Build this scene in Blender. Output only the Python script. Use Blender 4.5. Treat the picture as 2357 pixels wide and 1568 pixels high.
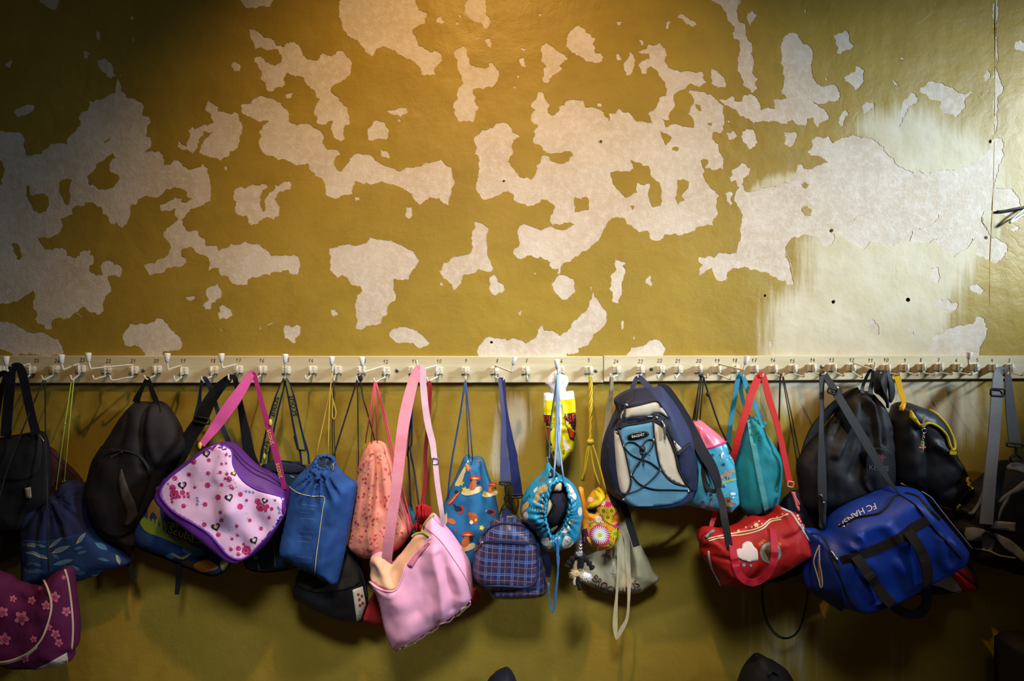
import bpy, math, random
import numpy as np
from mathutils import Vector, Matrix
from mathutils.geometry import delaunay_2d_cdt

# ---------------------------------------------------------------- camera, light, exposure
S = 0.00143            # metres per photo pixel on the wall plane
D = 1.90               # camera distance from the wall
ZC = 1.45              # camera height
CX, CY = 1178.5, 784.0
scene = bpy.context.scene
COL = scene.collection
for o in list(bpy.data.objects):
    bpy.data.objects.remove(o)

cam = bpy.data.cameras.new('camera'); camo = bpy.data.objects.new('camera', cam); COL.objects.link(camo)
cam.sensor_width = 36.0
cam.lens = 36.0 * D / (2357 * S)
cam.clip_start = 0.02
camo.location = (0, -D, ZC); camo.rotation_euler = (math.pi / 2, 0, 0)
scene.camera = camo

w = bpy.data.worlds.new('world'); scene.world = w; w.use_nodes = True
bgn = w.node_tree.nodes['Background']
bgn.inputs[0].default_value = (0.92, 0.95, 1.0, 1); bgn.inputs[1].default_value = 0.022

scene.view_settings.view_transform = 'Standard'
scene.view_settings.look = 'None'
scene.view_settings.gamma = 1.0
scene.view_settings.use_curve_mapping = False
scene.view_settings.exposure = 0.0

def light(name, kind, loc, target, energy, color, **kw):
    l = bpy.data.lights.new(name, kind); l.energy = energy; l.color = color
    for k, v in kw.items(): setattr(l, k, v)
    o = bpy.data.objects.new(name, l); COL.objects.link(o); o.location = loc
    o.rotation_euler = (Vector(target) - Vector(loc)).to_track_quat('-Z', 'Y').to_euler()
    return o
# sky light outside the high window of the side wall; the opening itself shapes the beam
light('window_sky', 'AREA', (4.3, -2.4, 2.9), (2.8, -1.35, 2.33), 405, (0.72, 0.87, 1.0), shape='RECTANGLE', size=0.8, size_y=0.7)
# added fill light behind and above the camera, brightens the bag fronts
light('front_fill', 'AREA', (0.0, -2.3, 3.7), (-0.1, -0.1, 0.8), 6.6, (0.78, 0.89, 1.0), shape='RECTANGLE', size=0.9, size_y=0.5, spread=math.radians(41))
LAMP = (-0.12, -1.22, 3.62)      # ceiling lamp, lit in its own builder below

random.seed(7); RNG = np.random.default_rng(7)

# ---------------------------------------------------------------- helpers
def P(px, py, d=0.0):
    k = S * (D - d) / D
    return Vector(((px - CX) * k, -d, ZC + (CY - py) * k))

def lin(h):
    h = h.lstrip('#'); v = [int(h[i:i + 2], 16) / 255 for i in (0, 2, 4)]
    return tuple([(c / 12.92 if c <= 0.04045 else ((c + 0.055) / 1.055) ** 2.4) for c in v] + [1.0])

MATS = {}
def newmat(name):
    m = bpy.data.materials.new(name); m.use_nodes = True
    nt = m.node_tree; b = nt.nodes['Principled BSDF']
    return m, nt, b
def N(nt, typ, **kw):
    n = nt.nodes.new(typ)
    for k, v in kw.items():
        if k.startswith('i_'): n.inputs[int(k[2:])].default_value = v
        else: setattr(n, k, v)
    return n
def L(nt, a, b): nt.links.new(a, b)
def mathn(nt, op, a, b=None, c=None, clamp=False):
    n = nt.nodes.new('ShaderNodeMath'); n.operation = op; n.use_clamp = clamp
    for i, v in enumerate((a, b, c)):
        if v is None: continue
        if hasattr(v, 'links'): L(nt, v, n.inputs[i])
        else: n.inputs[i].default_value = v
    return n.outputs[0]
def mixc(nt, f, a, b):
    n = nt.nodes.new('ShaderNodeMix'); n.data_type = 'RGBA'
    for s, v in ((0, f), (6, a), (7, b)):
        if hasattr(v, 'links'): L(nt, v, n.inputs[s])
        else: n.inputs[s].default_value = v
    return n.outputs[2]
def noise(nt, vec, scale, detail=3, rough=0.55):
    n = N(nt, 'ShaderNodeTexNoise'); n.inputs['Scale'].default_value = scale
    n.inputs['Detail'].default_value = detail; n.inputs['Roughness'].default_value = rough
    L(nt, vec, n.inputs['Vector']); return n.outputs['Fac']
def ramp(nt, fac, lo, hi):
    n = N(nt, 'ShaderNodeMapRange'); n.interpolation_type = 'SMOOTHSTEP'
    n.inputs[1].default_value = lo; n.inputs[2].default_value = hi
    L(nt, fac, n.inputs[0]); return n.outputs[0]
def objvec(nt, sx=1, sy=1, sz=1):
    t = N(nt, 'ShaderNodeTexCoord'); mp = N(nt, 'ShaderNodeMapping')
    mp.inputs['Scale'].default_value = (sx, sy, sz); L(nt, t.outputs['Object'], mp.inputs[0]); return mp.outputs[0]
def bump(nt, b, h, strength, dist):
    n = N(nt, 'ShaderNodeBump'); n.inputs['Strength'].default_value = strength; n.inputs['Distance'].default_value = dist
    L(nt, h, n.inputs['Height']); L(nt, n.outputs[0], b.inputs['Normal']); return n

def fabric(name, col, rough=0.8, var=0.12, weave=900, wb=0.25, sheen=0.0, spec=0.3, col2=None):
    """woven cloth: slight tone variation, fine thread relief"""
    if name in MATS: return MATS[name]
    m, nt, b = newmat(name); v = objvec(nt)
    c = lin(col); d = lin(col2) if col2 else tuple(x * (1 - var) for x in c[:3]) + (1,)
    f = noise(nt, v, 22, 4)
    L(nt, mixc(nt, ramp(nt, f, 0.3, 0.7), d, c), b.inputs['Base Color'])
    b.inputs['Roughness'].default_value = rough
    b.inputs['Specular IOR Level'].default_value = spec
    b.inputs['Sheen Weight'].default_value = sheen
    if wb:
        wv = N(nt, 'ShaderNodeTexChecker'); wv.inputs['Scale'].default_value = weave; L(nt, v, wv.inputs[0])
        h = mathn(nt, 'ADD', mathn(nt, 'MULTIPLY', wv.outputs['Fac'], 0.25), mathn(nt, 'MULTIPLY', noise(nt, v, 130, 3), 1.0))
        bump(nt, b, h, wb, 0.0012)
    MATS[name] = m; return m
def plain(name, col, rough=0.5, metal=0.0, spec=0.5, var=0.06):
    if name in MATS: return MATS[name]
    m, nt, b = newmat(name); v = objvec(nt); c = lin(col)
    L(nt, mixc(nt, noise(nt, v, 60, 3), tuple(x * (1 - var) for x in c[:3]) + (1,), c), b.inputs['Base Color'])
    b.inputs['Roughness'].default_value = rough; b.inputs['Metallic'].default_value = metal
    b.inputs['Specular IOR Level'].default_value = spec
    MATS[name] = m; return m

def new_obj(name, verts, faces, mats, parent=None, fmat=None, smooth=True, normals=None, uv=None, origin=None):
    me = bpy.data.meshes.new(name)
    org = Vector(origin) if origin is not None else (parent_origin(parent) if parent else Vector((0, 0, 0)))
    V = np.asarray(verts, dtype=float) - np.array(org)
    me.from_pydata(V.tolist(), [], [tuple(int(i) for i in f) for f in faces])
    if not isinstance(mats, (list, tuple)): mats = [mats]
    for m in mats: me.materials.append(m)
    if fmat is not None: me.polygons.foreach_set('material_index', [int(i) for i in fmat])
    me.polygons.foreach_set('use_smooth', [smooth] * len(me.polygons))
    if uv is not None:
        ul = me.uv_layers.new(name='UVMap'); vi = np.zeros(len(me.loops), dtype=int); me.loops.foreach_get('vertex_index', vi)
        ul.data.foreach_set('uv', np.asarray(uv)[vi].ravel())
    me.validate(); me.update()
    if normals is not None and len(normals) == len(me.vertices):
        me.normals_split_custom_set_from_vertices([tuple(n) for n in normals])
    o = bpy.data.objects.new(name, me); COL.objects.link(o)
    o.location = org if parent is None else org - parent_origin(parent)
    if parent is not None: o.parent = parent
    return o
def parent_origin(p):
    v = Vector((0, 0, 0))
    while p is not None:
        v += p.location; p = p.parent
    return v
def thing(name, label, cat, loc, group=None):
    o = bpy.data.objects.new(name, None); COL.objects.link(o); o.location = loc; o.empty_display_size = 0.05
    o['label'] = label; o['category'] = cat
    if group: o['group'] = group
    return o
def tag(o, label=None, cat=None, group=None, kind=None):
    for k, v in (('label', label), ('category', cat), ('group', group), ('kind', kind)):
        if v: o[k] = v
    return o

def smooth_path(pts, n=6, closed=False):
    pts = [tuple(p) for p in pts]
    if len(pts) < 3: return pts
    out = []; m = len(pts)
    rng = range(m) if closed else range(m - 1)
    for i in rng:
        if closed: p0, p1, p2, p3 = pts[i - 1], pts[i], pts[(i + 1) % m], pts[(i + 2) % m]
        else: p0, p1, p2, p3 = pts[max(i - 1, 0)], pts[i], pts[i + 1], pts[min(i + 2, m - 1)]
        for k in range(n):
            t = k / n
            out.append(tuple(0.5 * ((2 * b) + (-a + c) * t + (2 * a - 5 * b + 4 * c - d) * t * t + (-a + 3 * b - 3 * c + d) * t ** 3)
                             for a, b, c, d in zip(p0, p1, p2, p3)))
    if not closed: out.append(pts[-1])
    return out

def sweep(path, section, closed=False, up=None, scales=None, rolls=None):
    """sweep a closed 2D section (list of (a,b)) along world path; a is along side vector, b along normal"""
    path = [Vector(p) for p in path]; n = len(path); V = []; F = []; k = len(section)
    prev = None
    for i, p in enumerate(path):
        if closed: t = path[(i + 1) % n] - path[i - 1]
        else: t = path[min(i + 1, n - 1)] - path[max(i - 1, 0)]
        if t.length < 1e-9: t = Vector((0, 0, 1))
        t.normalize()
        if up is not None:
            nn = Vector(up); side = t.cross(nn)
            if side.length < 1e-3: side = prev or Vector((1, 0, 0))
            side.normalize()
            if prev is not None and side.dot(prev) < 0: side = -side
            prev = side.copy(); nn = side.cross(t)
            if nn.dot(Vector(up)) < 0: nn = -nn
        else:
            if prev is None:
                a = Vector((0, 1, 0)) if abs(t.y) < 0.9 else Vector((1, 0, 0))
                side = t.cross(a).normalized()
            else:
                side = (prev - t * prev.dot(t))
                side = side.normalized() if side.length > 1e-6 else t.orthogonal().normalized()
            prev = side.copy(); nn = side.cross(t)
        r = rolls[i] if rolls is not None else 0.0
        s2 = side * math.cos(r) + nn * math.sin(r); n2 = nn * math.cos(r) - side * math.sin(r)
        sc = scales[i] if scales is not None else 1.0
        sa, sb = sc if isinstance(sc, tuple) else (sc, sc)
        for a, b in section: V.append(p + s2 * (a * sa) + n2 * (b * sb))
    m = n if closed else n - 1
    for i in range(m):
        j = (i + 1) % n
        for q in range(k):
            r = (q + 1) % k
            F.append((i * k + q, i * k + r, j * k + r, j * k + q))
    if not closed:
        F.append(tuple(range(k))[::-1]); F.append(tuple((n - 1) * k + q for q in range(k)))
    return V, F
def circ(r, n=8): return [(r * math.cos(2 * math.pi * i / n), r * math.sin(2 * math.pi * i / n)) for i in range(n)]
def tube(name, path, r, mat, parent=None, n=8, closed=False, smooth=4, scales=None):
    pp = smooth_path([tuple(p) for p in path], smooth, closed) if smooth > 1 and len(path) > 2 else path
    V, F = sweep(pp, circ(r, n), closed, scales=scales)
    return new_obj(name, V, F, mat, parent)
def pts3(pts): return [P(*p) for p in pts]
def cord(name, pts, r, mat, parent, smooth=4, n=6): return tube(name, pts3(pts), r, mat, parent, n=n, smooth=smooth)
def ribbon(name, pts, width, mat, parent, t=0.0018, smooth=5, up=(0, -1, 0)):
    """webbing strap; pts are (px, py, depth[, width px[, roll degrees]])"""
    full = [(p[0], p[1], p[2], p[3] if len(p) > 3 else width, p[4] if len(p) > 4 else 0.0) for p in pts]
    sp = smooth_path(full, smooth)
    path = [P(p[0], p[1], p[2]) for p in sp]
    sec = [(-.5, -.5), (-.42, -.5), (.42, -.5), (.5, -.5), (.5, .5), (.42, .5), (-.42, .5), (-.5, .5)]
    V, F = sweep(path, sec, up=up, scales=[(p[3] * S * (D - p[2]) / D, t) for p in sp], rolls=[math.radians(p[4]) for p in sp])
    return new_obj(name, V, F, mat, parent, smooth=False)
def box(c, sx, sy, sz, rot=None):
    V = [Vector((x * sx / 2, y * sy / 2, z * sz / 2)) for x in (-1, 1) for y in (-1, 1) for z in (-1, 1)]
    if rot is not None: V = [rot @ v for v in V]
    V = [v + Vector(c) for v in V]
    F = [(0, 1, 3, 2), (4, 6, 7, 5), (0, 4, 5, 1), (2, 3, 7, 6), (0, 2, 6, 4), (1, 5, 7, 3)]
    return V, F
def merge(parts):
    V = []; F = []
    for v, f in parts:
        o = len(V); V += list(v); F += [tuple(i + o for i in q) for q in f]
    return V, F
def rbox(c, sx, sy, sz, r=0.002, rot=None):
    """box with chamfered outline (seen from the front) and chamfered front edges"""
    x, z = sx / 2, sz / 2
    prof = [(-x + r, -z), (x - r, -z), (x, -z + r), (x, z - r), (x - r, z), (-x + r, z), (-x, z - r), (-x, -z + r)]
    V = []
    for (yy, k) in ((sy / 2, 1), (-sy / 2 + r, 1), (-sy / 2, 1 - 2 * r / max(sx, sz))):
        V += [Vector((a * k, yy, b * k)) for a, b in prof]
    n = 8; F = [tuple(range(n)), tuple(range(2 * n, 3 * n))[::-1]]
    for l in range(2):
        for q in range(n):
            F.append((l * n + q, l * n + (q + 1) % n, (l + 1) * n + (q + 1) % n, (l + 1) * n + q)[::-1])
    if rot is not None: V = [rot @ v for v in V]
    return [v + Vector(c) for v in V], F

# polygons -------------------------------------------------------
def inpoly(pts, poly):
    pts = np.asarray(pts, float); poly = np.asarray(poly, float)
    x, y = pts[:, 0], pts[:, 1]; inside = np.zeros(len(pts), bool)
    x1, y1 = poly[:, 0], poly[:, 1]; x2, y2 = np.roll(x1, -1), np.roll(y1, -1)
    for a, b, c, d in zip(x1, y1, x2, y2):
        if b == d: continue
        cond = (y < b) != (y < d)
        inside ^= cond & (x < (c - a) * (y - b) / (d - b) + a)
    return inside
def polydist(pts, poly, closed=True):
    pts = np.asarray(pts, float); poly = np.asarray(poly, float)
    a = poly if closed else poly[:-1]; b = np.roll(poly, -1, 0) if closed else poly[1:]
    best = np.full(len(pts), 1e9)
    for p, q in zip(a, b):
        d = q - p; l = max(float(d @ d), 1e-9)
        t = np.clip(((pts - p) @ d) / l, 0, 1)
        e = pts - (p + t[:, None] * d); best = np.minimum(best, (e * e).sum(1))
    return np.sqrt(best)
def resample(poly, step, closed=True):
    poly = [np.array(p, float) for p in poly]; out = []
    m = len(poly); rng = range(m) if closed else range(m - 1)
    for i in rng:
        p, q = poly[i], poly[(i + 1) % m]; k = max(1, int(round(np.linalg.norm(q - p) / step)))
        for j in range(k): out.append(p + (q - p) * j / k)
    if not closed: out.append(poly[-1])
    return np.array(out)
def arclen_smooth(poly, step, n=6):
    sp = smooth_path(poly, n, True); return resample(thin(sp, step * 0.6), step)
def thin(p, mind):
    out = [p[0]]
    for q in p[1:]:
        if math.dist(q, out[-1]) >= mind: out.append(q)
    return out
def fractal(poly, seg=3.0, amp=0.13, rng=random):
    pts = [tuple(p) for p in poly]
    while True:
        out = []; changed = False
        for i in range(len(pts)):
            p, q = pts[i], pts[(i + 1) % len(pts)]; out.append(p)
            l = math.dist(p, q)
            if l > seg:
                o = rng.gauss(0, 1) * amp * min(l, 26); nx, ny = -(q[1] - p[1]) / l, (q[0] - p[0]) / l
                out.append(((p[0] + q[0]) / 2 + nx * o, (p[1] + q[1]) / 2 + ny * o)); changed = True
        pts = out
        if not changed: return pts
def cdt(points, edges):
    r = delaunay_2d_cdt([Vector((float(p[0]), float(p[1]))) for p in points], [tuple(map(int, e)) for e in edges], [], 0, 1e-4)
    return np.array([(v.x, v.y) for v in r[0]]), [tuple(f) for f in r[2]]
_ph = RNG.uniform(0, 6.28, 40); _dr = RNG.uniform(0, 6.28, 40)
def wob(x, y, scale, seed=0, n=6):
    """cheap smooth noise, about -1..1; scale = wavelength"""
    s = np.zeros_like(x, dtype=float)
    for i in range(n):
        k = (i + seed * 7) % 40; a = _dr[k]; f = 2 * math.pi / scale * (0.6 + 0.25 * i)
        s += np.sin((x * math.cos(a) + y * math.sin(a)) * f + _ph[k] + 1.3 * np.sin((y * math.cos(a) - x * math.sin(a)) * f * 0.6 + _ph[(k + 3) % 40])) / (1 + 0.3 * i)
    return s / 2.6

# text as flat triangles, evaluated once up front ----------------
TEXT = {}
def prepare_text(strings):
    objs = []
    for s in strings:
        c = bpy.data.curves.new('t', 'FONT'); c.body = s; c.size = 1.0; c.align_x = 'CENTER'; c.align_y = 'CENTER'; c.resolution_u = 3
        o = bpy.data.objects.new('t', c); COL.objects.link(o); objs.append((s, o, c))
    dg = bpy.context.evaluated_depsgraph_get()
    for s, o, c in objs:
        me = bpy.data.meshes.new_from_object(o.evaluated_get(dg)); me.calc_loop_triangles()
        TEXT[s] = (np.array([v.co[:2] for v in me.vertices]), [tuple(t.vertices) for t in me.loop_triangles])
        bpy.data.meshes.remove(me); bpy.data.objects.remove(o); bpy.data.curves.remove(c)
prepare_text(['scout', 'Scuba', 'BAGHIT', 'FC HANSA', 'BROCKHAUS', 'die W', 'PL', 'NE', 'UNE', 'KELME', 'E', 'Dana', 'K', 'DIDL', 'UE', 'Milo', 'Samy', 'Nora'])
# ================================================================ the wall
def tile(x0, y0, s): return lambda *p: [(x0 + a / s, y0 + b / s) for a, b in p]
T1 = tile(0, 0, 3.92); T2 = tile(550, 0, 3.92); T3 = tile(1000, 0, 3.92); T4 = tile(1400, 0, 3.92)
M1 = tile(0, 300, 3.92); M2 = tile(500, 300, 3.92); M3 = tile(1000, 300, 3.92); M4 = tile(1500, 300, 3.92)
R1 = tile(1757, 0, 3.92); R2 = tile(1757, 400, 3.6467); B1 = tile(0, 580, 5.8725); B2 = tile(400, 580, 3.928); B3 = tile(950, 580, 3.928)
PATCH = [
 # large patch at the left edge
 T1((1090,665),(1060,720),(1040,840),(960,870),(890,900),(800,915),(815,945),(790,1000),(730,1020),(710,1060),(730,1130),(680,1190),(615,1250),(610,1300),(460,1300),(440,1330),(400,1350),(380,1385),(320,1390),(250,1410),(225,1250),(200,1200),(110,1190),(30,1180),(-160,1150),(-400,1190),(-620,1280),(-760,1450)) + M1((-820,520),(-700,760),(-760,980),(-560,1180)) +
 B1((-620,640),(-240,715),(0,712),(110,700),(180,660),(300,625),(380,570),(440,525),(475,560),(470,630),(445,680),(455,770),(495,800),(510,830),(490,890),(470,910),(500,935),(560,975),(605,1000),(625,1045),(660,1050),(715,1030),(700,940),(740,900),(830,890),(940,895),(990,840),(1060,800),(1110,745),(1140,740),(1190,790),(1280,815),(1320,855),(1400,800),(1395,700),(1420,600),(1490,545),(1510,480),(1480,400),(1460,330),(1640,315),(1650,260),(1620,180),(1560,170),(1490,115),(1410,130),(1360,200),(1390,310),(1300,315),(1240,280),(1210,240),(1215,180),(1270,130),(1270,50),(1220,40)) +
 M1((820,1075),(765,1080),(720,1130),(690,1150),(610,1130),(600,1080),(560,1055),(500,1060),(470,1080),(400,1075),(370,1020),(345,970),(390,965),(490,950),(530,940),(560,880),(550,800),(620,775),(660,760),(660,700),(690,680),(760,680),(770,650),(850,660),(880,690),(920,690),(935,760),(985,820),(1015,845),(1055,830),(1100,880),(1140,850),(1175,780),(1180,680),(1250,620),(1310,590),(1370,600),(1460,580),(1500,530),(1560,520),(1640,530),(1690,560),(1690,600),(1750,615),(1680,650),(1650,650),(1640,610),(1580,600),(1500,650),(1440,670),(1450,725),(1540,725),(1580,700),(1575,760),(1610,800),(1550,850),(1480,910),(1480,960),(1540,1040),(1520,1120),(1450,1150),(1400,1200),(1300,1225),(1345,1305),(1450,1290),(1560,1235),(1650,1220),(1690,1180),(1640,1140),(1640,1080),(1700,1055),(1750,1070),(1790,1110),(1850,1130),(1900,1190),(1875,1280),(1980,1245),(2060,1320),(2090,1370)) +
 M2((180,1395),(270,1395),(320,1320),(470,1310),(500,1280),(590,1265),(680,1300),(725,1305),(740,1160),(700,1120),(610,1120),(570,1130),(485,1130),(440,1070),(380,1030),(250,1000),(190,1030),(130,1020),(90,1060),(20,1090)) +
 M1((1970,1070),(1940,1040),(1860,1040),(1850,980),(1800,950),(1790,900),(1750,895),(1690,905),(1650,850),(1640,800),(1680,760),(1720,710),(1820,680),(1900,640),(1910,500),(1890,420),(1880,340),(1835,300),(1770,340),(1720,355),(1650,320),(1640,290),(1570,268),(1540,310),(1480,310),(1475,220),(1440,185),(1370,180),(1310,200),(1330,170),(1370,130),(1360,60)) +
 T1((1320,1230),(1330,1160),(1360,1110),(1345,1050),(1290,1040),(1305,960),(1290,935),(1245,910),(1150,880),(1110,830),(1100,770),(1085,740),(1100,680)),
 T1((355,10),(360,-60),(550,-60),(520,60),(490,90),(430,70)), T1((870,260),(910,300),(905,370),(885,365),(865,310)),
 T1((755,465),(780,460),(815,485),(795,520),(755,525)), T1((865,545),(960,525),(1010,570),(1030,600),(1025,650),(1050,680),(1000,715),(970,695),(960,660),(930,655),(890,600)),
 T1((35,580),(100,540),(95,610),(60,600)), T1((130,1010),(150,980),(270,945),(315,970),(300,1000),(230,1040),(160,1055)), T1((2075,590),(2125,550),(2165,580),(2170,640),(2110,635)),
 T1((1190,140),(1215,165),(1195,180),(1180,170)), T1((1200,335),(1212,340),(1215,385),(1205,385)),
 T1((1890,905),(1970,960),(1965,1005),(2060,1020),(2120,1010),(2160,1060),(2190,1160),(2170,1270),(2140,1340),(2080,1360),(2060,1410),(1995,1450),(1900,1420),(1800,1380),(1820,1300),(1850,1250),(1920,1190),(1840,1180),(1800,1250),(1745,1385),(1690,1350),(1600,1320),(1610,1265),(1690,1315),(1700,1180),(1735,1140),(1770,1160),(1840,1120),(1930,1100),(1900,1060),(1900,1020),(1850,990),(1860,950)),
 T1((2025,1500),(2050,1495),(2055,1535),(2030,1535)),
 T2((25,-60),(40,40),(100,70),(160,75),(280,60),(300,-60)),
 T2((90,265),(120,260),(190,300),(320,360),(330,400),(410,420),(425,390),(500,370),(550,420),(580,500),(690,545),(760,475),(800,505),(870,490),(940,462),(985,520),(1025,570),(1000,680),(960,710),(900,750),(850,770),(830,830),(860,860),(930,920),(985,970),(995,1060),(995,1125),(955,1130),(945,1190),(955,1250),(920,1275),(860,1240),(830,1170),(850,1090),(800,1100),(750,1130),(700,1110),(680,1030),(690,960),(730,890),(690,820),(640,780),(590,700),(530,680),(460,670),(430,655),(405,700),(420,760),(390,790),(360,780),(300,825),(245,800),(200,720),(205,650),(170,580),(135,520),(200,505),(240,560),(330,590),(380,555),(390,520),(350,440),(250,455),(140,440),(110,350)),
 T2((15,950),(60,935),(110,930),(140,885),(220,865),(310,890),(380,925),(430,980),(455,1030),(450,1085),(530,1130),(620,1115),(700,1160),(750,1200),(770,1240),(755,1290),(800,1350),(880,1345),(920,1390),(860,1450),(860,1490),(885,1530)) +
 M2((1090,350),(1120,370),(1150,330),(1200,270),(1195,250),(1270,205),(1370,215),(1420,265),(1510,320),(1600,340),(1645,370),(1700,335),(1820,325),(1880,290),(2020,258),(2060,310),(2120,380),(2130,440),(2110,580),(2090,675),(2040,660),(2000,610),(1920,600),(1870,640),(1830,670),(1790,640),(1760,570),(1700,540),(1600,490),(1480,460),(1390,490),(1350,470),(1300,475),(1240,460),(1215,540),(1220,575),(1080,615),(980,580),(970,480),(940,430),(880,410),(830,350),(825,300),(680,297),(560,270),(510,230),(430,215),(390,160),(375,110),(400,50),(375,20)) +
 T2((185,1180),(270,1090),(180,1100),(90,1050),(25,1020)),
 T2((415,850),(480,832),(475,885),(435,890)), T2((515,855),(570,860),(530,868)),
 T2((920,-60),(900,60),(895,150),(930,230),(950,280),(1000,330),(1070,360),(1110,420),(1180,490),(1205,510),(1240,440),(1320,420),(1420,465),(1540,530),(1640,620),(1645,665),(1670,680),(1700,670),(1775,675),(1760,640),(1800,580),(1840,545),(1820,480),(1780,455),(1720,465),(1670,430),(1600,350),(1580,310),(1565,265),(1600,245),(1680,215),(1700,120),(1620,80),(1605,-60)),
 T2((1780,180),(1820,140),(1860,190),(1830,215),(1790,205)), T2((1965,130),(1990,120),(2025,165),(1990,155)), T2((1955,195),(1985,190),(1980,230),(1960,225)),
 T2((2035,-60),(2040,60),(2025,110),(2070,150),(2140,200),(2180,200),(2220,258),(2255,240),(2260,170),(2230,130),(2235,60),(2215,-60)),
 T2((2215,360),(2265,350),(2285,430),(2245,415)), T2((2130,355),(2155,325),(2155,365)), T2((2068,292),(2090,292),(2085,308)),
 T2((2025,412),(2060,500),(2080,550),(2140,605),(2220,620),(2260,600),(2255,570),(2290,565),(2340,630),(2350,680),(2320,750),(2280,790),(2200,805),(2120,800),(2110,830),(2140,870),(2125,910),(2170,970),(2130,1050),(2110,1105),(2050,1095),(1970,1060),(1950,990),(1935,935),(1970,900),(1980,800),(2005,770),(1990,650),(1970,610),(1975,540),(1940,490),(1950,455)),
 T2((1325,995),(1380,990),(1450,970),(1520,970),(1520,1020),(1460,1055),(1430,1035),(1380,1030)), T2((1430,1080),(1450,1070),(1480,1095),(1440,1100)),
 T2((1235,1085),(1310,1100),(1355,1170),(1330,1260),(1250,1250),(1170,1265),(1160,1165),(1200,1130)), T2((1275,1345),(1355,1385),(1360,1425),(1285,1410)),
 T3((930,120),(975,125),(950,145)), T3((1255,255),(1300,228),(1360,260),(1365,290),(1450,350),(1430,400),(1450,480),(1500,480),(1510,555),(1380,555),(1320,510),(1240,470),(1190,400),(1195,340),(1215,295)),
 T3((970,405),(1020,385),(1100,450),(1200,515),(1200,540),(1130,590),(1155,620),(1060,690),(1020,750),(985,740),(975,700),(990,680),(980,620),(1010,600),(960,550),(955,450)),
 T3((785,425),(825,440),(815,462),(788,450)), T3((765,530),(800,515),(825,600),(790,600)), T3((740,670),(770,690),(755,730)), T3((710,790),(735,770),(730,800)),
 T3((1650,190),(1695,195),(1680,230),(1655,225)), T3((2090,200),(2130,190),(2120,265),(2085,260)), T3((2190,150),(2230,120),(2290,160),(2310,180),(2352,190),(2370,215),(2340,240),(2260,200)),
 T3((1850,355),(1890,375),(1885,410),(1865,405)), T3((1635,490),(1670,490),(1690,540),(1650,545)), T3((1765,460),(1795,490),(1810,590),(1770,670),(1730,680),(1705,580),(1740,530)), T3((1470,930),(1510,935),(1505,965),(1475,960)),
 # large patch in the middle
 T3((940,825),(975,830),(1000,890),(1040,945),(1020,980),(1050,1035),(1090,1030),(1130,985),(1115,955),(1170,950),(1190,905),(1260,895),(1340,900),(1360,965),(1490,985),(1540,1040),(1580,1090),(1575,1020),(1640,1020),(1670,980),(1750,1010),(1790,1050),(1820,1095),(1880,1090),(1930,1110),(1970,1100),(1930,1030),(2010,950),(2030,880),(2090,860),(2100,810),(2080,740),(2030,690),(2010,640),(1955,600),(1920,620),(1905,670),(1870,665),(1840,590),(1870,550),(1940,530),(1935,480),(1910,485),(1815,465),(1920,435),(1930,400),(2000,405),(2035,380),(2090,440),(2080,540),(2110,610)) +
 T4((640,640),(700,640),(790,655),(850,640),(890,745),(820,785),(720,770),(640,820),(590,870),(595,970),(570,1000),(550,1085),(480,1065),(520,1150),(590,1120),(700,1140),(775,1150),(770,1090),(720,1030),(745,960),(775,900),(725,840),(730,815),(860,825),(930,850),(980,900),(1030,940),(1050,1040),(1045,1170),(1020,1205),(950,1190),(940,1230),(1000,1300),(1000,1360),(1040,1450),(1040,1530)) +
 M4((600,350),(580,360),(530,340),(480,345),(500,310),(510,270),(470,255),(445,270),(460,330),(480,370),(465,400),(480,430),(510,480),(570,540),(605,600),(590,660),(600,750),(560,800),(560,860),(500,850),(420,870),(340,920),(290,935),(210,930),(120,935),(90,980)) +
 M3((1960,990),(1930,910),(1850,920),(1780,860),(1740,850),(1700,790),(1650,785),(1570,820),(1530,890),(1490,980),(1400,1070),(1290,1140),(1160,1200),(1135,1290),(1110,1300),(1120,1250),(1060,1250),(1050,1190),(980,1160),(960,1140),(850,1130),(770,1160),(710,1100),(720,1070),(770,1010),(750,900),(820,845),(980,895),(1030,870),(1100,890),(1180,895),(1260,850),(1230,830),(1140,850),(1070,855),(1050,770),(1090,690),(1060,660),(970,620),(900,675),(780,660),(720,630),(715,580),(670,550),(560,590),(450,630),(410,580),(375,530),(385,440),(395,300),(380,215),(355,215),(385,160),(355,95)) +
 T3((370,1230),(500,1150),(560,1110),(660,1110),(700,1170),(770,1235),(710,1260),(705,1390),(680,1410),(665,1460),(710,1510)) +
 M3((770,420),(800,430),(880,440),(920,370),(920,310),(960,290),(965,240),(1000,222),(1040,240),(1060,280),(1160,300),(1200,280),(1255,225),(1240,200),(1190,185),(1130,205),(1010,205),(980,180)) +
 T3((970,1325),(890,1290),(890,1250),(910,1220),(890,1190),(935,1130),(870,1090),(880,1020),(910,990),(865,965),(875,930),(920,890)),
 T4((920,-60),(960,20),(1010,40),(1070,120),(1110,210),(1140,260),(1135,350),(1185,370),(1185,500),(1165,640),(1200,680),(1220,770),(1270,800),(1310,840),(1350,800),(1365,710),(1335,700),(1310,620),(1320,560),(1295,490),(1300,385),(1270,370),(1245,280),(1180,190),(1160,90),(1200,20),(1215,-60)),
 T4((1260,120),(1300,90),(1350,130),(1310,190),(1280,235),(1255,180)), T4((2035,315),(2140,270),(2175,310),(2180,350),(2220,410),(2170,450),(2120,460),(2100,490),(2060,475),(2060,410)),
 T4((2125,690),(2180,670),(2240,590),(2285,610),(2305,690),(2290,760),(2240,820),(2220,780),(2140,730)), T4((930,610),(1010,660),(1060,730),(1065,790),(1000,790),(930,760)),
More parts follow.
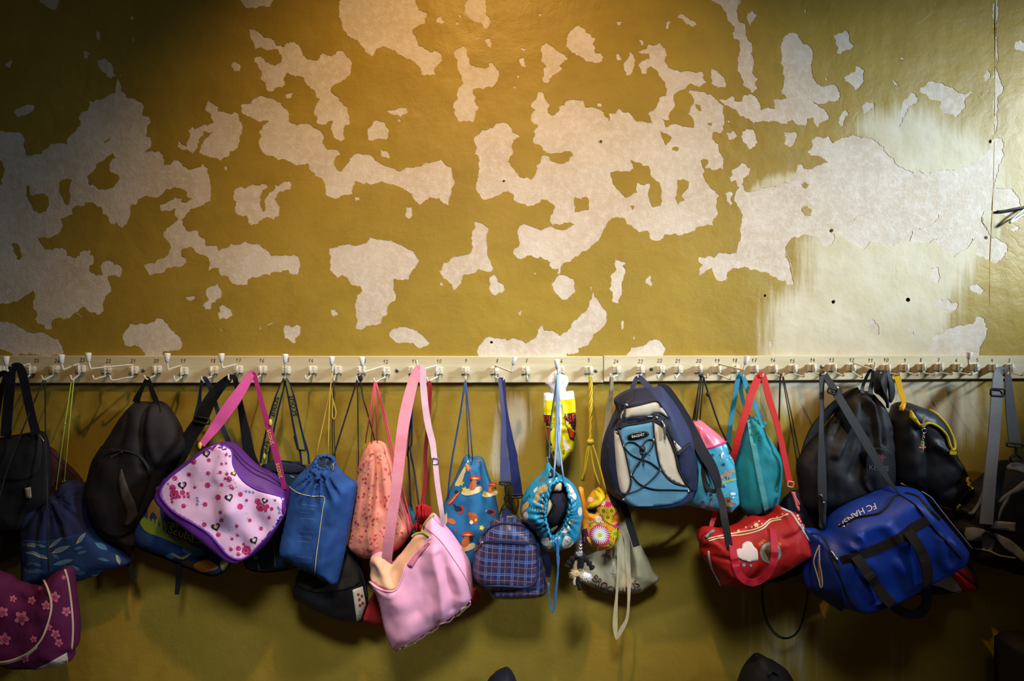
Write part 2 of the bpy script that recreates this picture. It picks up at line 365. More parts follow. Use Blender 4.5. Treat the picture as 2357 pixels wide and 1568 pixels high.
 T4((1600,320),(1650,297),(1720,315),(1760,390),(1810,410),(1850,490),(1840,640),(1880,740),(1950,780),(2010,760),(2060,770),(2100,870),(2050,920),(1950,940),(1850,915),(1900,960),(1980,1020),(1995,1080),(1910,1110),(1895,1150),(1860,1110),(1840,1060),(1800,1070),(1785,1135),(1710,1130),(1660,1080),(1560,1115),(1490,1090),(1400,1090),(1310,1110),(1270,1070),(1190,1050),(1150,990),(1090,960),(995,905),(1060,900),(1130,860),(1140,910),(1210,910),(1225,860),(1290,845),(1340,880),(1370,930),(1380,985),(1460,970),(1510,980),(1490,905),(1610,890),(1580,790),(1590,700),(1555,560),(1555,430)),
 T4((1590,1175),(1690,1185),(1710,1230),(1690,1280),(1630,1325),(1590,1300)), T4((1215,1180),(1250,1160),(1320,1170),(1355,1280),(1330,1320),(1270,1350),(1230,1290),(1205,1240),(1150,1240),(1090,1260),(1065,1195),(1140,1180),(1190,1235)),
 T4((2110,1010),(2150,985),(2170,1030),(2140,1060),(2130,1140),(2090,1130),(2080,1070)), T4((1070,1080),(1100,1090),(1090,1130)), T4((1770,90),(1790,80),(1790,115),(1770,112)), T4((1755,15),(1765,10),(1768,30)), T4((1955,700),(1975,695),(1985,720),(1965,722)),
 R1((1420,790),(1500,735),(1570,745),(1640,770),(1710,790),(1760,830),(1830,850),(1890,820),(1890,835),(1840,880),(1830,960),(1790,1010),(1750,1060),(1700,1030),(1620,1020),(1610,920),(1500,890),(1430,850)),
 R1((1980,690),(2020,630),(2050,660),(2030,720),(2000,740)), R1((2095,-60),(2122,-60),(2112,400),(2120,540),(2090,600),(2110,640),(2145,740),(2145,850),(2115,900),(2110,1080),(2090,1210),(2066,1210),(2078,850),(2084,640),(2092,380)),
 R1((2270,380),(2320,355),(2420,400),(2400,470),(2270,440)), R1((890,970),(930,915),(1000,930),(1005,970),(960,1000),(905,1030)), R1((1340,830),(1420,880),(1330,960),(1280,1050),(1230,1150),(1190,1120),(1230,1020),(1260,920)),
 R1((1170,720),(1200,745),(1225,790),(1180,765)), R1((1235,510),(1280,530),(1250,545)), R1((1965,820),(1990,815),(1965,870)), R1((2020,810),(2045,815),(2030,850)),
 # large pale patch at the right
 R1((400,1365),(440,1330),(440,1260),(470,1235),(540,1245),(590,1225),(620,1290),(720,1240),(850,1230),(920,1240),(1030,1280),(1090,1320),(1130,1400),(1200,1480),(1320,1540),(1500,1555),(1690,1540),(1830,1500),(1900,1460),(2000,1400),(2050,1340),(2066,1260),(2150,1250),(2170,1330),(2150,1450)) +
 R2((1960,20),(1930,120),(2040,125),(2120,170),(2155,230),(2140,290),(2080,350),(1980,330),(1910,300),(1870,310),(1840,360),(1850,420),(1880,470),(1900,510),(1960,540),(2040,590),(2055,650),(2000,720),(1970,750),(1890,730),(1790,680),(1800,620),(1780,540),(1750,590),(1690,640),(1600,700),(1530,640),(1440,540),(1400,580),(1200,570),(1090,605),(1000,595),(900,565),(850,635),(780,600),(700,555),(640,500),(590,500),(580,590),(540,605),(490,600),(480,550),(430,520),(350,505),(270,525),(205,590),(195,650),(215,730),(240,840),(262,930),(220,930),(180,895),(110,870),(0,825)) +
 M4((950,1260),(870,1240),(760,1245),(700,1270),(690,1330),(590,1350),(560,1300),(545,1240),(490,1270),(430,1310),(430,1260),(460,1210),(420,1165),(440,1140),(520,1130),(570,1150),(600,1110),(680,1105),(770,1105),(780,1020),(810,950),(820,780),(790,700),(745,640),(760,560),(790,520),(760,450),(720,470),(700,430),(730,400),(720,360),(780,330),(820,285),(900,340),(880,400),(830,430),(840,540),(900,555),(990,520),(1130,510),(1180,470),(1280,440),(1310,370),(1320,310),(1360,300),(1380,345),(1430,350),(1500,310),(1600,290),(1560,260),(1500,230),(1410,200)),
 M4((665,570),(700,550),(740,570),(735,650),(720,700),(680,640)),
 R2((1730,950),(1760,930),(1830,950),(1860,985),(1840,1005),(1780,1000)), R2((1440,1100),(1480,1060),(1550,1050),(1640,1090),(1600,1160),(1550,1170),(1450,1130)), R2((870,1260),(920,1225),(960,1260),(975,1350),(945,1365),(870,1310)),
 R2((1360,1590),(1390,1440),(1420,1380),(1510,1340),(1550,1300),(1700,1270),(1760,1260),(1790,1200),(1850,1210),(1890,1300),(1870,1380),(1820,1450),(1815,1590)), R2((2060,470),(2130,435),(2150,450),(2110,490)), R2((1220,1340),(1260,1320),(1265,1345),(1240,1358)), R2((1410,790),(1470,785),(1490,880),(1450,920),(1410,890)),
 R2((45,1410),(70,1400),(75,1440),(60,1460)),
 B1((1660,1110),(1720,1040),(1760,970),(1840,985),(1960,970),(2090,940),(2130,890),(2200,900),(2250,960),(2349,1060),(2440,1150),(2470,1240),(2400,1330),(2330,1340),(2280,1350),(2200,1345),(2220,1420),(1990,1430),(1900,1300),(1800,1265),(1720,1275),(1680,1230),(1655,1160)),
 B1((-240,985),(60,945),(150,960),(260,1010),(380,1080),(450,1100),(520,1085),(600,1080),(640,1110),(700,1150),(800,1170),(830,1250),(850,1430),(200,1400),(60,1330),(-240,1340),(-520,1250),(-560,1100)),
 B2((300,330),(400,285),(430,340),(435,400),(390,430),(350,460),(330,520),(290,520),(262,490),(280,460),(320,430),(290,360)), B2((110,405),(200,400),(180,430),(115,432)), B2((395,555),(420,540),(410,500),(445,475),(520,520),(530,580),(415,610)),
 B2((770,660),(795,690),(775,700)), B2((845,650),(900,645),(860,663)), B2((935,550),(975,553),(950,562)), B2((415,680),(440,720),(425,712)), B2((990,690),(1010,655),(1110,655),(1150,680),(1140,750),(1100,825),(1050,800),(1000,780)), B2((1420,520),(1480,545),(1480,570),(1440,585)),
 M2((1020,1060),(1060,1055),(1200,1025),(1350,1015),(1380,965),(1480,985),(1600,1010),(1700,1060),(1790,1120),(1825,1170),(1790,1240),(1740,1300),(1730,1345),(1600,1340)) +
 B2((1985,260),(1985,340),(2000,440),(1930,500),(1930,570),(1890,585),(1880,640),(1800,660),(1720,690),(1690,705),(1645,690),(1660,610),(1645,560),(1660,390),(1705,350),(1690,310),(1610,300),(1580,240),(1530,205),(1480,235),(1410,160)) + M2((1020,1170),(1010,1110)),
 B2((1945,730),(1990,690),(2090,675),(2170,700),(2260,760),(2315,820),(2290,850),(2220,875),(2130,825),(2010,820),(1950,760)),
 M2((1705,690),(1755,695),(1755,780),(1730,800),(1700,780)), M2((150,545),(200,505),(260,520),(330,485),(440,485),(460,510),(400,580),(390,680),(410,735),(435,720),(430,620),(470,560),(520,490),(600,460),(655,460),(665,540),(600,550),(540,580),(520,620),(565,690),(560,770),(510,805),(420,790),(350,845),(280,835),(270,770),(165,740),(170,640)),
 M2((1240,605),(1285,600),(1285,630),(1250,635)),
 M3((360,820),(430,840),(490,890),(470,980),(480,1130),(510,1190),(535,1245),(510,1280),(470,1275),(400,1250),(350,1290),(270,1300),(240,1380),(180,1440),(160,1390),(80,1340),(40,1275),(80,1200),(170,1140),(310,1120),(350,1050),(330,970),(370,880)),
 M3((500,1320),(545,1300),(570,1360),(625,1390),(620,1460),(550,1490),(510,1460)), M3((1055,1390),(1090,1350),(1190,1310),(1250,1340),(1275,1450),(1230,1500),(1160,1530),(1110,1480)), M3((1630,1160),(1760,1185),(1700,1220),(1720,1300),(1700,1440),(1660,1560),(1600,1540),(1575,1430),(1590,1310),(1640,1250)), M3((1910,1340),(1950,1310),(1970,1380),(1950,1410),(1905,1380)), M3((895,1290),(915,1285),(915,1300)), M3((50,1375),(65,1365),(85,1395),(55,1405)),
 B3((595,960),(600,850),(640,810),(700,765),(770,780),(860,800),(940,785),(1020,825),(1120,760),(1130,710),(1170,660),(1190,710),(1310,735),(1340,755),(1400,720),(1440,640),(1500,590),(1560,540),(1600,440),(1620,400),(1600,320),(1620,315),(1640,400),(1700,470),(1760,570),(1730,670),(1640,740),(1590,840),(1500,870),(1500,910),(1390,920),(1380,960)),
 B3((1920,955),(1980,860),(2080,850),(2170,795),(2240,800),(2290,870),(2260,955)), B3((1885,625),(1910,620),(1905,705),(1885,690)), B3((1990,780),(2010,750),(2010,790)), B3((950,545),(990,530),(970,580)),
]
ISLAND = [
 M1((-160,250),(20,280),(45,340),(30,420),(10,450),(15,490),(-160,500)),
 M1((1020,195),(1045,245),(1010,260),(985,310),(1000,380),(1060,400),(1075,440),(1050,480),(1000,520),(930,530),(890,530),(800,480),(790,420),(830,380),(900,290),(960,250)),
 M1((560,450),(610,430),(645,440),(630,640),(620,670),(590,660),(540,560)), M1((240,500),(265,500),(270,560),(290,590),(380,570),(440,600),(440,680),(420,730),(370,750),(300,720),(270,640),(240,580)),
 M1((110,1020),(155,1020),(180,1080),(195,1140),(180,1165),(150,1160)), T1((930,1280),(990,1245),(985,1270),(950,1285)),
 M3((1590,380),(1650,360),(1740,370),(1800,340),(1770,270),(1850,290),(1880,320),(1930,320),(1950,370),(1960,420),(2030,470),(2045,600),(2040,680),(1980,695),(1945,650),(1945,480),(1830,475),(1830,560),(1740,605),(1690,570),(1620,490),(1600,430)),
 M3((1270,600),(1380,600),(1395,650),(1390,720),(1270,740)), M3((2190,450),(2250,440),(2300,460),(2280,530),(2230,600),(2260,630),(2200,670),(2180,620),(2190,560)),
 T3((2040,1180),(2130,1230),(2140,1250),(2090,1310),(2060,1250)), T3((2150,1330),(2205,1330),(2190,1365),(2150,1355)), M3((1480,90),(1520,95),(1510,115),(1485,110)), M3((1770,680),(1805,690),(1790,720)),
 T4((790,940),(830,950),(845,1000),(810,985)), T4((900,1110),(940,1105),(935,1130),(905,1125)), M4((1360,700),(1400,680),(1445,720),(1440,770),(1390,770),(1360,730)), M4((1355,480),(1390,465),(1420,490),(1390,525)),
]
HOLES = [(1918, 695, 4.2), (2090.5, 690, 5), (2270, 547, 4.2), (1914, 531, 4.5), (1159.5, 416.5, 3), (2279, 326, 4), (1131, 788, 3.2), (1760.5, 680.5, 3), (1383, 325, 2.6)]
# soft lime-wash areas brushed over the paint at the right and under the rail
WASH = [
 ([(1760,690),(1835,640),(1830,560),(1990,330),(1935,300),(1990,250),(2110,225),(2200,265),(2330,350),(2345,450),(2290,560),(2240,640),(2215,700),(2190,780),(2230,830),(2270,900),(2280,1000),(2180,1040),(2060,1000),(1960,960),(1850,960),(1740,960),(1735,850),(1745,760)], 60, 0.86),
 ([(1690,460),(1760,400),(1860,385),(1850,440),(1700,450)], 14, 0.7),
 ([(1140,930),(1165,905),(1205,905),(1228,940),(1222,1000),(1195,1050),(1160,1120),(1120,1080),(1128,1000)], 26, 0.8),
 ([(860,890),(912,890),(905,1020),(880,1020)], 30, 0.5),
 ([(1660,1340),(1920,1320),(1960,1500),(1900,1640),(1700,1620)], 120, 0.5),
 ([(1980,1440),(2080,1430),(2140,1500),(2100,1640),(2000,1600)], 90, 0.45),
]

def fractal_line(pts, rng, seg=5):
    pts = list(pts)
    while max(math.dist(a, b) for a, b in zip(pts, pts[1:])) > seg:
        out = [pts[0]]
        for a, b in zip(pts, pts[1:]):
            l = math.dist(a, b); o = rng.gauss(0, .1) * l; out += [((a[0] + b[0]) / 2 - (b[1] - a[1]) / l * o, (a[1] + b[1]) / 2 + (b[0] - a[0]) / l * o), b]
        pts = out
    return pts
def build_wall():
    rng = random.Random(11)
    patches = [fractal(p, 3.4, 0.11, rng) for p in PATCH]
    islands = [fractal(p, 3.4, 0.10, rng) for p in ISLAND]
    holes = [[(x + r * (0.85 + 0.3 * rng.random()) * math.cos(a * math.pi / 5), y + r * (0.85 + 0.3 * rng.random()) * math.sin(a * math.pi / 5)) for a in range(10)] for x, y, r in HOLES]
    X0, X1, Y0, Y1 = -760, 3130, -900, 1798
    pts = []; edges = []
    def add(poly):
        o = len(pts); n = len(poly); pts.extend(poly); edges.extend((o + i, o + (i + 1) % n) for i in range(n))
    add([(X0, Y0), (X1, Y0), (X1, Y1), (X0, Y1)])
    for p in patches + islands + holes: add(p)
    arr = np.array(pts)
    g = 18.0
    gx, gy = np.meshgrid(np.arange(X0 + g, X1, g), np.arange(Y0 + g, Y1, g)); grid = np.stack([gx.ravel(), gy.ravel()], 1)
    grid = grid + RNG.uniform(-3, 3, grid.shape)
    key = set(map(tuple, np.floor(arr / 5).astype(int)))
    keep = [p for p in grid if tuple(np.floor(p / 5).astype(int)) not in key]
    V, F = cdt(list(map(tuple, arr)) + [tuple(p) for p in keep], edges)
    F = np.array(F); C = V[F].mean(1)
    owner = np.full(len(F), -1)
    def mark(poly, val):
        q = np.array(poly); m = np.where((C[:, 0] > q[:, 0].min()) & (C[:, 0] < q[:, 0].max()) & (C[:, 1] > q[:, 1].min()) & (C[:, 1] < q[:, 1].max()))[0]
        if len(m): owner[m[inpoly(C[m], q)]] = val
    for i, p in enumerate(patches): mark(p, i)
    for p in islands: mark(p, -1)
    for p in holes: mark(p, -2)
    u = np.zeros(len(V))
    for poly, soft, cap in WASH:
        d = polydist(V, poly); s = np.where(inpoly(V, poly), d, -d); u = np.maximum(u, cap * np.clip(0.5 + s / (2 * soft), 0, 1))
    relief = 0.0011 * wob(V[:, 0], V[:, 1], 260, 1) + 0.0005 * wob(V[:, 0], V[:, 1], 70, 2)
    def W(idx, d): return np.stack([(V[idx, 0] - CX) * S, -(d + relief[idx]), ZC + (CY - V[idx, 1]) * S], 1)
    def sub(mask, d, rim=None):
        f = F[mask]; idx, inv = np.unique(f, return_inverse=True); f = inv.reshape(-1, 3)
        vv = W(idx, d)
        # faces must look at the camera (-y): flip where needed
        a, b, c = vv[f[:, 0]], vv[f[:, 1]], vv[f[:, 2]]; ny = np.cross(b - a, c - a)[:, 1]
        f = np.where((ny > 0)[:, None], f[:, ::-1], f); faces = [tuple(t) for t in f]
        vv = list(vv); att = list(u[idx])
        if rim:
            cnt = {}
            for t in faces:
                for e in ((t[0], t[1]), (t[1], t[2]), (t[2], t[0])):
                    k = (min(e), max(e)); cnt[k] = None if k in cnt else e
            low = {}
            for k, e in cnt.items():
                if e is None: continue
                for v in e:
                    if v not in low:
                        low[v] = len(vv); p = vv[v]; vv.append(np.array([p[0], p[1] - (-rim), p[2]])); att.append(att[v])
                faces.append((e[1], e[0], low[e[0]], low[e[1]]))
        return vv, faces, att
    # setting object: the masonry behind the plaster
    c0, c1 = P(X0, Y0), P(X1, Y1)
    Vb, Fb = box(((c0.x + c1.x) / 2, 0.09, (c0.z + c1.z) / 2), c1.x - c0.x, 0.12, c0.z - c1.z)
    wall = new_obj('wall_back', Vb, Fb, MAT_plaster, smooth=False); tag(wall, 'yellow painted wall with peeling patches of bare plaster behind the bags', kind='structure')
    vv, ff, att = sub(owner == -1, 0.0, 0.0016)
    pt = new_obj('paint_layer', vv, ff, MAT_paint, wall, smooth=False)
    a = pt.data.attributes.new('wash', 'FLOAT', 'POINT'); a.data.foreach_set('value', np.array(att, dtype=np.float32))
    for i in range(len(patches)):
        m = owner == i
        if not m.any(): continue
        vv, ff, att = sub(m, -0.0009, 0.028)
        new_obj('bare_plaster_patch', vv, ff, MAT_plaster, wall, smooth=False)
    hv, hf, _ = sub(owner == -2, -0.022)
    new_obj('drill_hole', hv, hf, plain('hole_floor_brown', '#4a3c28', 0.95), wall, smooth=False)  # hole floors in one dark brown
    # hairline breaks in the plaster and the raised seam beside them
    for pth in (R2((1310,462),(1360,445),(1420,425),(1460,385),(1475,342)), R2((850,636),(865,600),(900,566),(960,575),(1000,600)), R2((1400,582),(1440,545),(1520,525)), R2((1600,700),(1680,650),(1740,590),(1755,545)), R2((1570,460),(1610,440),(1635,400)), R2((1230,560),(1245,520),(1255,480)), R2((760,390),(860,330),(960,250),(1060,190)), R2((1835,360),(1850,420),(1880,470)), R1((1190,400),(1170,480),(1145,530)), R1((1550,30),(1490,140),(1380,220),(1310,330)), M4((1215,1090),(1235,1160),(1265,1280),(1288,1385)), B1((1020,845),(1055,830),(1100,880))):
        tube('plaster_crack', [P(x, y, -0.0012) for x, y in fractal_line(pth, rng)], 0.0013, MAT_plaster, wall, n=5, smooth=1)
    tube('wall_seam', [P(x, y, -0.0017) for x, y in ((2291, -60), (2289, 200), (2286, 420), (2278, 600), (2277, 720), (2275, 819))], 0.0022, MAT_paint, wall, n=6, smooth=3); tube('wall_seam', [P(x, y, -0.0012) for x, y in ((2275, 875), (2274, 980), (2272, 1150), (2270, 1400))], 0.0016, MAT_paint, wall, n=6, smooth=3)
    return wall

# materials of the wall
MAT_paint, nt, b = newmat('yellow_oil_paint'); v = objvec(nt)
big = noise(nt, v, 2.2, 5, 0.6); mid = noise(nt, v, 9, 5, 0.6)
c1 = mixc(nt, ramp(nt, big, 0.3, 0.72), lin('#967b2b'), lin('#a88b33'))
c1 = mixc(nt, mathn(nt, 'MULTIPLY', ramp(nt, mid, 0.48, 0.75), 0.35), c1, lin('#846e28'))
att = N(nt, 'ShaderNodeAttribute'); att.attribute_name = 'wash'
vs = objvec(nt, 34, 1, 2.6); streak = noise(nt, vs, 1.0, 4, 0.62); vs2 = objvec(nt, 70, 1, 4.5); st2 = noise(nt, vs2, 1.0, 3, 0.6)
sum_ = mathn(nt, 'ADD', att.outputs['Fac'], mathn(nt, 'MULTIPLY', mathn(nt, 'SUBTRACT', mathn(nt, 'ADD', mathn(nt, 'MULTIPLY', streak, 0.65), mathn(nt, 'MULTIPLY', st2, 0.35)), 0.5), 1.15))
fw = ramp(nt, sum_, 0.32, 0.78)
fw = mathn(nt, 'MULTIPLY', fw, ramp(nt, att.outputs['Fac'], 0.02, 0.3))
lime = mixc(nt, ramp(nt, mid, 0.35, 0.7), lin('#d0c4a6'), lin('#dcd2ba'))
L(nt, mixc(nt, mathn(nt, 'MULTIPLY', fw, 0.8), c1, lime), b.inputs['Base Color'])
rg = mathn(nt, 'ADD', 0.42, mathn(nt, 'MULTIPLY', mid, 0.12)); L(nt, mathn(nt, 'ADD', rg, mathn(nt, 'MULTIPLY', fw, 0.3)), b.inputs['Roughness'])
b.inputs['Specular IOR Level'].default_value = 0.3
vor = N(nt, 'ShaderNodeTexVoronoi'); vor.feature = 'DISTANCE_TO_EDGE'; vor.inputs['Scale'].default_value = 16; vor.inputs['Randomness'].default_value = 1
dis = N(nt, 'ShaderNodeVectorMath'); dis.operation = 'ADD'; nz = N(nt, 'ShaderNodeTexNoise'); nz.inputs['Scale'].default_value = 9; L(nt, v, nz.inputs['Vector'])
sc = N(nt, 'ShaderNodeVectorMath'); sc.operation = 'SCALE'; sc.inputs['Scale'].default_value = 0.09; L(nt, nz.outputs['Color'], sc.inputs[0]); L(nt, v, dis.inputs[0]); L(nt, sc.outputs[0], dis.inputs[1]); L(nt, dis.outputs[0], vor.inputs['Vector'])
crack = mathn(nt, 'MULTIPLY', mathn(nt, 'SUBTRACT', 1.0, ramp(nt, vor.outputs['Distance'], 0.0, 0.06)), mathn(nt, 'MULTIPLY', ramp(nt, noise(nt, v, 3.3, 2), 0.5, 0.66), -0.16))
h = mathn(nt, 'ADD', mathn(nt, 'MULTIPLY', noise(nt, v, 5, 2), 5.0), mathn(nt, 'ADD', mathn(nt, 'MULTIPLY', noise(nt, v, 34, 4), 1.3), mathn(nt, 'MULTIPLY', noise(nt, v, 210, 3), 0.16)))
bump(nt, b, mathn(nt, 'ADD', h, crack), 0.6, 0.0022)

MAT_plaster, nt, b = newmat('bare_plaster'); v = objvec(nt)
n1 = noise(nt, v, 5, 5, 0.65); n2 = noise(nt, v, 42, 6, 0.7); n3 = noise(nt, v, 260, 4, 0.7)
c1 = mixc(nt, ramp(nt, n1, 0.35, 0.7), lin('#c8b59d'), lin('#d6c8b6'))
c1 = mixc(nt, mathn(nt, 'MULTIPLY', ramp(nt, n2, 0.42, 0.66), 0.55), c1, lin('#e0d6ca'))
c1 = mixc(nt, mathn(nt, 'MULTIPLY', ramp(nt, n3, 0.64, 0.74), 0.4), c1, lin('#a8906c'))
L(nt, c1, b.inputs['Base Color']); b.inputs['Roughness'].default_value = 0.92; b.inputs['Specular IOR Level'].default_value = 0.15
h = mathn(nt, 'ADD', mathn(nt, 'MULTIPLY', n2, 1.0), mathn(nt, 'ADD', mathn(nt, 'MULTIPLY', noise(nt, v, 140, 4, 0.7), 0.55), mathn(nt, 'MULTIPLY', n3, 0.22)))
bump(nt, b, h, 0.6, 0.003)

build_wall()

# floor, side wall with the window, ceiling: the rest of the corridor
fl, ntf, bf = newmat('worn_linoleum'); vf = objvec(ntf)
L(ntf, mixc(ntf, noise(ntf, vf, 7, 5), lin('#4a4134'), lin('#63594a')), bf.inputs['Base Color']); bf.inputs['Roughness'].default_value = 0.5
V_, F_ = box((0.0, -2.0, -0.03), 5.7, 4.1, 0.06); tag(new_obj('floor', V_, F_, fl, smooth=False), 'dark linoleum corridor floor', kind='structure')
lw = plain('ceiling_limewash', '#cfc8b4', 0.9)
V_, F_ = box((0.0, -2.0, 3.93), 5.7, 4.1, 0.06); tag(new_obj('ceiling', V_, F_, lw, smooth=False), 'pale limewashed ceiling', kind='structure')
ww = plain('side_wall_paint', '#8f7e3c', 0.6)
parts = [box((2.86, -0.25, 1.95), 0.12, 0.5, 3.9), box((2.86, -2.93, 1.95), 0.12, 2.14, 3.9), box((2.86, -1.18, 1.03), 0.12, 1.36, 2.06), box((2.86, -1.18, 3.29), 0.12, 1.36, 1.22)]
V_, F_ = merge(parts); wr = new_obj('wall_right', V_, F_, ww, smooth=False); tag(wr, 'side wall with the window opening', kind='structure')
fr = plain('window_frame_white', '#d8d6cc', 0.5)
wf = thing('window_1', 'white framed corridor window in the side wall', 'window', (2.86, -1.18, 2.06)); wf['kind'] = 'structure'
del wf['category']
for (y, z, sy, sz) in ((-1.845, 2.37, 0.03, 0.62), (-0.515, 2.37, 0.03, 0.62), (-1.18, 2.075, 1.36, 0.03), (-1.18, 2.665, 1.36, 0.03)):
    V_, F_ = box((2.86, y, z), 0.06, sy, sz); new_obj('window_frame', V_, F_, fr, wf, smooth=False)

# ceiling lamp with an enamel shade, above and outside the picture
def ceiling_lamp():
    t = thing('ceiling_lamp', 'pendant lamp with a wide enamel shade above the hooks', 'lamp', (LAMP[0], LAMP[1], 3.9))
    en = plain('enamel', '#e8e2d2', 0.3)
    prof = [(0.02, 0.16), (0.05, 0.15), (0.06, 0.10), (0.14, 0.05), (0.20, 0.0), (0.197, 0.0), (0.135, 0.045), (0.05, 0.095), (0.0, 0.1)]
    V = []; F = []; n = 28
    for r, z in prof:
        for i in range(n): V.append(Vector((LAMP[0] + r * math.cos(2 * math.pi * i / n), LAMP[1] + r * math.sin(2 * math.pi * i / n), LAMP[2] + 0.03 + z)))
    for k in range(len(prof) - 1):
        for i in range(n): F.append((k * n + i, k * n + (i + 1) % n, (k + 1) * n + (i + 1) % n, (k + 1) * n + i))
    new_obj('lamp_shade', V, F, en, t)
    tube('cable', [(LAMP[0], LAMP[1], LAMP[2] + 0.16), (LAMP[0], LAMP[1], 3.9)], 0.004, plain('black_rubber', '#141414', 0.6), t, smooth=1)
    l = bpy.data.lights.new('lamp_bulb', 'SPOT'); l.energy = 216; l.color = (1.0, 0.60, 0.20); l.spot_size = math.radians(81); l.spot_blend = 1.0; l.shadow_soft_size = 0.035
    o = bpy.data.objects.new('lamp_bulb', l); COL.objects.link(o); o.parent = t; o.location = (0, 0, LAMP[2] + 0.0 - 3.9); o.rotation_euler = (Vector((-0.05, 0.0, 0.85)) - Vector(LAMP)).to_track_quat('-Z', 'Y').to_euler()
ceiling_lamp()
# ================================================================ coat rail and hooks
RT = 0.016   # board thickness
woodm, nt, b = newmat('cream_painted_board'); v = objvec(nt, 1, 1, 14)
g1 = noise(nt, v, 3, 5, 0.6); g2 = noise(nt, objvec(nt, 3, 3, 60), 4, 4)
cc = mixc(nt, ramp(nt, g1, 0.3, 0.75), lin('#c4b48c'), lin('#d3c6a4'))
cc = mixc(nt, mathn(nt, 'MULTIPLY', ramp(nt, g2, 0.6, 0.75), 0.35), cc, lin('#a08a5c'))
L(nt, cc, b.inputs['Base Color']); b.inputs['Roughness'].default_value = 0.5
bump(nt, b, mathn(nt, 'ADD', g2, g1), 0.3, 0.0008)
ink = plain('pencil_ink', '#2b2826', 0.7); steel = plain('screw_steel', '#8d8f92', 0.35, 0.9)
hookm = plain('cream_enamel_wire', '#dcd6c4', 0.35, 0.0, 0.5, 0.12); knobm = plain('white_knob_plastic', '#f1eee8', 0.3)

def board(label, poly):
    f = [P(x, y, RT) for x, y in poly]; r = 0.0022
    c = sum(f, Vector()) / 4
    inner = [p + Vector(((r if p.x < c.x else -r), 0, (r if p.z < c.z else -r))) for p in f]
    outer = [p + Vector((0, r, 0)) for p in f]; back = [Vector((p.x, 0.003, p.z)) for p in f]
    V = inner + outer + back; F = [(0, 1, 2, 3)[::-1]] + [(k * 4 + i, k * 4 + (i + 1) % 4, (k + 1) * 4 + (i + 1) % 4, (k + 1) * 4 + i) for k in range(2) for i in range(4)]
    o = new_obj('coat_rail', V, F, woodm, smooth=False, origin=c); return tag(o, label, 'rail', 'hook boards on the wall')
railL = board('longer cream painted hook board at the left, numbered twenty-five down to five', [(-420, 818.5), (1388, 820.5), (1388, 881.5), (-420, 883)])
railR = board('cream painted hook board at the right, numbered twenty-four downwards', [(1389.5, 819), (2760, 819), (2760, 869), (1389.5, 879.5)])
DIG = {'0': [[(.5, 1), (.15, .75), (.1, .3), (.4, 0), (.75, .25), (.8, .75), (.5, 1)]], '1': [[(.1, .6), (.55, 1), (.45, 0)]], '2': [[(.1, .75), (.4, 1), (.75, .8), (.55, .45), (.05, .02), (.5, .08), (.9, 0)]],
 '3': [[(.1, .9), (.5, 1), (.75, .8), (.4, .55), (.75, .35), (.5, 0), (.05, .1)]], '4': [[(.45, 1), (.1, .4), (.85, .4)], [(.7, .75), (.55, 0)]], '5': [[(.85, 1), (.3, .95), (.2, .55), (.6, .6), (.75, .3), (.45, 0), (.05, .1)]],
 '6': [[(.7, 1), (.25, .6), (.15, .2), (.45, 0), (.75, .25), (.5, .45), (.2, .25)]], '7': [[(.1, .95), (.85, 1), (.4, 0)], [(.25, .5), (.7, .5)]], '8': [[(.7, .85), (.4, 1), (.2, .75), (.6, .4), (.55, .05), (.25, .05), (.25, .35), (.7, .85)]],
 '9': [[(.75, .75), (.45, .55), (.2, .8), (.5, 1), (.75, .8), (.6, .3), (.35, 0)]]}
def number(s, px, py, rail):
    parts = []; h = 8.4
    for k, ch in enumerate(s):
        x0 = px + (k - len(s) / 2) * 6.2
        for st in DIG[ch]:
            path = [P(x0 + a * 5.2 + 0.12 * h * b_, py + h / 2 - b_ * h, RT + 0.0004) for a, b_ in smooth_path(st, 4)]
            parts.append(sweep(path, [(-.0006, -.0002), (.0006, -.0002), (.0006, .0003), (-.0006, .0003)], up=(0, -1, 0)))
    V, F = merge(parts); new_obj('handwritten_number', V, F, ink, rail, smooth=False)
NUML = [('25', 85, 830), ('26', 132, 831), ('23', 190, 829), ('22', 250, 831), ('21', 307, 831), ('20', 360, 831), ('19', 422, 831), ('18', 491, 831), ('17', 549, 830), ('16', 603, 830), ('15', 661, 829), ('14', 716, 831), ('13', 837, 832), ('12', 888, 833), ('11', 954, 832), ('10', 1011, 832), ('9', 1072.6, 831), ('8', 1145, 831), ('7', 1212, 831), ('6', 1293, 831), ('5', 1355.6, 829)]
NUMR = [('24', 1418.6, 832), ('23', 1474.6, 832), ('22', 1519, 830.6), ('21', 1560.8, 831), ('20', 1608.6, 831), ('19', 1651, 831), ('18', 1692, 830), ('17', 1736, 830), ('16', 1779.7, 829), ('15', 1824, 831), ('14', 1870.6, 829), ('13', 1914.6, 829), ('12', 1961, 829), ('11', 2004, 830), ('10', 2040, 829), ('9', 2083, 830), ('8', 2120, 829), ('7', 2160, 829), ('6', 2202, 829), ('5', 2250, 829), ('4', 2284, 830), ('3', 2323, 830)]
for s, x, y in NUML: number(s, x, y, railL)
for s, x, y in NUMR: number(s, x, y, railR)
def disc(c, r, h, n=12):
    V = []
    for rr, dd in ((r, 0), (r, h * .6), (r * .7, h)): V += [Vector((c.x + rr * math.cos(2 * math.pi * i / n), c.y - dd, c.z + rr * math.sin(2 * math.pi * i / n))) for i in range(n)]
    F = [(k * n + i, (k + 1) * n + i, (k + 1) * n + (i + 1) % n, k * n + (i + 1) % n) for k in range(2) for i in range(n)] + [tuple(2 * n + i for i in range(n))[::-1]]
    return V, F
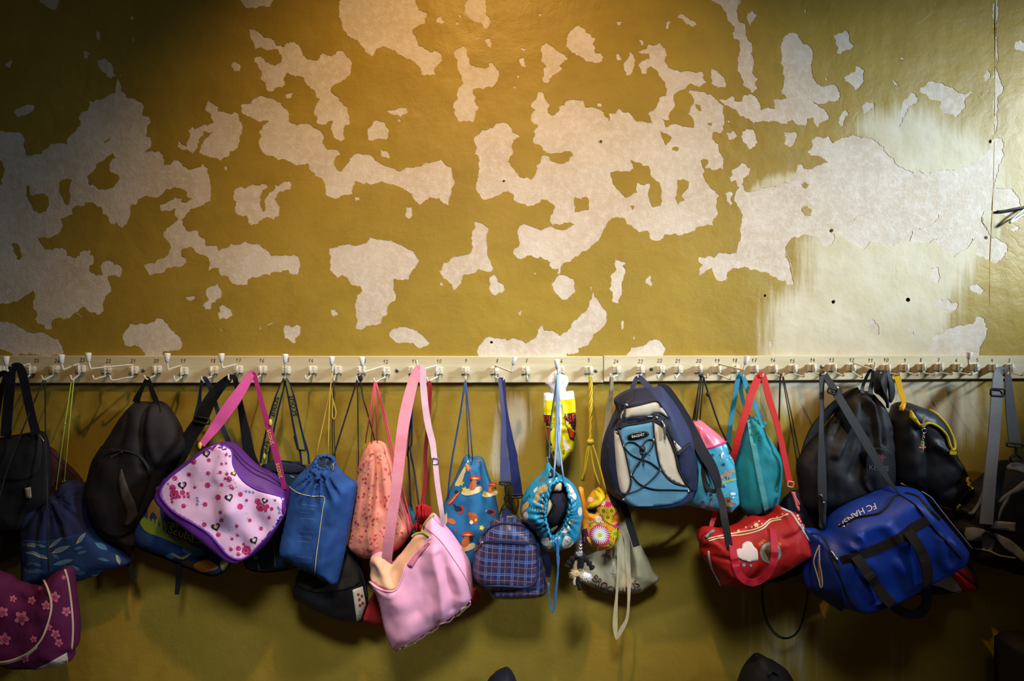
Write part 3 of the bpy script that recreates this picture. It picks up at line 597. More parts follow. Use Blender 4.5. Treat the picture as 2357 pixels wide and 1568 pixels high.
for px, py, rail in ((913.6, 853, railL), (1371, 854, railL), (329, 853, railL), (1499, 849.7, railR), (1891.6, 844, railR), (2357 + 60, 846, railR)):
    V_, F_ = disc(P(px, py, RT), 0.0062, 0.0022); new_obj('screw', V_, F_, steel, rail)

HK = {}
SD = 0.045
def solve(start, px, py, Ln, dmin=0.05):
    best = None
    for k in range(140):
        d = dmin + k * 0.001; e = abs((P(px, py, d) - start).length - Ln)
        if best is None or e < best[0]: best = (e, d)
    return best[1]
def hook(key, label, plate, stem, lower=None, upper=None, knob=None):
    cx, cy = plate; sx, y0, y1 = stem
    t = thing('coat_hook', label, 'coat hook', P(cx, cy, RT), 'coat hooks on the boards')
    c = P(cx, cy, RT)
    a = P(sx, y0, SD); bq = P(sx, y1, SD)
    V1, F1 = rbox(c + Vector((0, -0.002, 0)), 0.027, 0.004, 0.026, 0.004)
    bpl = new_obj('base_plate', V1, F1, hookm, t, smooth=False)
    for sgn in (-1, 1):
        V1, F1 = rbox(c + Vector((sgn * 0.0095, -0.0065, 0)), 0.0075, 0.006, 0.024, 0.002); new_obj('flange', V1, F1, hookm, bpl, smooth=False)
        V1, F1 = disc(c + Vector((sgn * 0.0095, -0.0092, -0.001)), 0.0026, 0.0016, 8); new_obj('screw', V1, F1, hookm, bpl)
    # web from the plate out to the stem
    w = 0.0022; base = [c + Vector((dx, -0.003, dz)) for dx in (-w, w) for dz in (0.011, -0.011)]
    mid = (a + bq) / 2; out = [mid + Vector((dx, 0, dz)) for dx in (-w, w) for dz in (0.012, -0.012)]
    V1 = base + out; F1 = [(0, 1, 5, 4), (2, 6, 7, 3), (0, 4, 6, 2), (1, 3, 7, 5), (4, 5, 7, 6), (0, 2, 3, 1)]
    new_obj('web', V1, F1, hookm, t, smooth=False)
    tube('stem', [a, bq], 0.0034, hookm, t, smooth=1)
    info = {}
    if lower:
        st, el, tp = lower; s0 = bq
        d = solve(s0, el[0], el[1], 0.05); e = P(el[0], el[1], d); tip = P(tp[0], tp[1], d + 0.003)
        m = P(st[0], st[1], SD + 0.002)
        tube('lower_hook', [s0, m, m.lerp(e, .5), e, tip], 0.0026, hookm, t, n=8, smooth=5)
        info['lower'] = (el[0], el[1], d)
    if upper:
        st, el, tp = upper; d = solve(a, el[0], el[1], 0.085); e = P(el[0], el[1], d); tip = P(tp[0], tp[1], d + 0.002)
        m = P(st[0], st[1], SD + 0.003)
        tube('upper_arm', [a, m, m.lerp(e, .5), m.lerp(e, .9), e, e.lerp(tip, .3), tip], 0.0028, hookm, t, n=8, smooth=5)
        info['upper'] = (el[0], el[1], d)
        if knob:
            k0 = P(knob[0], knob[1], d + 0.002); k1 = P(knob[2], knob[3], d + 0.003)
            path = [k0, k0.lerp(k1, .05), k0.lerp(k1, .5), k0.lerp(k1, .9), k0.lerp(k1, .98), k1]
            V1, F1 = sweep(path, circ(0.0088, 14), scales=[.45, .62, .8, 1, .93, .45]); new_obj('knob', V1, F1, knobm, t)
    HK[key] = info
NW = ['', 'one', 'two', 'three', 'four', 'five', 'six', 'seven', 'eight', 'nine', 'ten', 'eleven', 'twelve', 'thirteen', 'fourteen', 'fifteen', 'sixteen', 'seventeen', 'eighteen', 'nineteen', 'twenty', 'twenty-one', 'twenty-two', 'twenty-three', 'twenty-four', 'twenty-five', 'twenty-six']
def hl(n, side, extra=''): return 'cream wire coat hook numbered %s on the %s board%s' % (NW[n], side, extra)
KN = ' with white knob'
L_ = 'left'; R_ = 'right'
hook('L27', 'cream wire coat hook at the extreme left end of the left board', (6, 851), (-1, 842, 864), ((-1, 865), (-14, 873), (-17, 864)))
hook('L25', hl(25, L_, KN), (75, 852), (68, 840, 864), ((68, 865), (52, 873), (48, 864)), ((66, 838), (17, 854), (15, 841)), (15, 841, 14, 820))
hook('L26', hl(26, L_), (128, 850), (121, 842, 864), ((121, 865), (101, 874), (95, 864)))
hook('L23', hl(23, L_, KN), (188.5, 849), (181, 840, 863), ((181.6, 863.5), (166, 875), (162, 863.5)), ((179, 838), (146, 851), (142, 837)), (142, 837, 141.5, 816))
hook('L22', hl(22, L_), (248, 850.6), (241, 841, 864), ((242, 866), (217, 873), (213.5, 864)))
hook('L21', hl(21, L_, ', white-knobbed arm swung left'), (310, 852), (304, 843, 866), ((303, 868), (258, 875.5), (253, 864)), ((301, 840), (209, 849), (204, 833)), (204, 833, 203, 812))
hook('L20', hl(20, L_), (363, 850.6), (356, 842, 864), ((356, 865), (338, 873), (331, 864)))
hook('L19', hl(19, L_, KN), (424, 854), (416, 845, 866), ((417, 869), (403, 878), (400.6, 865)), ((415, 842), (387, 851), (385, 833)), (385, 834, 385.5, 813))
hook('L18', hl(18, L_), (493.6, 852), (486, 845, 866), ((486, 867), (466, 876), (463.5, 867)))
hook('L17', hl(17, L_, KN), (550.5, 850.6), (545, 842, 864), ((542, 868), (527, 874), (526, 862)), ((543.6, 839), (512.6, 847), (510, 833.5)), (510.3, 834, 510, 813.5))
hook('L16', hl(16, L_), (605.6, 851.5), (599.5, 842, 864), ((599.5, 865), (583, 873), (580, 864)))
hook('L15', hl(15, L_, KN), (660, 852), (656, 842, 864), ((656, 866), (656, 876), (656, 869)), ((656, 841), (656.5, 848), (656.5, 837)), (656.5, 837, 657, 815))
hook('L14', hl(14, L_), (721, 851.5), (714, 842, 864), ((715, 865), (705.5, 874), (702, 864)))
hook('Lx', 'white-knobbed cream wire coat hook on the left board between numbers fourteen and thirteen', (778, 851.5), (771, 842, 864), ((771, 865), (768, 877), (766, 867)), ((770, 840), (765, 855), (764, 840)), (764, 841, 764, 820))
hook('L13', hl(13, L_), (833, 852), (828, 844, 864), ((828, 865), (823, 875.5), (820, 867)))
hook('L12', hl(12, L_, KN), (889, 854), (884, 844.6, 866), ((885.7, 868.7), (864, 880), (860, 869.5)), ((881, 843.7), (838, 856.6), (835, 843)), (834.5, 843, 833, 821))
hook('L11', hl(11, L_), (950, 852), (951, 844, 862), ((951, 863), (947, 875), (946, 866)))
hook('L10', hl(10, L_, ' with bare upper rod'), (1010.5, 853), (1004.5, 842, 866), ((1006, 868), (985.6, 878), (982, 868)), ((1003.6, 842), (963, 853), (959, 829)))
hook('L9', hl(9, L_), (1071.7, 853), (1072, 844, 866), ((1072, 867), (1072, 876.5), (1072, 870)))
hook('L8', hl(8, L_, KN), (1139, 853), (1141, 844, 864), ((1141.7, 868.7), (1157, 878), (1160, 868)), ((1141, 842), (1177, 856), (1181, 840)), (1181, 840, 1186, 820))
hook('L7', hl(7, L_), (1210, 853), (1213, 844, 864), ((1213, 866), (1214, 875.5), (1214, 867)))
hook('L6', hl(6, L_, KN), (1290, 851.5), (1287, 842, 864), ((1287, 866), (1283, 876), (1282, 868)), ((1286, 842), (1284, 860), (1283, 849)), (1283, 849, 1281, 827))
hook('L5', hl(5, L_), (1354.4, 852), (1359.5, 843, 864), ((1359.5, 865), (1363, 874), (1364, 865)))
hook('R24', hl(24, R_), (1419, 850.6), (1421.5, 841, 863), ((1420.7, 864), (1406, 870), (1405, 860)))
hook('R23', hl(23, R_), (1474, 850.6), (1476.6, 842, 862), ((1476, 863), (1468, 870), (1468, 862)))
hook('R22', hl(22, R_), (1519.7, 850), (1521, 840, 860), ((1520.5, 861), (1513.6, 870), (1513, 861)))
hook('R21', hl(21, R_), (1561, 850.6), (1563.7, 840, 860), ((1563, 861), (1555, 871), (1554, 862)))
hook('R20', hl(20, R_), (1606.8, 850), (1612, 839, 859), ((1613, 863), (1626.6, 869.5), (1629, 861)))
hook('R19', hl(19, R_, KN), (1649, 850), (1656, 839, 861), ((1653, 862), (1680, 873), (1685, 862)), ((1656, 838.5), (1711, 852), (1715, 839)), (1715, 839, 1720, 819))
hook('R18', hl(18, R_), (1691, 849), (1696, 839, 861), ((1696, 862), (1708, 868), (1711, 861)))
hook('R17', hl(17, R_), (1735, 849), (1741, 840, 859), ((1739, 863), (1754, 868), (1756.6, 860)))
hook('R16', hl(16, R_), (1779, 849), (1785, 839, 859), ((1785, 863), (1800, 867), (1804, 859)))
hook('R15', hl(15, R_), (1824, 848), (1830.6, 838.5, 859), ((1828, 861), (1850, 867), (1853, 859)))
hook('R14', hl(14, R_), (1868, 846), (1875, 838, 857), ((1875, 858), (1894, 863), (1901, 857)))
hook('R13', hl(13, R_), (1914, 846), (1922.6, 838, 856), ((1921, 857), (1941, 865), (1944, 858)))
hook('R12', hl(12, R_, ' with bare upper rod'), (1958, 846), (1966, 838, 855), ((1963, 857), (1984, 869.6), (1986.5, 860)), ((1966.5, 836.5), (2011, 852), (2015, 833)))
hook('R11', hl(11, R_), (2003, 846), (2010, 838, 856), ((2009, 858), (2024, 864), (2027, 857)))
hook('R10', hl(10, R_), (2038, 847), (2047, 838, 857), ((2047.7, 859), (2069, 863), (2071, 857)))
hook('R9', hl(9, R_), (2080, 846), (2089, 838, 855), ((2088, 857), (2111, 864), (2115, 858)))
hook('R8', hl(8, R_), (2120, 845), (2128, 837, 854), ((2126, 858), (2149, 863), (2154, 857)))
hook('R7', hl(7, R_), (2159.5, 845), (2168, 837, 855), ((2167, 858), (2190, 862), (2194, 856)))
hook('R6', hl(6, R_), (2201.6, 845), (2210, 838, 856), ((2208, 858), (2235, 863), (2238.5, 855)))
hook('R5', hl(5, R_, KN), (2241.7, 845), (2249, 837, 856), ((2248, 858), (2237, 862), (2236, 855)), ((2248, 836), (2230, 838), (2229, 827)), (2229, 827, 2232, 811))
hook('R4', hl(4, R_), (2284, 846), (2292, 838, 856), ((2292, 858), (2316, 863), (2321, 857)))
hook('R3', hl(3, R_), (2322, 846), (2330, 838, 857), ((2328, 859), (2352, 864), (2358, 857)))
# ================================================================ bags: inflated cloth bodies with real depth
def tl(x0, y0, s):
    def f(*p): return [(x0 + a / s, y0 + b / s) for a, b in p]
    return f
cL = tl(0, 950, 2.5706); c2 = tl(280, 980, 3.7333); c3 = tl(540, 980, 3.0143); c4 = tl(800, 980, 2.9048); c5 = tl(1060, 980, 3.015); c6 = tl(1300, 860, 2.45)
c7 = tl(1560, 900, 2.6125); c8 = tl(1840, 850, 2.1838); d1 = tl(2140, 850, 3.267); d5 = tl(1600, 1130, 6.533); d6 = tl(1850, 1100, 4.752); d7 = tl(1380, 870, 4.9); d8 = tl(1830, 840, 4.9)
e1 = tl(0, 840, 3.1375); e2 = tl(180, 860, 3.2); e3 = tl(1180, 830, 6.033); e4 = tl(1190, 1040, 6.273); e5 = tl(1290, 1160, 4.75); e6 = tl(1570, 960, 6.273)
r1 = tl(0, 780, 5.8075); r2 = tl(380, 780, 5.8075); r3 = tl(760, 780, 5.8075); r4 = tl(1140, 780, 5.8075); r5 = tl(1500, 780, 5.8075); r6 = tl(1860, 780, 4.742)
def zip3(pts, ds, ws=None, rolls=None):
    """attach depths (list or end-to-end pair) and widths to px points"""
    n = len(pts)
    def ex(v): return [v[0] + (v[-1] - v[0]) * i / (n - 1) for i in range(n)] if len(v) == 2 and n != 2 else list(v)
    ds = ex(ds if isinstance(ds, (list, tuple)) else [ds] * n)
    out = [(p[0], p[1], d) for p, d in zip(pts, ds)]
    if ws is not None:
        ws = ex(ws if isinstance(ws, (list, tuple)) else [ws] * n); out = [a + (w_,) for a, w_ in zip(out, ws)]
        if rolls is not None:
            rolls = ex(rolls if isinstance(rolls, (list, tuple)) else [rolls] * n); out = [a + (r_,) for a, r_ in zip(out, rolls)]
    return out

def ell(cx, cy, rx, ry=None, rot=0.0, n=14):
    ry = rx if ry is None else ry; c, s = math.cos(math.radians(rot)), math.sin(math.radians(rot))
    return [(cx + rx * math.cos(t) * c - ry * math.sin(t) * s, cy + rx * math.cos(t) * s + ry * math.sin(t) * c) for t in (2 * math.pi * i / n for i in range(n))]
def flower(cx, cy, r, k=8, inner=0.45, rot=0.0, sub=3):
    out = []
    for i in range(k * 2 * sub):
        t = 2 * math.pi * i / (k * 2 * sub) + rot; m = 0.5 + 0.5 * math.cos(k * (t - rot))
        out.append((cx + r * (inner + (1 - inner) * m ** 0.6) * math.cos(t), cy + r * (inner + (1 - inner) * m ** 0.6) * math.sin(t)))
    return out
def heart(cx, cy, r, rot=0.0, n=22):
    c, s = math.cos(math.radians(rot)), math.sin(math.radians(rot)); out = []
    for i in range(n):
        t = 2 * math.pi * i / n; x = 16 * math.sin(t) ** 3 / 17; y = -(13 * math.cos(t) - 5 * math.cos(2 * t) - 2 * math.cos(3 * t) - math.cos(4 * t)) / 17
        out.append((cx + r * (x * c - y * s), cy + r * (x * s + y * c)))
    return out
def leaf(cx, cy, r, w, rot, n=8):
    c, s = math.cos(math.radians(rot)), math.sin(math.radians(rot)); pts = []
    for i in range(n + 1): pts.append((-r + 2 * r * i / n, w * math.sin(math.pi * i / n)))
    for i in range(1, n): pts.append((r - 2 * r * i / n, -w * math.sin(math.pi * i / n)))
    return [(cx + x * c - y * s, cy + x * s + y * c) for x, y in pts]
def stroke(pts, w):
    pts = np.array(smooth_path(pts, 4) if len(pts) > 2 else pts, float)
    t = np.gradient(pts, axis=0); t /= np.maximum(np.linalg.norm(t, axis=1), 1e-6)[:, None]; n = np.stack([-t[:, 1], t[:, 0]], 1) * w / 2
    return [tuple(p) for p in pts + n] + [tuple(p) for p in (pts - n)[::-1]]

class Bag:
    def __init__(s, name, label, cat, outline, d0, hf, hb, mat, R=45, plateau=None, step=5.5, folds=(), gathers=(), dents=(), noise=(0.004, 90, 1), tilt=(0, 0), group='school bags on the hooks', smooth=6, body='body', rnd=0.5):
        s.mat = mat; s.d0 = d0; s.hf = hf; s.hb = hb; s.R = R; s.rnd = rnd
        s.dref = d0 + 0.35 * hf
        s.out = np.array(arclen_smooth(outline, step, smooth)); s.plat = plateau and np.array(arclen_smooth(plateau, step * 1.5, 4))
        s.folds = [(np.array(smooth_path(p, 4)), a, w_) for p, a, w_ in folds]; s.gath = gathers; s.noise = noise
        s.dents = [(np.array(arclen_smooth(p, step, 4)), a, w_) for p, a, w_ in dents]
        s.c = s.out.mean(0); s.tilt = tilt
        bot = s.out[:, 1].max(); base = P(s.c[0], bot, s.dref); s.root = thing(name, label, cat, base, group)
        s.pr = []; s.prm = []; s.grid = None
        s.gs = 2.2; s.g0 = s.out.min(0) - 8; nx, ny = ((s.out.max(0) + 8 - s.g0) / s.gs).astype(int) + 2
        qx, qy = np.meshgrid(s.g0[0] + np.arange(nx) * s.gs, s.g0[1] + np.arange(ny) * s.gs)
        s.grid = s.f_exact(np.stack([qx.ravel(), qy.ravel()], 1)).reshape(ny, nx)
        # mesh
        lo, hi = s.out.min(0), s.out.max(0); h = step
        gx, gy = np.meshgrid(np.arange(lo[0], hi[0], h), np.arange(lo[1], hi[1], h * 0.87)); gx = gx + (np.arange(gx.shape[0]) % 2)[:, None] * h / 2
        g = np.stack([gx.ravel(), gy.ravel()], 1); g = g[inpoly(g, s.out)]; g = g[polydist(g, s.out) > step * 0.55]
        n = len(s.out); V, F = cdt(np.vstack([s.out, g]), [(i, (i + 1) % n) for i in range(n)])
        F = np.array(F); C = V[F].mean(1); F = F[inpoly(C, s.out)]
        area = (V[F[:, 1], 0] - V[F[:, 0], 0]) * (V[F[:, 2], 1] - V[F[:, 0], 1]) - (V[F[:, 2], 0] - V[F[:, 0], 0]) * (V[F[:, 1], 1] - V[F[:, 0], 1])
        F = np.where((area > 0)[:, None], F, F[:, ::-1])
        df = s.f_exact(V); db = s.back(V); on = polydist(V, s.out) < 1e-3
        fr = s.world(V, df); m = np.where(on, -1, 0); idx = np.cumsum(~on) - 1 + len(V); bidx = np.where(on, np.arange(len(V)), idx)
        bk = s.world(V[~on], db[~on]); allv = np.vstack([fr, bk]); uv = np.vstack([V, V[~on]]) / 100.0
        faces = np.vstack([F[:, ::-1] if s.flip(fr, F) else F, bidx[F] if s.flip(fr, F) else bidx[F[:, ::-1]]])
        s.body = new_obj(body, allv, faces, mat, s.root, uv=uv)
    def flip(s, v, F):
        a, b, c = v[F[0, 0]], v[F[0, 1]], v[F[0, 2]]; return np.cross(b - a, c - a)[1] > 0
    def prof(s, p):
        do = polydist(p, s.out); ins = inpoly(p, s.out); do = np.where(ins, do, 0)
        if s.plat is not None:
            dp = np.where(inpoly(p, s.plat), 0, polydist(p, s.plat)); t = do / (do + dp + 1e-6); pf = np.sin(t * math.pi / 2) ** 0.9
            pf = pf * (0.9 + 0.1 * np.clip(do / 140, 0, 1))
        else:
            t = np.clip(do / s.R, 0, 1); pf = np.power(np.maximum(1 - (1 - t) ** 2, 0), s.rnd)
        return pf, do
    def f(s, p):
        p = np.asarray(p, float)
        if s.grid is None: return s.f_exact(p)
        x = np.clip((p[:, 0] - s.g0[0]) / s.gs, 0, s.grid.shape[1] - 1.001); y = np.clip((p[:, 1] - s.g0[1]) / s.gs, 0, s.grid.shape[0] - 1.001)
        i, j = x.astype(int), y.astype(int); u, v = x - i, y - j; G = s.grid
        return (G[j, i] * (1 - u) + G[j, i + 1] * u) * (1 - v) + (G[j + 1, i] * (1 - u) + G[j + 1, i + 1] * u) * v
    def f_exact(s, p):
        pf, do = s.prof(p); e = np.clip(do / 22, 0, 1)
        d = s.d0 + s.tilt[0] * (p[:, 0] - s.c[0]) + s.tilt[1] * (p[:, 1] - s.c[1]) + s.hf * pf
        a, sc, sd = s.noise; d = d + a * e * (wob(p[:, 0], p[:, 1], sc, sd) + 0.24 * wob(p[:, 0] * 1.3, p[:, 1] * 0.75, sc * 0.34, sd + 2))
        for q, am, w_ in s.folds: d = d + am * e * np.exp(-(polydist(p, q, False) / w_) ** 2)
        for cx, cy, n, am, r0, r1_ in s.gath:
            x, y = p[:, 0] - cx, p[:, 1] - cy; r = np.hypot(x, y); an = np.arctan2(y, x)
            fall = np.clip((r1_ - r) / (r1_ - r0), 0, 1) * np.clip(r / max(r0, 1), 0, 1)
            d = d + am * e * fall * np.sin(n * an + 1.7 * np.sin(3 * an + cx))
        for q, am, w_ in s.dents:
            ins = inpoly(p, q); dd = polydist(p, q); d = d - am * np.where(ins, 1 - np.exp(-dd / w_), 0)
        return np.maximum(d, 0.006)
    def back(s, p):
        pf, do = s.prof(p); d = s.d0 + s.tilt[0] * (p[:, 0] - s.c[0]) + s.tilt[1] * (p[:, 1] - s.c[1]) - s.hb * pf
        return np.maximum(d, 0.006)
    def world(s, ab, d):
        ab = np.asarray(ab, float); k = S * (D - s.dref) / D
        return np.stack([(ab[:, 0] - CX) * k, -np.asarray(d), ZC + (CY - ab[:, 1]) * k], 1)
    def m(s, px):
        """photo pixels -> body-plane coordinates of the front surface point seen there"""
        px = np.asarray(px, float); c = np.array([CX, CY]); ab = px.copy()
        for _ in range(14): ab = 0.55 * ab + 0.45 * (c + (px - c) * ((D - s.f(ab)) / (D - s.dref))[:, None])
        return ab
    def at(s, px, off=0.001):
        ab = s.m([px]); return Vector(s.world(ab, s.f(ab) + off)[0])
    def fill(s, poly, off, step=6.0, smooth=0):
        poly = smooth_path(poly, smooth, True) if smooth else poly
        q = s.m(resample(thin(list(map(tuple, poly)), 0.3), step)); n = len(q)
        lo, hi = q.min(0), q.max(0); pts = [q]
        if (hi - lo).min() > step * 1.2:
            gx, gy = np.meshgrid(np.arange(lo[0] + step / 2, hi[0], step), np.arange(lo[1] + step / 2, hi[1], step)); g = np.stack([gx.ravel(), gy.ravel()], 1)
            g = g[inpoly(g, q)]
            if len(g): g = g[polydist(g, q) > step * 0.45]
            if len(g): pts.append(g)
        V, F = cdt(np.vstack(pts), [(i, (i + 1) % n) for i in range(n)])
        if not len(F): return None
        F = np.array(F); F = F[inpoly(V[F].mean(1), q)]
        if not len(F): return None
        W_ = s.world(V, s.f(V) + off)
        a, b, c = W_[F[:, 0]], W_[F[:, 1]], W_[F[:, 2]]; F = np.where((np.cross(b - a, c - a)[:, 1] > 0)[:, None], F[:, ::-1], F)
        return W_, F, V
    def panel(s, name, poly, mat, off=0.0012, smooth=4, parent=None, label=None, step=6.0):
        r = s.fill(poly, off, step, smooth)
        W_, F, V = r; vv = [tuple(v) for v in W_]; faces = [tuple(t) for t in F]; cnt = {}
        for t in faces:
            for e in ((t[0], t[1]), (t[1], t[2]), (t[2], t[0])):
                k = (min(e), max(e)); cnt[k] = None if k in cnt else e
        low = {}; uv = list(V / 100.0)
        for k, e in cnt.items():
            if e is None: continue
            for v in e:
                if v not in low: low[v] = len(vv); vv.append((vv[v][0], vv[v][1] + off + 0.001, vv[v][2])); uv.append(uv[v])
            faces.append((e[1], e[0], low[e[0]], low[e[1]]))
        o = new_obj(name, vv, faces, mat, parent or s.root, uv=uv)
        if label: o['label'] = label
        return o
    def mark(s, poly, mat, layer=1, step=5.0, smooth=0):
        r = s.fill(poly, 0.0009 + 0.0005 * layer, step, smooth)
        if r is not None:
            if mat not in s.prm: s.prm.append(mat)
            s.pr.append((r[0], r[1], s.prm.index(mat)))
    def text(s, string, cx, cy, size, rot, mat, layer=1, shear=0.0, bend=0.0, sx=1.0):
        V, F = TEXT[string]; c, sn = math.cos(math.radians(rot)), math.sin(math.radians(rot))
        x = V[:, 0] * size * sx + shear * V[:, 1] * size; y = -V[:, 1] * size + bend * (V[:, 0]) ** 2 * size
        px = np.stack([cx + x * c - y * sn, cy + x * sn + y * c], 1); ab = s.m(px); W_ = s.world(ab, s.f(ab) + 0.0012 + 0.0005 * layer)
        if mat not in s.prm: s.prm.append(mat)
        F = np.array(F); a, b, cc_ = W_[F[:, 0]], W_[F[:, 1]], W_[F[:, 2]]; F = np.where((np.cross(b - a, cc_ - a)[:, 1] > 0)[:, None], F[:, ::-1], F)
        s.pr.append((W_, F, s.prm.index(mat)))
    def done(s, name='printed_pattern', label=None, big=15.0, parent=None):
        if not s.pr: return
        k = S * (D - s.dref) / D; small = []
        for v, f, mi in s.pr:
            e = (v.max(0) - v.min(0)) / k
            if max(e[0], e[2]) > big and len(s.pr) < 400: new_obj(name, v, f, s.prm[mi], parent or s.root)
            else: small.append((v, f, mi))
        if small:
            V = np.vstack([p[0] for p in small]); F = []; M = []; o = 0
            for v, f, mi in small: F += [tuple(t + o) for t in f]; M += [mi] * len(f); o += len(v)
            ob = new_obj(name + '_small' if len(small) < len(s.pr) else name, V, F, s.prm, parent or s.root, fmat=M); ob['kind'] = 'stuff'
        s.pr = []; s.prm = []
    def line(s, name, pts, r, mat, off=0.001, smooth=5, n=6, parent=None, closed=False):
        pp = np.array(smooth_path(pts, smooth, closed)) if len(pts) > 2 else resample(pts, 5, False)
        ab = s.m(pp); W_ = s.world(ab, s.f(ab) + off)
        V, F = sweep([Vector(v) for v in W_], circ(r, n), closed); return new_obj(name, V, F, mat, parent or s.root)
    def strap(s, name, pts, width, mat, off=0.003, t=0.0018, smooth=5, parent=None):
        """webbing lying on the bag; pts (px, py[, extra offset])"""
        full = [(p[0], p[1], p[2] if len(p) > 2 else 0.0) for p in pts]
        pp = smooth_path(full, smooth) if len(full) > 2 else [tuple(q) for q in resample([f[:2] for f in full], 6, False)]
        ab = s.m([q[:2] for q in pp]); ex = np.array([q[2] if len(q) > 2 else 0 for q in pp]); W_ = s.world(ab, s.f(ab) + off + ex)
        wd = width * S * (D - s.dref) / D
        V, F = sweep([Vector(v) for v in W_], [(-.5, -.5), (.5, -.5), (.5, .5), (-.5, .5)], up=(0, -1, 0), scales=[(wd, t)] * len(W_)); return new_obj(name, V, F, mat, parent or s.root, smooth=False)
    def stud(s, name, px, r, mat, off=0.0, parent=None, sq=1.0):
        c = s.at(px, off); V, F = ball(c, r, r * sq, r); return new_obj(name, V, F, mat, parent or s.root)

def ball(c, rx, ry, rz, nu=10, nv=7):
    V = []; F = []
    for j in range(nv + 1):
        t = math.pi * j / nv
        for i in range(nu): a = 2 * math.pi * i / nu; V.append(Vector((c[0] + rx * math.sin(t) * math.cos(a), c[1] + ry * math.sin(t) * math.sin(a), c[2] + rz * math.cos(t))))
    for j in range(nv):
        for i in range(nu): F.append((j * nu + i, (j + 1) * nu + i, (j + 1) * nu + (i + 1) % nu, j * nu + (i + 1) % nu))
    return V, F
def strap_text(name, pts, string, size, t0, mat, parent, off=0.0018):
    """letters printed along a free strap; pts (px,py,d), size in px, t0 = start fraction along path"""
    sp = smooth_path(pts, 8); path = [P(*p[:3]) for p in sp]; ln = [0.0]
    for i in range(1, len(path)): ln.append(ln[-1] + (path[i] - path[i - 1]).length)
    V, F = TEXT[string]; k = size * S; out = []
    xs = V[:, 0] - V[:, 0].min()
    for (x, y), xx in zip(V, xs):
        u = min(max(t0 * ln[-1] + xx * k, 0), ln[-1] - 1e-5); i = max(j for j in range(len(ln)) if ln[j] <= u); i = min(i, len(path) - 2)
        q = path[i].lerp(path[i + 1], (u - ln[i]) / max(ln[i + 1] - ln[i], 1e-6)); t = (path[i + 1] - path[i]).normalized(); sd = t.cross(Vector((0, -1, 0))).normalized()
        out.append(q + sd * (-y * k) + Vector((0, -off, 0)))
    return new_obj(name, out, F, mat, parent, smooth=False)
def ring(name, c, R_, r, mat, parent, tilt=0.0, sy=1.0):
    path = [c + Vector((R_ * math.cos(a), R_ * math.sin(a) * math.sin(tilt), sy * R_ * math.sin(a) * math.cos(tilt))) for a in (2 * math.pi * i / 14 for i in range(14))]
    V, F = sweep(path, circ(r, 6), True); return new_obj(name, V, F, mat, parent)
def frame(name, px, py, d, w_, h_, r, mat, parent, rot=0.0):
    """rectangular wire buckle, size in px"""
    c, s_ = math.cos(math.radians(rot)), math.sin(math.radians(rot))
    pts = [(-w_ / 2, -h_ / 2), (w_ / 2, -h_ / 2), (w_ / 2, h_ / 2), (-w_ / 2, h_ / 2)]; q = []
    for i in range(4):
        a, b = pts[i], pts[(i + 1) % 4]
        for t in (0.1, 0.5, 0.9): x, y = a[0] + (b[0] - a[0]) * t, a[1] + (b[1] - a[1]) * t; q.append(P(px + x * c - y * s_, py + x * s_ + y * c, d))
    V, F = sweep(q, circ(r, 6), True); return new_obj(name, V, F, mat, parent)

# shared bag materials
black = fabric('black_nylon', '#17171a', 0.62, 0.2, wb=0.3, spec=0.35); blackweb = fabric('black_webbing', '#1b1b1c', 0.7, 0.2, weave=1600, wb=0.3)
brass = plain('yellow_plastic', '#e3c04a', 0.35); silver = plain('bright_metal', '#c9c9c6', 0.25, 0.9); blackcord = plain('black_cord', '#151517', 0.75)
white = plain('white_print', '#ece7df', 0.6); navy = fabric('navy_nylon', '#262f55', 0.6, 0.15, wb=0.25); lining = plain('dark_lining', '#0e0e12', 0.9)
# ================================================================ the bags, left to right
GR = 'school bags on the hooks'
# --- maroon bag behind, far left
b = Bag('maroon_bag', 'dark maroon cloth bag behind the black shoulder bag at the left edge', 'bag', e1((-200,720),(100,610),(340,590),(440,680),(560,800),(590,880),(500,1100),(140,1350),(60,1400),(-200,1440)), 0.035, 0.02, 0.025, fabric('maroon_cloth', '#3a1a1c', 0.85), R=60)
ribbon('strap', zip3(e1((-40, 90), (40, 60), (20, 160), (-10, 300), (-30, 560), (20, 680)), [.075, .085, .08, .07, .055, .05]), 12, fabric('maroon_web', '#241416', 0.8), b.root)
b.line('seam', e1((340,595),(430,690),(550,810)), 0.0012, black)
# --- black shoulder bag
b = Bag('shoulder_bag', 'black flap shoulder bag with a wide dark strap and small white tag', 'bag', e1((-190,600),(0,528),(150,500),(285,482),(330,550),(345,700),(345,900),(310,1010),(200,1090),(130,1190),(0,1210),(-190,1210)), 0.085, 0.03, 0.025, fabric('black_canvas', '#131317', 0.8, 0.2), R=60, folds=[(e1((250,640),(240,800),(120,900)), 0.006, 12)])
b.panel('flap', e1((-180,610),(0,540),(150,512),(275,495),(305,570),(290,740),(200,820),(0,840),(-180,840)), fabric('black_flap', '#18191f', 0.75), 0.004)
b.panel('tag', e1((188,888),(222,882),(228,960),(195,962)), plain('grey_label', '#9a978c', 0.6), 0.005, 0)
b.line('zip', e1((160,500),(215,490),(280,483)), 0.0016, silver, 0.004); b.line('trim', e1((292,508),(310,530),(326,553)), 0.0018, plain('copper_trim', '#b98a5c', 0.3, 0.8), 0.004)
sm = fabric('navy_black_web', '#171a26', 0.75, 0.2)
ribbon('strap', zip3(e1((95,22),(78,60),(70,180),(55,330),(42,520)), [.125, .125, .12, .11, .105], [18, 22, 23, 24, 24]), 24, sm, b.root)
ribbon('strap', zip3(e1((90,20),(130,12),(160,60),(195,220),(230,380),(262,500)), [.125, .127, .125, .12, .115, .118], [16, 18, 20, 20, 20, 21]), 20, sm, b.root)
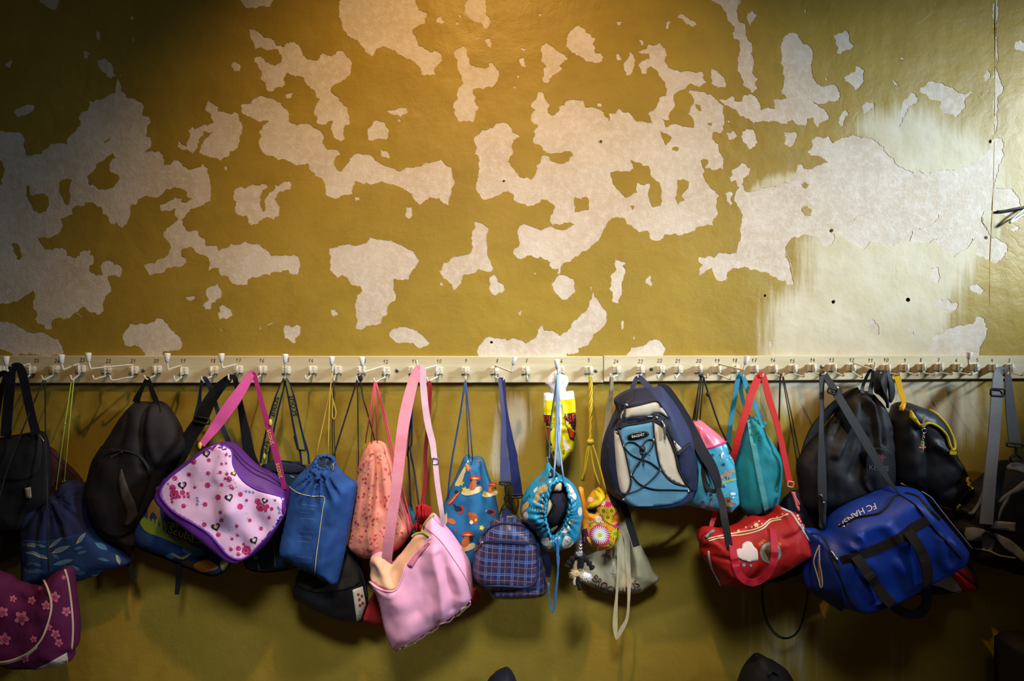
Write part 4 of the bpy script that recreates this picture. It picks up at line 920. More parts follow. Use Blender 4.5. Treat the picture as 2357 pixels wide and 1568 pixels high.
# --- blue dolphin drawstring
b = Bag('drawstring_bag', 'navy drawstring bag with a dolphin print, hung on lime green cords', 'bag', cL((320,462),(345,425),(380,405),(440,410),(490,430),(505,560),(545,680),(640,770),(740,860),(758,900),(700,925),(600,950),(500,990),(440,1010),(300,1030),(135,1028),(122,900),(110,700),(115,620),(160,550),(240,500)), 0.06, 0.04, 0.04, fabric('navy_cotton', '#20264a', 0.85, 0.25), R=48,
        gathers=[(130, 1125, 26, 0.006, 10, 110)], folds=[(cL((330,520),(300,640),(280,760)), 0.008, 7), (cL((300,520),(220,600),(170,700)), -0.007, 7), (cL((360,520),(420,620),(440,720)), 0.007, 8), (cL((420,480),(490,600),(560,740)), 0.006, 8)])
sea = fabric('sea_print_blue', '#1d3760', 0.85, 0.3, col2='#182a54')
pb = b.panel('print_band', cL((118,765),(250,760),(350,745),(480,715),(545,685),(640,772),(735,860),(750,898),(600,945),(500,985),(430,1003),(300,1022),(142,1020),(125,900)), sea, 0.0012)
dol = fabric('dolphin_cream', '#a99a72', 0.85); dol2 = fabric('dolphin_grey', '#5f7f95', 0.85); rr = random.Random(3)
for x, y, r, w_, a in ((200,785,75,11,6),(360,810,60,14,-22),(330,770,55,10,-38),(375,885,65,14,-14),(430,920,50,12,12),(240,850,55,8,18),(480,745,45,12,-50),(600,790,45,14,30),(700,870,35,9,70),(190,830,40,7,4)):
    q = cL((x, y))[0]; b.mark(leaf(q[0], q[1], r / 2.57, w_ / 2.57, a), dol if rr.random() < .6 else dol2, 1)
    b.mark(leaf(q[0] + 3, q[1] - 2, r / 3.4, w_ / 3.5, a), dol2, 2)
for k in range(16):
    q = cL((rr.uniform(150, 620), rr.uniform(790, 960)))[0]; b.mark(leaf(q[0], q[1], rr.uniform(6, 14), rr.uniform(2, 5), rr.uniform(-40, 40)), fabric('sea_print_pale', '#3c6484', 0.85), 1)
b.done('dolphin_print', parent=pb)
lime = plain('lime_cord', '#a9c046', 0.6)
cord('cord', zip3([(165, 874), (150, 975), (128.5, 1128)], [.088, .1, .094]), 0.0014, lime, b.root, 1); cord('cord', zip3([(170, 874), (160, 975), (148, 1107)], [.086, .095, .085]), 0.0014, lime, b.root, 1)
for q in ((128.5, 1128), (148, 1107.5)): ring('eyelet', b.at(q, 0.002), 0.0045, 0.0015, plain('brass_eyelet', '#b09a4a', 0.3, 0.8), b.root)
V_, F_ = ball(P(150, 975, .1), .003, .003, .003, 8, 5); new_obj('cord_knot', V_, F_, lime, b.root)
# --- purple floral bag
pm = fabric('purple_cotton', '#5c1546', 0.8, 0.2)
b = Bag('purple_bag', 'purple floral bag with cream piping at the bottom left corner', 'bag', cL((-150,985),(0,970),(60,1010),(200,1040),(260,990),(330,940),(385,925),(402,960),(420,1120),(436,1250),(432,1390),(405,1430),(402,1480),(330,1510),(180,1532),(60,1530),(0,1515),(-150,1500)), 0.13, 0.05, 0.05, pm, R=60, folds=[(cL((80,1020),(160,1100),(220,1080)), -0.01, 14)])
cream = plain('cream_piping', '#cdb79a', 0.6)
b.panel('bottom_band', cL((185,1528),(290,1480),(395,1420),(403,1475),(330,1505)), fabric('pale_canvas', '#b9b2ae', 0.8), 0.0012, 0); b.panel('lower_band', cL((-40,1480),(60,1470),(170,1425),(225,1370),(220,1395),(150,1455),(40,1490),(-40,1500)), fabric('pale_canvas', '#b9b2ae', 0.8), 0.0012, 0)
b.line('piping', cL((385,928),(405,1000),(425,1150),(433,1280),(426,1400)), 0.003, cream); b.line('piping', cL((260,990),(290,1060),(305,1150),(280,1260),(240,1350),(170,1420),(60,1468),(-40,1480)), 0.003, cream)
fp = fabric('petal_pink', '#c86a86', 0.8); fp2 = fabric('petal_rose', '#a43a66', 0.8)
for x, y, r in ((325,1090,34),(275,1140,30),(395,1175,30),(130,1215,46),(20,1180,34),(200,1340,22),(330,1310,30),(30,1340,40),(350,1360,26),(150,1455,26),(190,1110,26),(290,1270,22),(240,1040,14),(80,1100,22),(380,975,14)):
    q = cL((x, y))[0]; b.mark(flower(q[0], q[1], r / 2.57, 5, .55, rr.random() * 6), fp, 1); b.mark(flower(q[0] + 1, q[1] + 1, r / 5, 5, .5, 1), fp2, 2)
b.done('flower_print')
ch = fabric('chequered_cord', '#2a2a2c', 0.7, 0.6, col2='#0c0c0c')
cord('cord', zip3([(100, 876), (48, 1000), (0, 1140), (-20, 1330)], [.09, .13, .15, .15]), 0.0022, ch, b.root, 3); cord('cord', zip3([(104, 876), (105, 1020), (109, 1160), (112, 1318)], [.09, .125, .15, .155]), 0.0022, ch, b.root, 3)

# --- dark backpack hung on number 20
dk = fabric('charcoal_nylon', '#211d20', 0.7, 0.2, spec=0.3)
b = Bag('backpack', 'charcoal backpack with taupe side panels hanging from hook twenty', 'backpack', e2((360,240),(410,210),(520,212),(545,205),(610,220),(680,310),(740,430),(765,520),(740,600),(660,720),(590,860),(520,1000),(450,1100),(410,1180),(410,1260),(400,1290),(330,1290),(250,1260),(180,1230),(110,1150),(60,1040),(20,900),(40,800),(80,680),(120,580),(200,470),(280,340)), 0.06, 0.055, 0.05, dk, R=70,
        folds=[(e2((520,240),(500,500),(520,680)), -0.014, 8), (e2((400,300),(370,480),(250,600)), -0.006, 8), (e2((560,260),(580,480),(620,640)), 0.01, 10)])
tp = fabric('taupe_panel', '#453a34', 0.75)
b.panel('side_panel', e2((325,700),(350,780),(390,880),(430,960),(440,1040),(400,1110),(350,1115),(370,1050),(340,960),(310,860),(308,760)), tp); b.panel('side_panel', e2((172,690),(130,745),(60,820),(35,860),(60,790),(110,730)), tp)
pb = b.panel('front_pocket', e2((110,640),(200,560),(330,560),(460,600),(520,680),(540,760),(440,1020),(400,1150),(300,1200),(180,1160),(90,1020),(60,880)), fabric('charcoal_pocket', '#1d191b', 0.65), 0.006)
b.panel('side_panel', e2((330,700),(355,780),(395,880),(432,960),(440,1040),(400,1105),(355,1110),(375,1050),(345,960),(315,860),(312,760)), tp, 0.0085)
b.line('zip', e2((150,660),(220,590),(340,568),(440,595),(510,670),(535,750)), 0.0025, black, 0.008, parent=pb); b.line('zip_slider', e2((258,612),(300,588),(342,572)), 0.0012, silver, 0.0105, parent=pb)
ribbon('loop_handle', zip3(e2((500,45),(470,110),(440,170),(425,215)), [.088, .085, .08, .075], [7, 9, 14, 17]), 12, black, b.root)
ribbon('loop_handle', zip3(e2((500,45),(515,40),(545,130),(575,210),(590,290)), [.088, .089, .085, .08, .09], [7, 9, 11, 13, 13]), 12, black, b.root)
ribbon('shoulder_strap', zip3(e2((600,260),(680,380),(740,500),(745,570),(700,660),(640,760)), [.075, .06, .055, .055, .05, .04], 15), 15, fabric('padded_brown', '#2f2a29', 0.8), b.root, t=0.006)
ribbon('webbing', zip3(e2((405,1270),(395,1340),(380,1400),(395,1460),(412,1512)), [.06, .062, .06, .062, .065], [6, 7, 12, 11, 12]), 11, blackweb, b.root)

# --- scuba satchel
sc_ = fabric('scuba_navy', '#1f3e78', 0.75, 0.35, col2='#18305a')
b = Bag('satchel', 'dark blue undersea print satchel behind the pink bag, on a black strap', 'bag', c2((300,530),(430,470),(600,470),(820,560),(930,760),(965,1000),(955,1120),(930,1185),(880,1250),(800,1290),(700,1270),(560,1220),(400,1150),(250,1090),(160,1060),(110,1000),(100,900),(150,790),(200,680),(250,590)), 0.05, 0.035, 0.04, sc_, R=40, tilt=(0, 0.00004))
b.line('piping', [tuple(p) for p in b.out[::6]], 0.0035, black, 0.0, closed=True)
oc = fabric('octopus_brown', '#8a6a34', 0.8); kg = fabric('kelp_green', '#7d8f2e', 0.8); cy_ = fabric('reef_blue', '#3f7fae', 0.8); og = fabric('shell_orange', '#d98a3a', 0.8); dkb = fabric('print_navy', '#14203a', 0.8)
b.mark(c2((230,680),(260,640),(310,630),(335,670),(330,730),(345,800),(355,860),(320,820),(290,760),(265,745),(240,790),(225,800)), oc, 1, smooth=3)
for a in range(9):
    x = 190 + a * 34; b.mark(c2((x, 800 + 6 * a), (x + 22, 790 + 6 * a), (x + 30, 900 + 8 * a + 30 * (a % 2)), (x + 14, 880 + 8 * a)), kg, 1, smooth=2)
b.mark(c2((150,790),(220,800),(330,870),(430,960),(560,1000),(640,1060),(600,1080),(480,1020),(340,960),(200,900)), kg, 1, smooth=3)
b.mark(c2((520,1060),(600,1040),(690,1060),(720,1100),(640,1120),(560,1100)), cy_, 1, smooth=3); b.mark(c2((380,1120),(430,1090),(470,1130),(430,1150)), cy_, 1); b.mark(c2((440,1090),(520,1130),(590,1090),(600,1100),(530,1150),(450,1120)), fabric('diver_cream', '#a99a68', 0.8), 2, smooth=2)
b.mark(c2((620,1210),(640,1180),(720,1150),(800,1180),(830,1220),(760,1250),(680,1255)), og, 2, smooth=3); b.mark(c2((500,1190),(560,1160),(620,1170),(640,1220),(560,1210)), fabric('fish_brown', '#5c4020', 0.8), 1, smooth=3); b.mark(c2((850,1170),(930,1120),(950,1150),(890,1250),(860,1230)), fabric('coral_cream', '#b9b57a', 0.8), 1, smooth=2)
b.mark(c2((700,1070),(760,1090),(720,1180),(660,1150)), dkb, 1)
q = c2((400,832),(640,985),(622,1000),(500,985),(384,920)); b.mark(c2((402,830),(700,1010),(480,985),(384,925)), fabric('badge_dark', '#2a3c2e', 0.8), 3, smooth=0)
b.line('badge_edge', c2((700,1005),(620,1000),(500,975),(384,922),(400,832),(480,840)), 0.0014, fabric('badge_silver', '#9aa08c', 0.6), 0.0026, 1)
b.text('Scuba', *c2((520,925))[0], 27, 20, fabric('badge_yellow', '#c9c21e', 0.7), 5); b.done('undersea_print')
ribbon('shoulder_strap', zip3(r2((900,520),(860,525),(720,660),(580,860),(480,1080),(330,1310),(200,1568)) + [(395,1080)], [.09, .09, .085, .08, .075, .065, .055, .05], [12, 16, 24, 29, 31, 32, 32, 30]), 26, blackweb, b.root)
ribbon('shoulder_strap', zip3(r2((900,520),(930,520),(980,740),(1020,960),(1080,1280),(1130,1568)) + [(590,1085)], [.09, .09, .08, .075, .065, .055, .05], [12, 11, 12, 15, 22, 27, 28]), 26, blackweb, b.root)
frame('buckle', *r2((490,1090))[0], .081, 36, 12, 0.003, black, b.root, 12)
bg_ = fabric('blue_grey_web', '#343c52', 0.75)
ribbon('carry_loop', zip3(r2((505,545),(490,570),(465,760),(455,900),(430,1040),(420,1200)), [.09, .088, .07, .06, .055, .05], [8, 6, 7, 12, 16, 16]), 10, bg_, b.root)
ribbon('carry_loop', zip3(r2((505,545),(540,535),(610,680),(690,920),(760,1150),(860,1400)) + [(560,1080)], [.09, .09, .075, .065, .055, .05, .045], [8, 10, 10, 10, 11, 12, 12]), 10, bg_, b.root)
ribbon('webbing_end', zip3(c2((485,1190),(490,1280),(485,1370),(472,1452)), [.07, .072, .07, .072], [13, 13, 12, 9]), 13, blackweb, b.root)

# --- sea print bag behind the denim one, on the lettered strap
b = Bag('sea_print_bag', 'dark teal sea print bag behind the denim bag, on a lettered navy strap', 'bag', c3((180,290),(230,250),(350,255),(470,265),(500,400),(500,900),(400,980),(300,1010),(150,1010),(80,980),(60,930),(110,600)), 0.045, 0.03, 0.035, fabric('teal_print', '#1e3d52', 0.8, 0.3), R=35)
b.line('piping', [tuple(p) for p in b.out[::6]], 0.003, fabric('navy_trim', '#161d38', 0.8), 0.0, closed=True)
b.panel('top_band', c3((195,290),(235,262),(465,275),(470,330),(190,320)), fabric('navy_trim', '#161d38', 0.8), 0.002)
lf = fabric('fish_pale', '#6f93a0', 0.8); rr = random.Random(9)
for k in range(26):
    x, y = rr.uniform(90, 460), rr.choice([rr.uniform(330, 420), rr.uniform(850, 985), rr.uniform(420, 850)]); q = c3((x, y))[0]; b.mark(leaf(q[0], q[1], rr.uniform(5, 11), rr.uniform(2, 4.5), rr.uniform(0, 180)), lf, 1)
for y in range(640, 880, 28): q = c3((350, y))[0]; b.mark(flower(q[0], q[1], 4, 4, .4), fabric('trim_yellow', '#8f9a3a', 0.8), 2)
b.done('fish_print')
b.line('zip', c3((270,760),(280,870),(285,980)), 0.0012, plain('tan_zip', '#a09070', .6), 0.004)
nw = fabric('navy_strap', '#1a2340', 0.7); ol = fabric('olive_strap', '#8d8436', 0.7); lt = plain('strap_letters', '#161b30', 0.7)
pl_ = zip3(r2((1600,545),(1575,600),(1510,800),(1440,1060),(1350,1480)) + c3((215,180),(205,265)), [.1, .09, .085, .075, .065, .062, .06], [9, 10, 17, 20, 22, 22, 22]); pr_ = zip3(r2((1600,545),(1630,580),(1690,800),(1760,1150),(1830,1480)) + c3((440,60),(480,180),(490,270)), [.1, .095, .085, .075, .068, .066, .062, .06], [9, 10, 17, 20, 22, 22, 22, 22])
for pth in (pl_, pr_):
    st = ribbon('lettered_strap', pth, 20, nw, b.root); ribbon('stripe', [(p[0], p[1], p[2] + 0.0016, p[3] * .56) for p in pth], 11, ol, st, t=0.0012)
strap_text('lettering', pl_, 'scout', 22, 0.22, lt, b.root, 0.0035); strap_text('lettering', pl_, 'scout', 22, 0.72, lt, b.root, 0.0035)
strap_text('lettering', pr_[::-1], 'scout', 22, 0.15, lt, b.root, 0.0035); strap_text('lettering', pr_[::-1], 'scout', 22, 0.68, lt, b.root, 0.0035)
V_, F_ = ball(P(*c2((1225,265))[0], .075), .005, .003, .010, 10, 6); new_obj('strap_slider', V_, F_, brass, b.root)

# --- pink rose bag
pur = fabric('purple_gusset', '#5a2580', 0.55, 0.15, spec=0.4); pink = fabric('pink_satin', '#f6c8ee', 0.5, 0.05, wb=0.12, spec=0.4)
PF = c2((830,160),(900,165),(950,230),(960,330),(1010,430),(1080,500),(1200,560),(1340,600),(1420,640),(1425,700),(1380,790),(1300,900),(1200,1010),(1100,1110),(1030,1150),(960,1140),(900,1100),(840,1030),(740,920),(600,830),(450,740),(350,630),(335,560),(380,480),(480,390),(600,300),(720,210))
b = Bag('rose_print_bag', 'pink rose print shoulder bag with purple edging, tilted on its strap', 'bag', c2((880,148),(940,165),(1010,220),(1100,310),(1180,370),(1290,430),(1390,510),(1430,590),(1435,700),(1400,800),(1330,910),(1250,1010),(1150,1100),(1060,1155),(960,1165),(850,1110),(720,1060),(600,960),(480,850),(400,740),(330,640),(322,560),(370,470),(460,380),(560,300),(680,210),(780,160)), 0.125, 0.065, 0.035, pur, plateau=PF,
        noise=(0.005, 150, 3), folds=[(c2((950,180),(900,330),(880,420)), 0.008, 14), (c2((1010,440),(960,560),(990,680)), 0.014, 24), (c2((860,860),(960,880),(1100,1000)), -0.008, 20), (c2((560,330),(620,480),(640,620)), -0.005, 20), (c2((1180,580),(1160,720),(1260,860)), -0.008, 22)])
pb = b.panel('front_panel', PF, pink, 0.0012, 3, step=5)
b.line('piping', PF, 0.0032, fabric('violet_piping', '#6d2fa0', 0.5), 0.001, 3, closed=True, parent=pb)
b.line('zip', c2((930,190),(1010,300),(1120,400),(1270,470),(1395,545)), 0.0022, fabric('zip_plum', '#3c1850', .6), 0.001); b.line('zip', c2((945,180),(1040,290),(1150,375),(1290,445),(1398,525)), 0.0022, fabric('zip_plum', '#3c1850', .6), 0.001)
rz = plain('rose_deep', '#c0306f', .6); rz2 = plain('rose_mid', '#e06aa0', .6); rz3 = plain('rose_dark', '#8e1f52', .6); hb = plain('heart_navy', '#23233c', .6); lfm = plain('leaf_grey', '#6a6a70', .6); bl = plain('ring_blue', '#3f62b0', .6); yl = plain('dot_yellow', '#e8c65a', .6)
rr = random.Random(5)
def rose(x, y, r):
    q = c2((x, y))[0]; r = r / 3.73; b.mark(flower(q[0], q[1], r, 7, .85, rr.random() * 6, 2), rz, 1); a = rr.random() * 6
    b.mark(stroke([(q[0] + r * t * .75 * math.cos(a + 6 * t), q[1] + r * t * .75 * math.sin(a + 6 * t)) for t in (.15, .35, .55, .75, .9)], max(.7, r * .2)), rz2, 2); b.mark(ell(q[0], q[1], r * .22, n=6), rz3, 3)
    for k in range(2): an = rr.random() * 360; b.mark(leaf(q[0] + 1.5 * r * math.cos(math.radians(an)), q[1] + 1.5 * r * math.sin(math.radians(an)), 1.8, .6, an), lfm, 1)
for t in ((455,590,44),(525,575,25),(570,585,16),(500,612,16),(540,610,15),(575,612,14),(440,535,30),(1195,700,40),(1250,695,22),(1170,650,28),(1240,728,15),(1290,715,18),(1075,1070,44),(1005,1055,24),(1005,1105,19),(1050,1020,15),(925,460,26),(905,415,16),(890,455,13),(780,200,18),(750,297,19),(620,310,26),(900,250,15),(460,452,24),(580,420,20),(745,410,20),(848,402,17),(740,512,26),(630,530,14),(860,508,18),(830,615,26),(1020,695,28),(1075,642,15),(535,690,22),(718,677,22),(850,745,18),(860,812,20),(712,850,22),(832,937,22),(1103,813,18),(990,863,17),(1200,883,20),(1268,790,16),(1022,590,22),(940,525,20),(955,540,15),(860,330,14),(900,325,11),(940,1063,18),(950,973,15),(997,942,14),(430,630,11),(435,655,13),(1320,642,12),(1405,740,14),(400,500,9)): rose(*t)
for x, y, r, a in ((732,242,37,-10),(525,512,42,-8),(968,410,30,-25),(925,618,40,-15),(1232,645,30,20),(812,870,42,-15),(1140,985,38,-25)):
    q = c2((x, y))[0]; b.mark(heart(q[0], q[1], r / 3.73, a), hb, 2); b.mark(flower(q[0], q[1] - 1, r / 8, 6, .5), white if (x + y) % 2 else yl, 3); b.mark(ell(q[0] + 3, q[1] - 3, r / 14), rz2, 3)
for x, y in ((650,622),(655,648),(651,677),(1345,705),(1358,722),(1356,748),(1070,565),(1100,570),(1130,575)): q = c2((x, y))[0]; b.mark(ell(q[0], q[1], 3), bl, 1); b.mark(ell(q[0], q[1], 1.3, n=6), white, 2)
for x, y in ((836,267),(688,468),(978,490),(853,572),(923,898),(1078,757),(990,530)): q = c2((x, y))[0]; b.mark(flower(q[0], q[1], 3, 5, .4), yl, 1)
for k in range(40):
    q = c2((rr.uniform(420, 1350), rr.uniform(250, 1080)))[0]
    if inpoly([q], PF)[0]: b.mark(flower(q[0], q[1], 1.7, 5, .4), white, 1)
b.done('rose_print', parent=pb)
hot = fabric('hot_pink_web', '#d9579f', 0.6, 0.1, weave=1400); hot2 = fabric('magenta_web', '#a82a6c', 0.65)
ribbon('strap', zip3(r2((1178,480),(1155,470),(1060,620),(920,830),(790,1010),(680,1170),(580,1300),(490,1420)), [.095, .097, .11, .125, .135, .14, .15, .155], [12, 15, 22, 28, 27, 23, 18, 14]), 20, hot, b.root)
pq = zip3(r2((1178,480),(1195,490),(1240,650),(1290,850),(1350,1070)) + c2((1310,180),(1360,380),(1400,545)), [.095, .097, .11, .12, .135, .15, .155, .15], [10, 10, 10, 11, 13, 15, 14, 10]); ribbon('strap', pq, 13, hot2, b.root)
strap_text('lettering', pq, 'scout', 15, 0.5, brass, b.root, 0.003); strap_text('lettering', pq, 'scout', 15, 0.78, brass, b.root, 0.003)
for q, d in ((r2((1408,1120))[0], .145), (r2((465,1430))[0], .158)): V_, F_ = ball(P(q[0], q[1], d), .0055, .004, .011, 10, 6); new_obj('strap_slider', V_, F_, brass, b.root)

# --- denim drawstring
den = fabric('denim', '#28508f', 0.8, 0.3, weave=1300, wb=0.35, col2='#1f4077')
MO = c3(*ell(625, 255, 62, 46, 0, 16))
b = Bag('drawstring_bag', 'blue denim drawstring bag with yellow stitching and an open gathered neck', 'bag', c3((555,230),(600,215),(650,218),(690,255),(705,290),(760,350),(832,400),(836,440),(820,560),(790,700),(760,860),(730,1000),(700,1108),(680,1116),(600,1080),(550,1045),(450,1010),(390,970),(320,930),(298,860),(330,700),(370,500),(380,420),(430,350),(500,290)), 0.125, 0.055, 0.035, den, R=48,
        gathers=[(747, 1072, 22, 0.017, 22, 95)], dents=[(MO, 0.05, 6)], folds=[(c3((760,470),(700,560),(690,640)), 0.008, 10), (c3((700,760),(640,860),(600,1000)), 0.01, 14), (c3((480,620),(470,800),(440,960)), -0.004, 16)])
b.panel('neck_opening', MO, plain('denim_inside', '#151b2c', 0.9), 0.0014, 3)
rim = []
for i in range(60):
    a = 2 * math.pi * i / 60; rim.append((*c3((625 + (64 + 4 * math.sin(13 * a)) * math.cos(a), 255 + (48 + 3 * math.sin(13 * a)) * math.sin(a)))[0],))
b.line('neck_hem', rim, 0.0048, den, 0.001, 1, closed=True)
yt = plain('yellow_thread', '#d9c27a', .6)
b.line('stitching', c3((380,420),(400,440),(450,470),(540,490),(622,496),(612,580),(598,680),(582,800),(566,920),(556,1040)), 0.0011, yt, 0.0008)
for y0 in (545, 572, 600, 640, 730, 765, 800, 905, 940):
    x0 = 470 - (y0 - 545) * .12
    for k in range(int(8 + (y0 * 7) % 6)): q = c3((x0 + k * 9, y0 + k * 1.0))[0]; b.mark(ell(q[0], q[1], .65, .5, n=5), plain('pale_thread', '#b9b9b4', .6), 1)
b.done('printed_dots')
yc = plain('yellow_cord', '#cfae3a', .6)
cord('cord', zip3([(765, 857), (759, 900), (745, 970), (726, 1055)], [.125, .13, .14, .15]), 0.0014, yc, b.root, 2); cord('cord', zip3([(766, 857), (760, 900), (757, 970), (755, 1053)], [.125, .132, .145, .15]), 0.0014, yc, b.root, 2)
cord('cord_loop', zip3(r3((5,660),(10,690),(45,850),(78,980),(60,1060),(40,1070),(28,1000),(36,850),(20,720),(5,690)), [.133] * 10), 0.0014, yc, b.root); cord('cord_end', zip3([(762, 1082), (766, 1068), (768, 1075), (765, 1083)], [.16, .165, .165, .16]), 0.0014, yc, b.root)

# --- black mesh bag below
b = Bag('mesh_bag', 'black mesh bag with a white printed tag below the denim bag', 'bag', c3((445,1010),(410,1100),(395,1180),(430,1230),(520,1280),(650,1340),(760,1372),(860,1380),(888,1340),(918,1200),(890,1060),(850,950),(770,870),(600,900)), 0.065, 0.04, 0.045, fabric('black_coated', '#121214', 0.55, 0.2, spec=0.4), R=35)
b.panel('mesh_top', c3((448,1015),(600,910),(760,880),(845,955),(885,1060),(800,1130),(620,1160),(520,1150),(430,1100)), fabric('brown_mesh', '#2a2620', 0.8, 0.5, weave=350, wb=0.6), 0.0015)
tg = b.panel('tag', c3((820,1140),(888,1116),(912,1240),(876,1345),(850,1358)), plain('tag_paper', '#cfc8b6', .6), 0.003, 0)
for x, y in ((860,1170),(868,1205),(885,1180),(890,1230),(872,1245)): q = c3((x, y))[0]; b.mark(ell(q[0], q[1], 3.2, 4), plain('tag_red', '#8e3a2e', .6), 5)
for x, y in ((868,1290),(872,1310),(866,1330)): q = c3((x, y))[0]; b.mark(ell(q[0], q[1], 4, 1, n=6), plain('tag_grey', '#8a8478', .6), 5)
b.done('tag_print', parent=tg); b.line('edge_cord', c3((770,868),(850,950),(895,1060),(920,1200)), 0.003, blackcord)
cord('cord', zip3([(824, 876), (821, 880), (768, 1050), (715, 1230), (705, 1310)], [.088, .09, .085, .075, .08]), 0.0026, blackcord, b.root, 3); cord('cord', zip3([(824, 876), (822.5, 884), (825, 1050), (822, 1265)], [.088, .088, .06, .08]), 0.0018, blackcord, b.root, 2)
cord('cord', zip3([(768, 877), (765.5, 960), (766, 1055), (770, 1270)], [.09, .08, .075, .075]), 0.0014, blackcord, b.root, 2); cord('cord', zip3([(769, 877), (769, 960), (772, 1055), (790, 1270)], [.09, .08, .075, .075]), 0.0014, blackcord, b.root, 2)
cord('cord', zip3(r3((400,545),(440,800),(480,930),(600,1380)) + [(880, 1100), (850, 1290)], [.09, .085, .08, .05, .045, .06]), 0.002, blackcord, b.root, 3)
V_, F_ = ball(P(*r3((405,530))[0], .088), .008, .006, .010, 10, 6); new_obj('cord_knot', V_, F_, blackcord, b.root)

# --- coral drawstring
cor = fabric('coral_cotton', '#e8927c', 0.8, 0.1, col2='#dd8672')
b = Bag('drawstring_bag', 'coral pink drawstring bag with tiny red flowers and pink cords', 'bag', c3((905,150),(930,122),(985,110),(1040,135),(1070,200),(1100,280),(1118,400),(1150,520),(1200,640),(1230,720),(1195,800),(1120,880),(1000,930),(900,932),(830,900),(780,850),(788,760),(808,600),(828,420),(850,280),(870,220)), 0.075, 0.055, 0.055, cor, R=42,
        gathers=[(868, 1020, 18, 0.011, 14, 90)], folds=[(c3((985,150),(975,400),(960,600),(970,820)), 0.014, 9), (c3((1000,150),(1015,350),(1030,560)), -0.014, 7), (c3((930,180),(905,400),(860,640)), 0.008, 9), (c3((1060,250),(1080,480),(1120,640)), 0.008, 10)])
fr1 = plain('tiny_red', '#c23a34', .7); fr2 = plain('tiny_rose', '#d9607a', .7); fr3 = plain('tiny_yellow', '#e6c07a', .7); rr = random.Random(21)
for k in range(280):
    q = c3((rr.uniform(790, 1210), rr.uniform(170, 915)))[0]
    if inpoly([q], b.out)[0] and polydist([q], b.out)[0] > 5: b.mark(flower(q[0], q[1], rr.uniform(1.5, 3.5), 5, .45, rr.random() * 6, 2), rr.choice([fr1, fr1, fr2, fr3]), 1)
b.done('flower_print')
pc = plain('raspberry_cord', '#d2405e', .6)
for pth, ds in (([(861.6, 881), (841, 1021)], [.09, .1]), ([(862.5, 881), (854.7, 1018)], [.092, .1]), ([(863.5, 881), (868.5, 1016)], [.09, .1])): cord('cord', zip3(pth, ds), 0.0019, pc, b.root, 1)
cord('cord', zip3([(866, 880), (887, 960), (908, 1050), (928, 1130), (946, 1205), (942, 1230)], [.09, .1, .115, .12, .115, .11]), 0.0022, pc, b.root, 3); cord('cord', zip3([(865, 880), (884, 962), (903, 1055), (920, 1130), (935, 1190), (940, 1228)], [.09, .1, .113, .118, .12, .11]), 0.0022, pc, b.root, 3)
# --- teal bag mostly hidden
b = Bag('drawstring_bag', 'mostly hidden dark teal drawstring bag on navy cords behind the pink tote', 'bag', c4((395,560),(430,535),(450,580),(560,640),(640,700),(640,950),(450,1000),(380,800)), 0.03, 0.018, 0.02, fabric('dark_teal', '#23586a', 0.8), R=30)
nc = plain('navy_cord', '#20304f', .7); cord('cord', zip3([(947, 876), (944, 980), (938, 1050)] + c4((405,200),(425,545)), [.08, .06, .05, .045, .045]), 0.003, nc, b.root, 2); cord('cord', zip3([(947, 876), (948, 960)] + c4((428,120),(418,160),(450,330),(480,560)), [.08, .065, .055, .055, .05, .045]), 0.003, nc, b.root, 3)
# --- red bag with tassel behind tote
red1 = fabric('red_cloth', '#9c1f1c', 0.85)
b = Bag('red_bag', 'red cloth bag with a thick tassel, mostly hidden behind the pink tote', 'bag', c4((88,1290),(160,1140),(250,1050),(600,1000),(830,1080),(884,1160),(850,1190),(600,1300),(212,1347),(140,1330)), 0.05, 0.035, 0.035, red1, R=30)
rs = fabric('red_strap', '#8d1e22', 0.8); ribbon('strap', zip3([(987, 877), (990, 895), (988, 940), (984, 987), (979, 1050)] + c4((522,350),(500,520)), [.09, .09, .085, .08, .075, .075, .08], [8, 9, 8, 8, 9, 9, 9]), 9, rs, b.root)
ribbon('strap', zip3(c4((500,560),(490,760),(470,1000),(480,1100)), [.07, .06, .055, .055], 9), 9, rs, b.root)
rr = random.Random(4); tv = []
for k in range(46):
    a = rr.uniform(0, 6.28); r = rr.uniform(.3, 1); top = P(*c4((500 + 12 * math.cos(a), 525))[0], .085 + .004 * math.sin(a)); x = 500 + 56 * r * math.cos(a)
    tv.append(sweep([top, P(*c4((x, 540 + 10 * rr.random()))[0], .085 + .022 * r * math.sin(a)), P(*c4((x + rr.uniform(-6, 6), 590))[0], .085 + .026 * r * math.sin(a)), P(*c4((x + rr.uniform(-10, 10), 630 + 20 * rr.random()))[0], .085 + .024 * r * math.sin(a))], circ(.0022, 5)))
V_, F_ = merge(tv); new_obj('tassel', V_, F_, fabric('tassel_red', '#b3181c', 0.8), b.root); tv = []
for k in range(30):
    a = rr.uniform(0, 6.28); x = 470 + 30 * math.cos(a); tv.append(sweep([P(*c4((470, 645))[0], .08), P(*c4((x, 665))[0], .08 + .015 * math.sin(a)), P(*c4((x + 4, 700))[0], .08 + .015 * math.sin(a))], circ(.0022, 5)))
V_, F_ = merge(tv); new_obj('tassel', V_, F_, fabric('tassel_red', '#b3181c', 0.8), b.root)
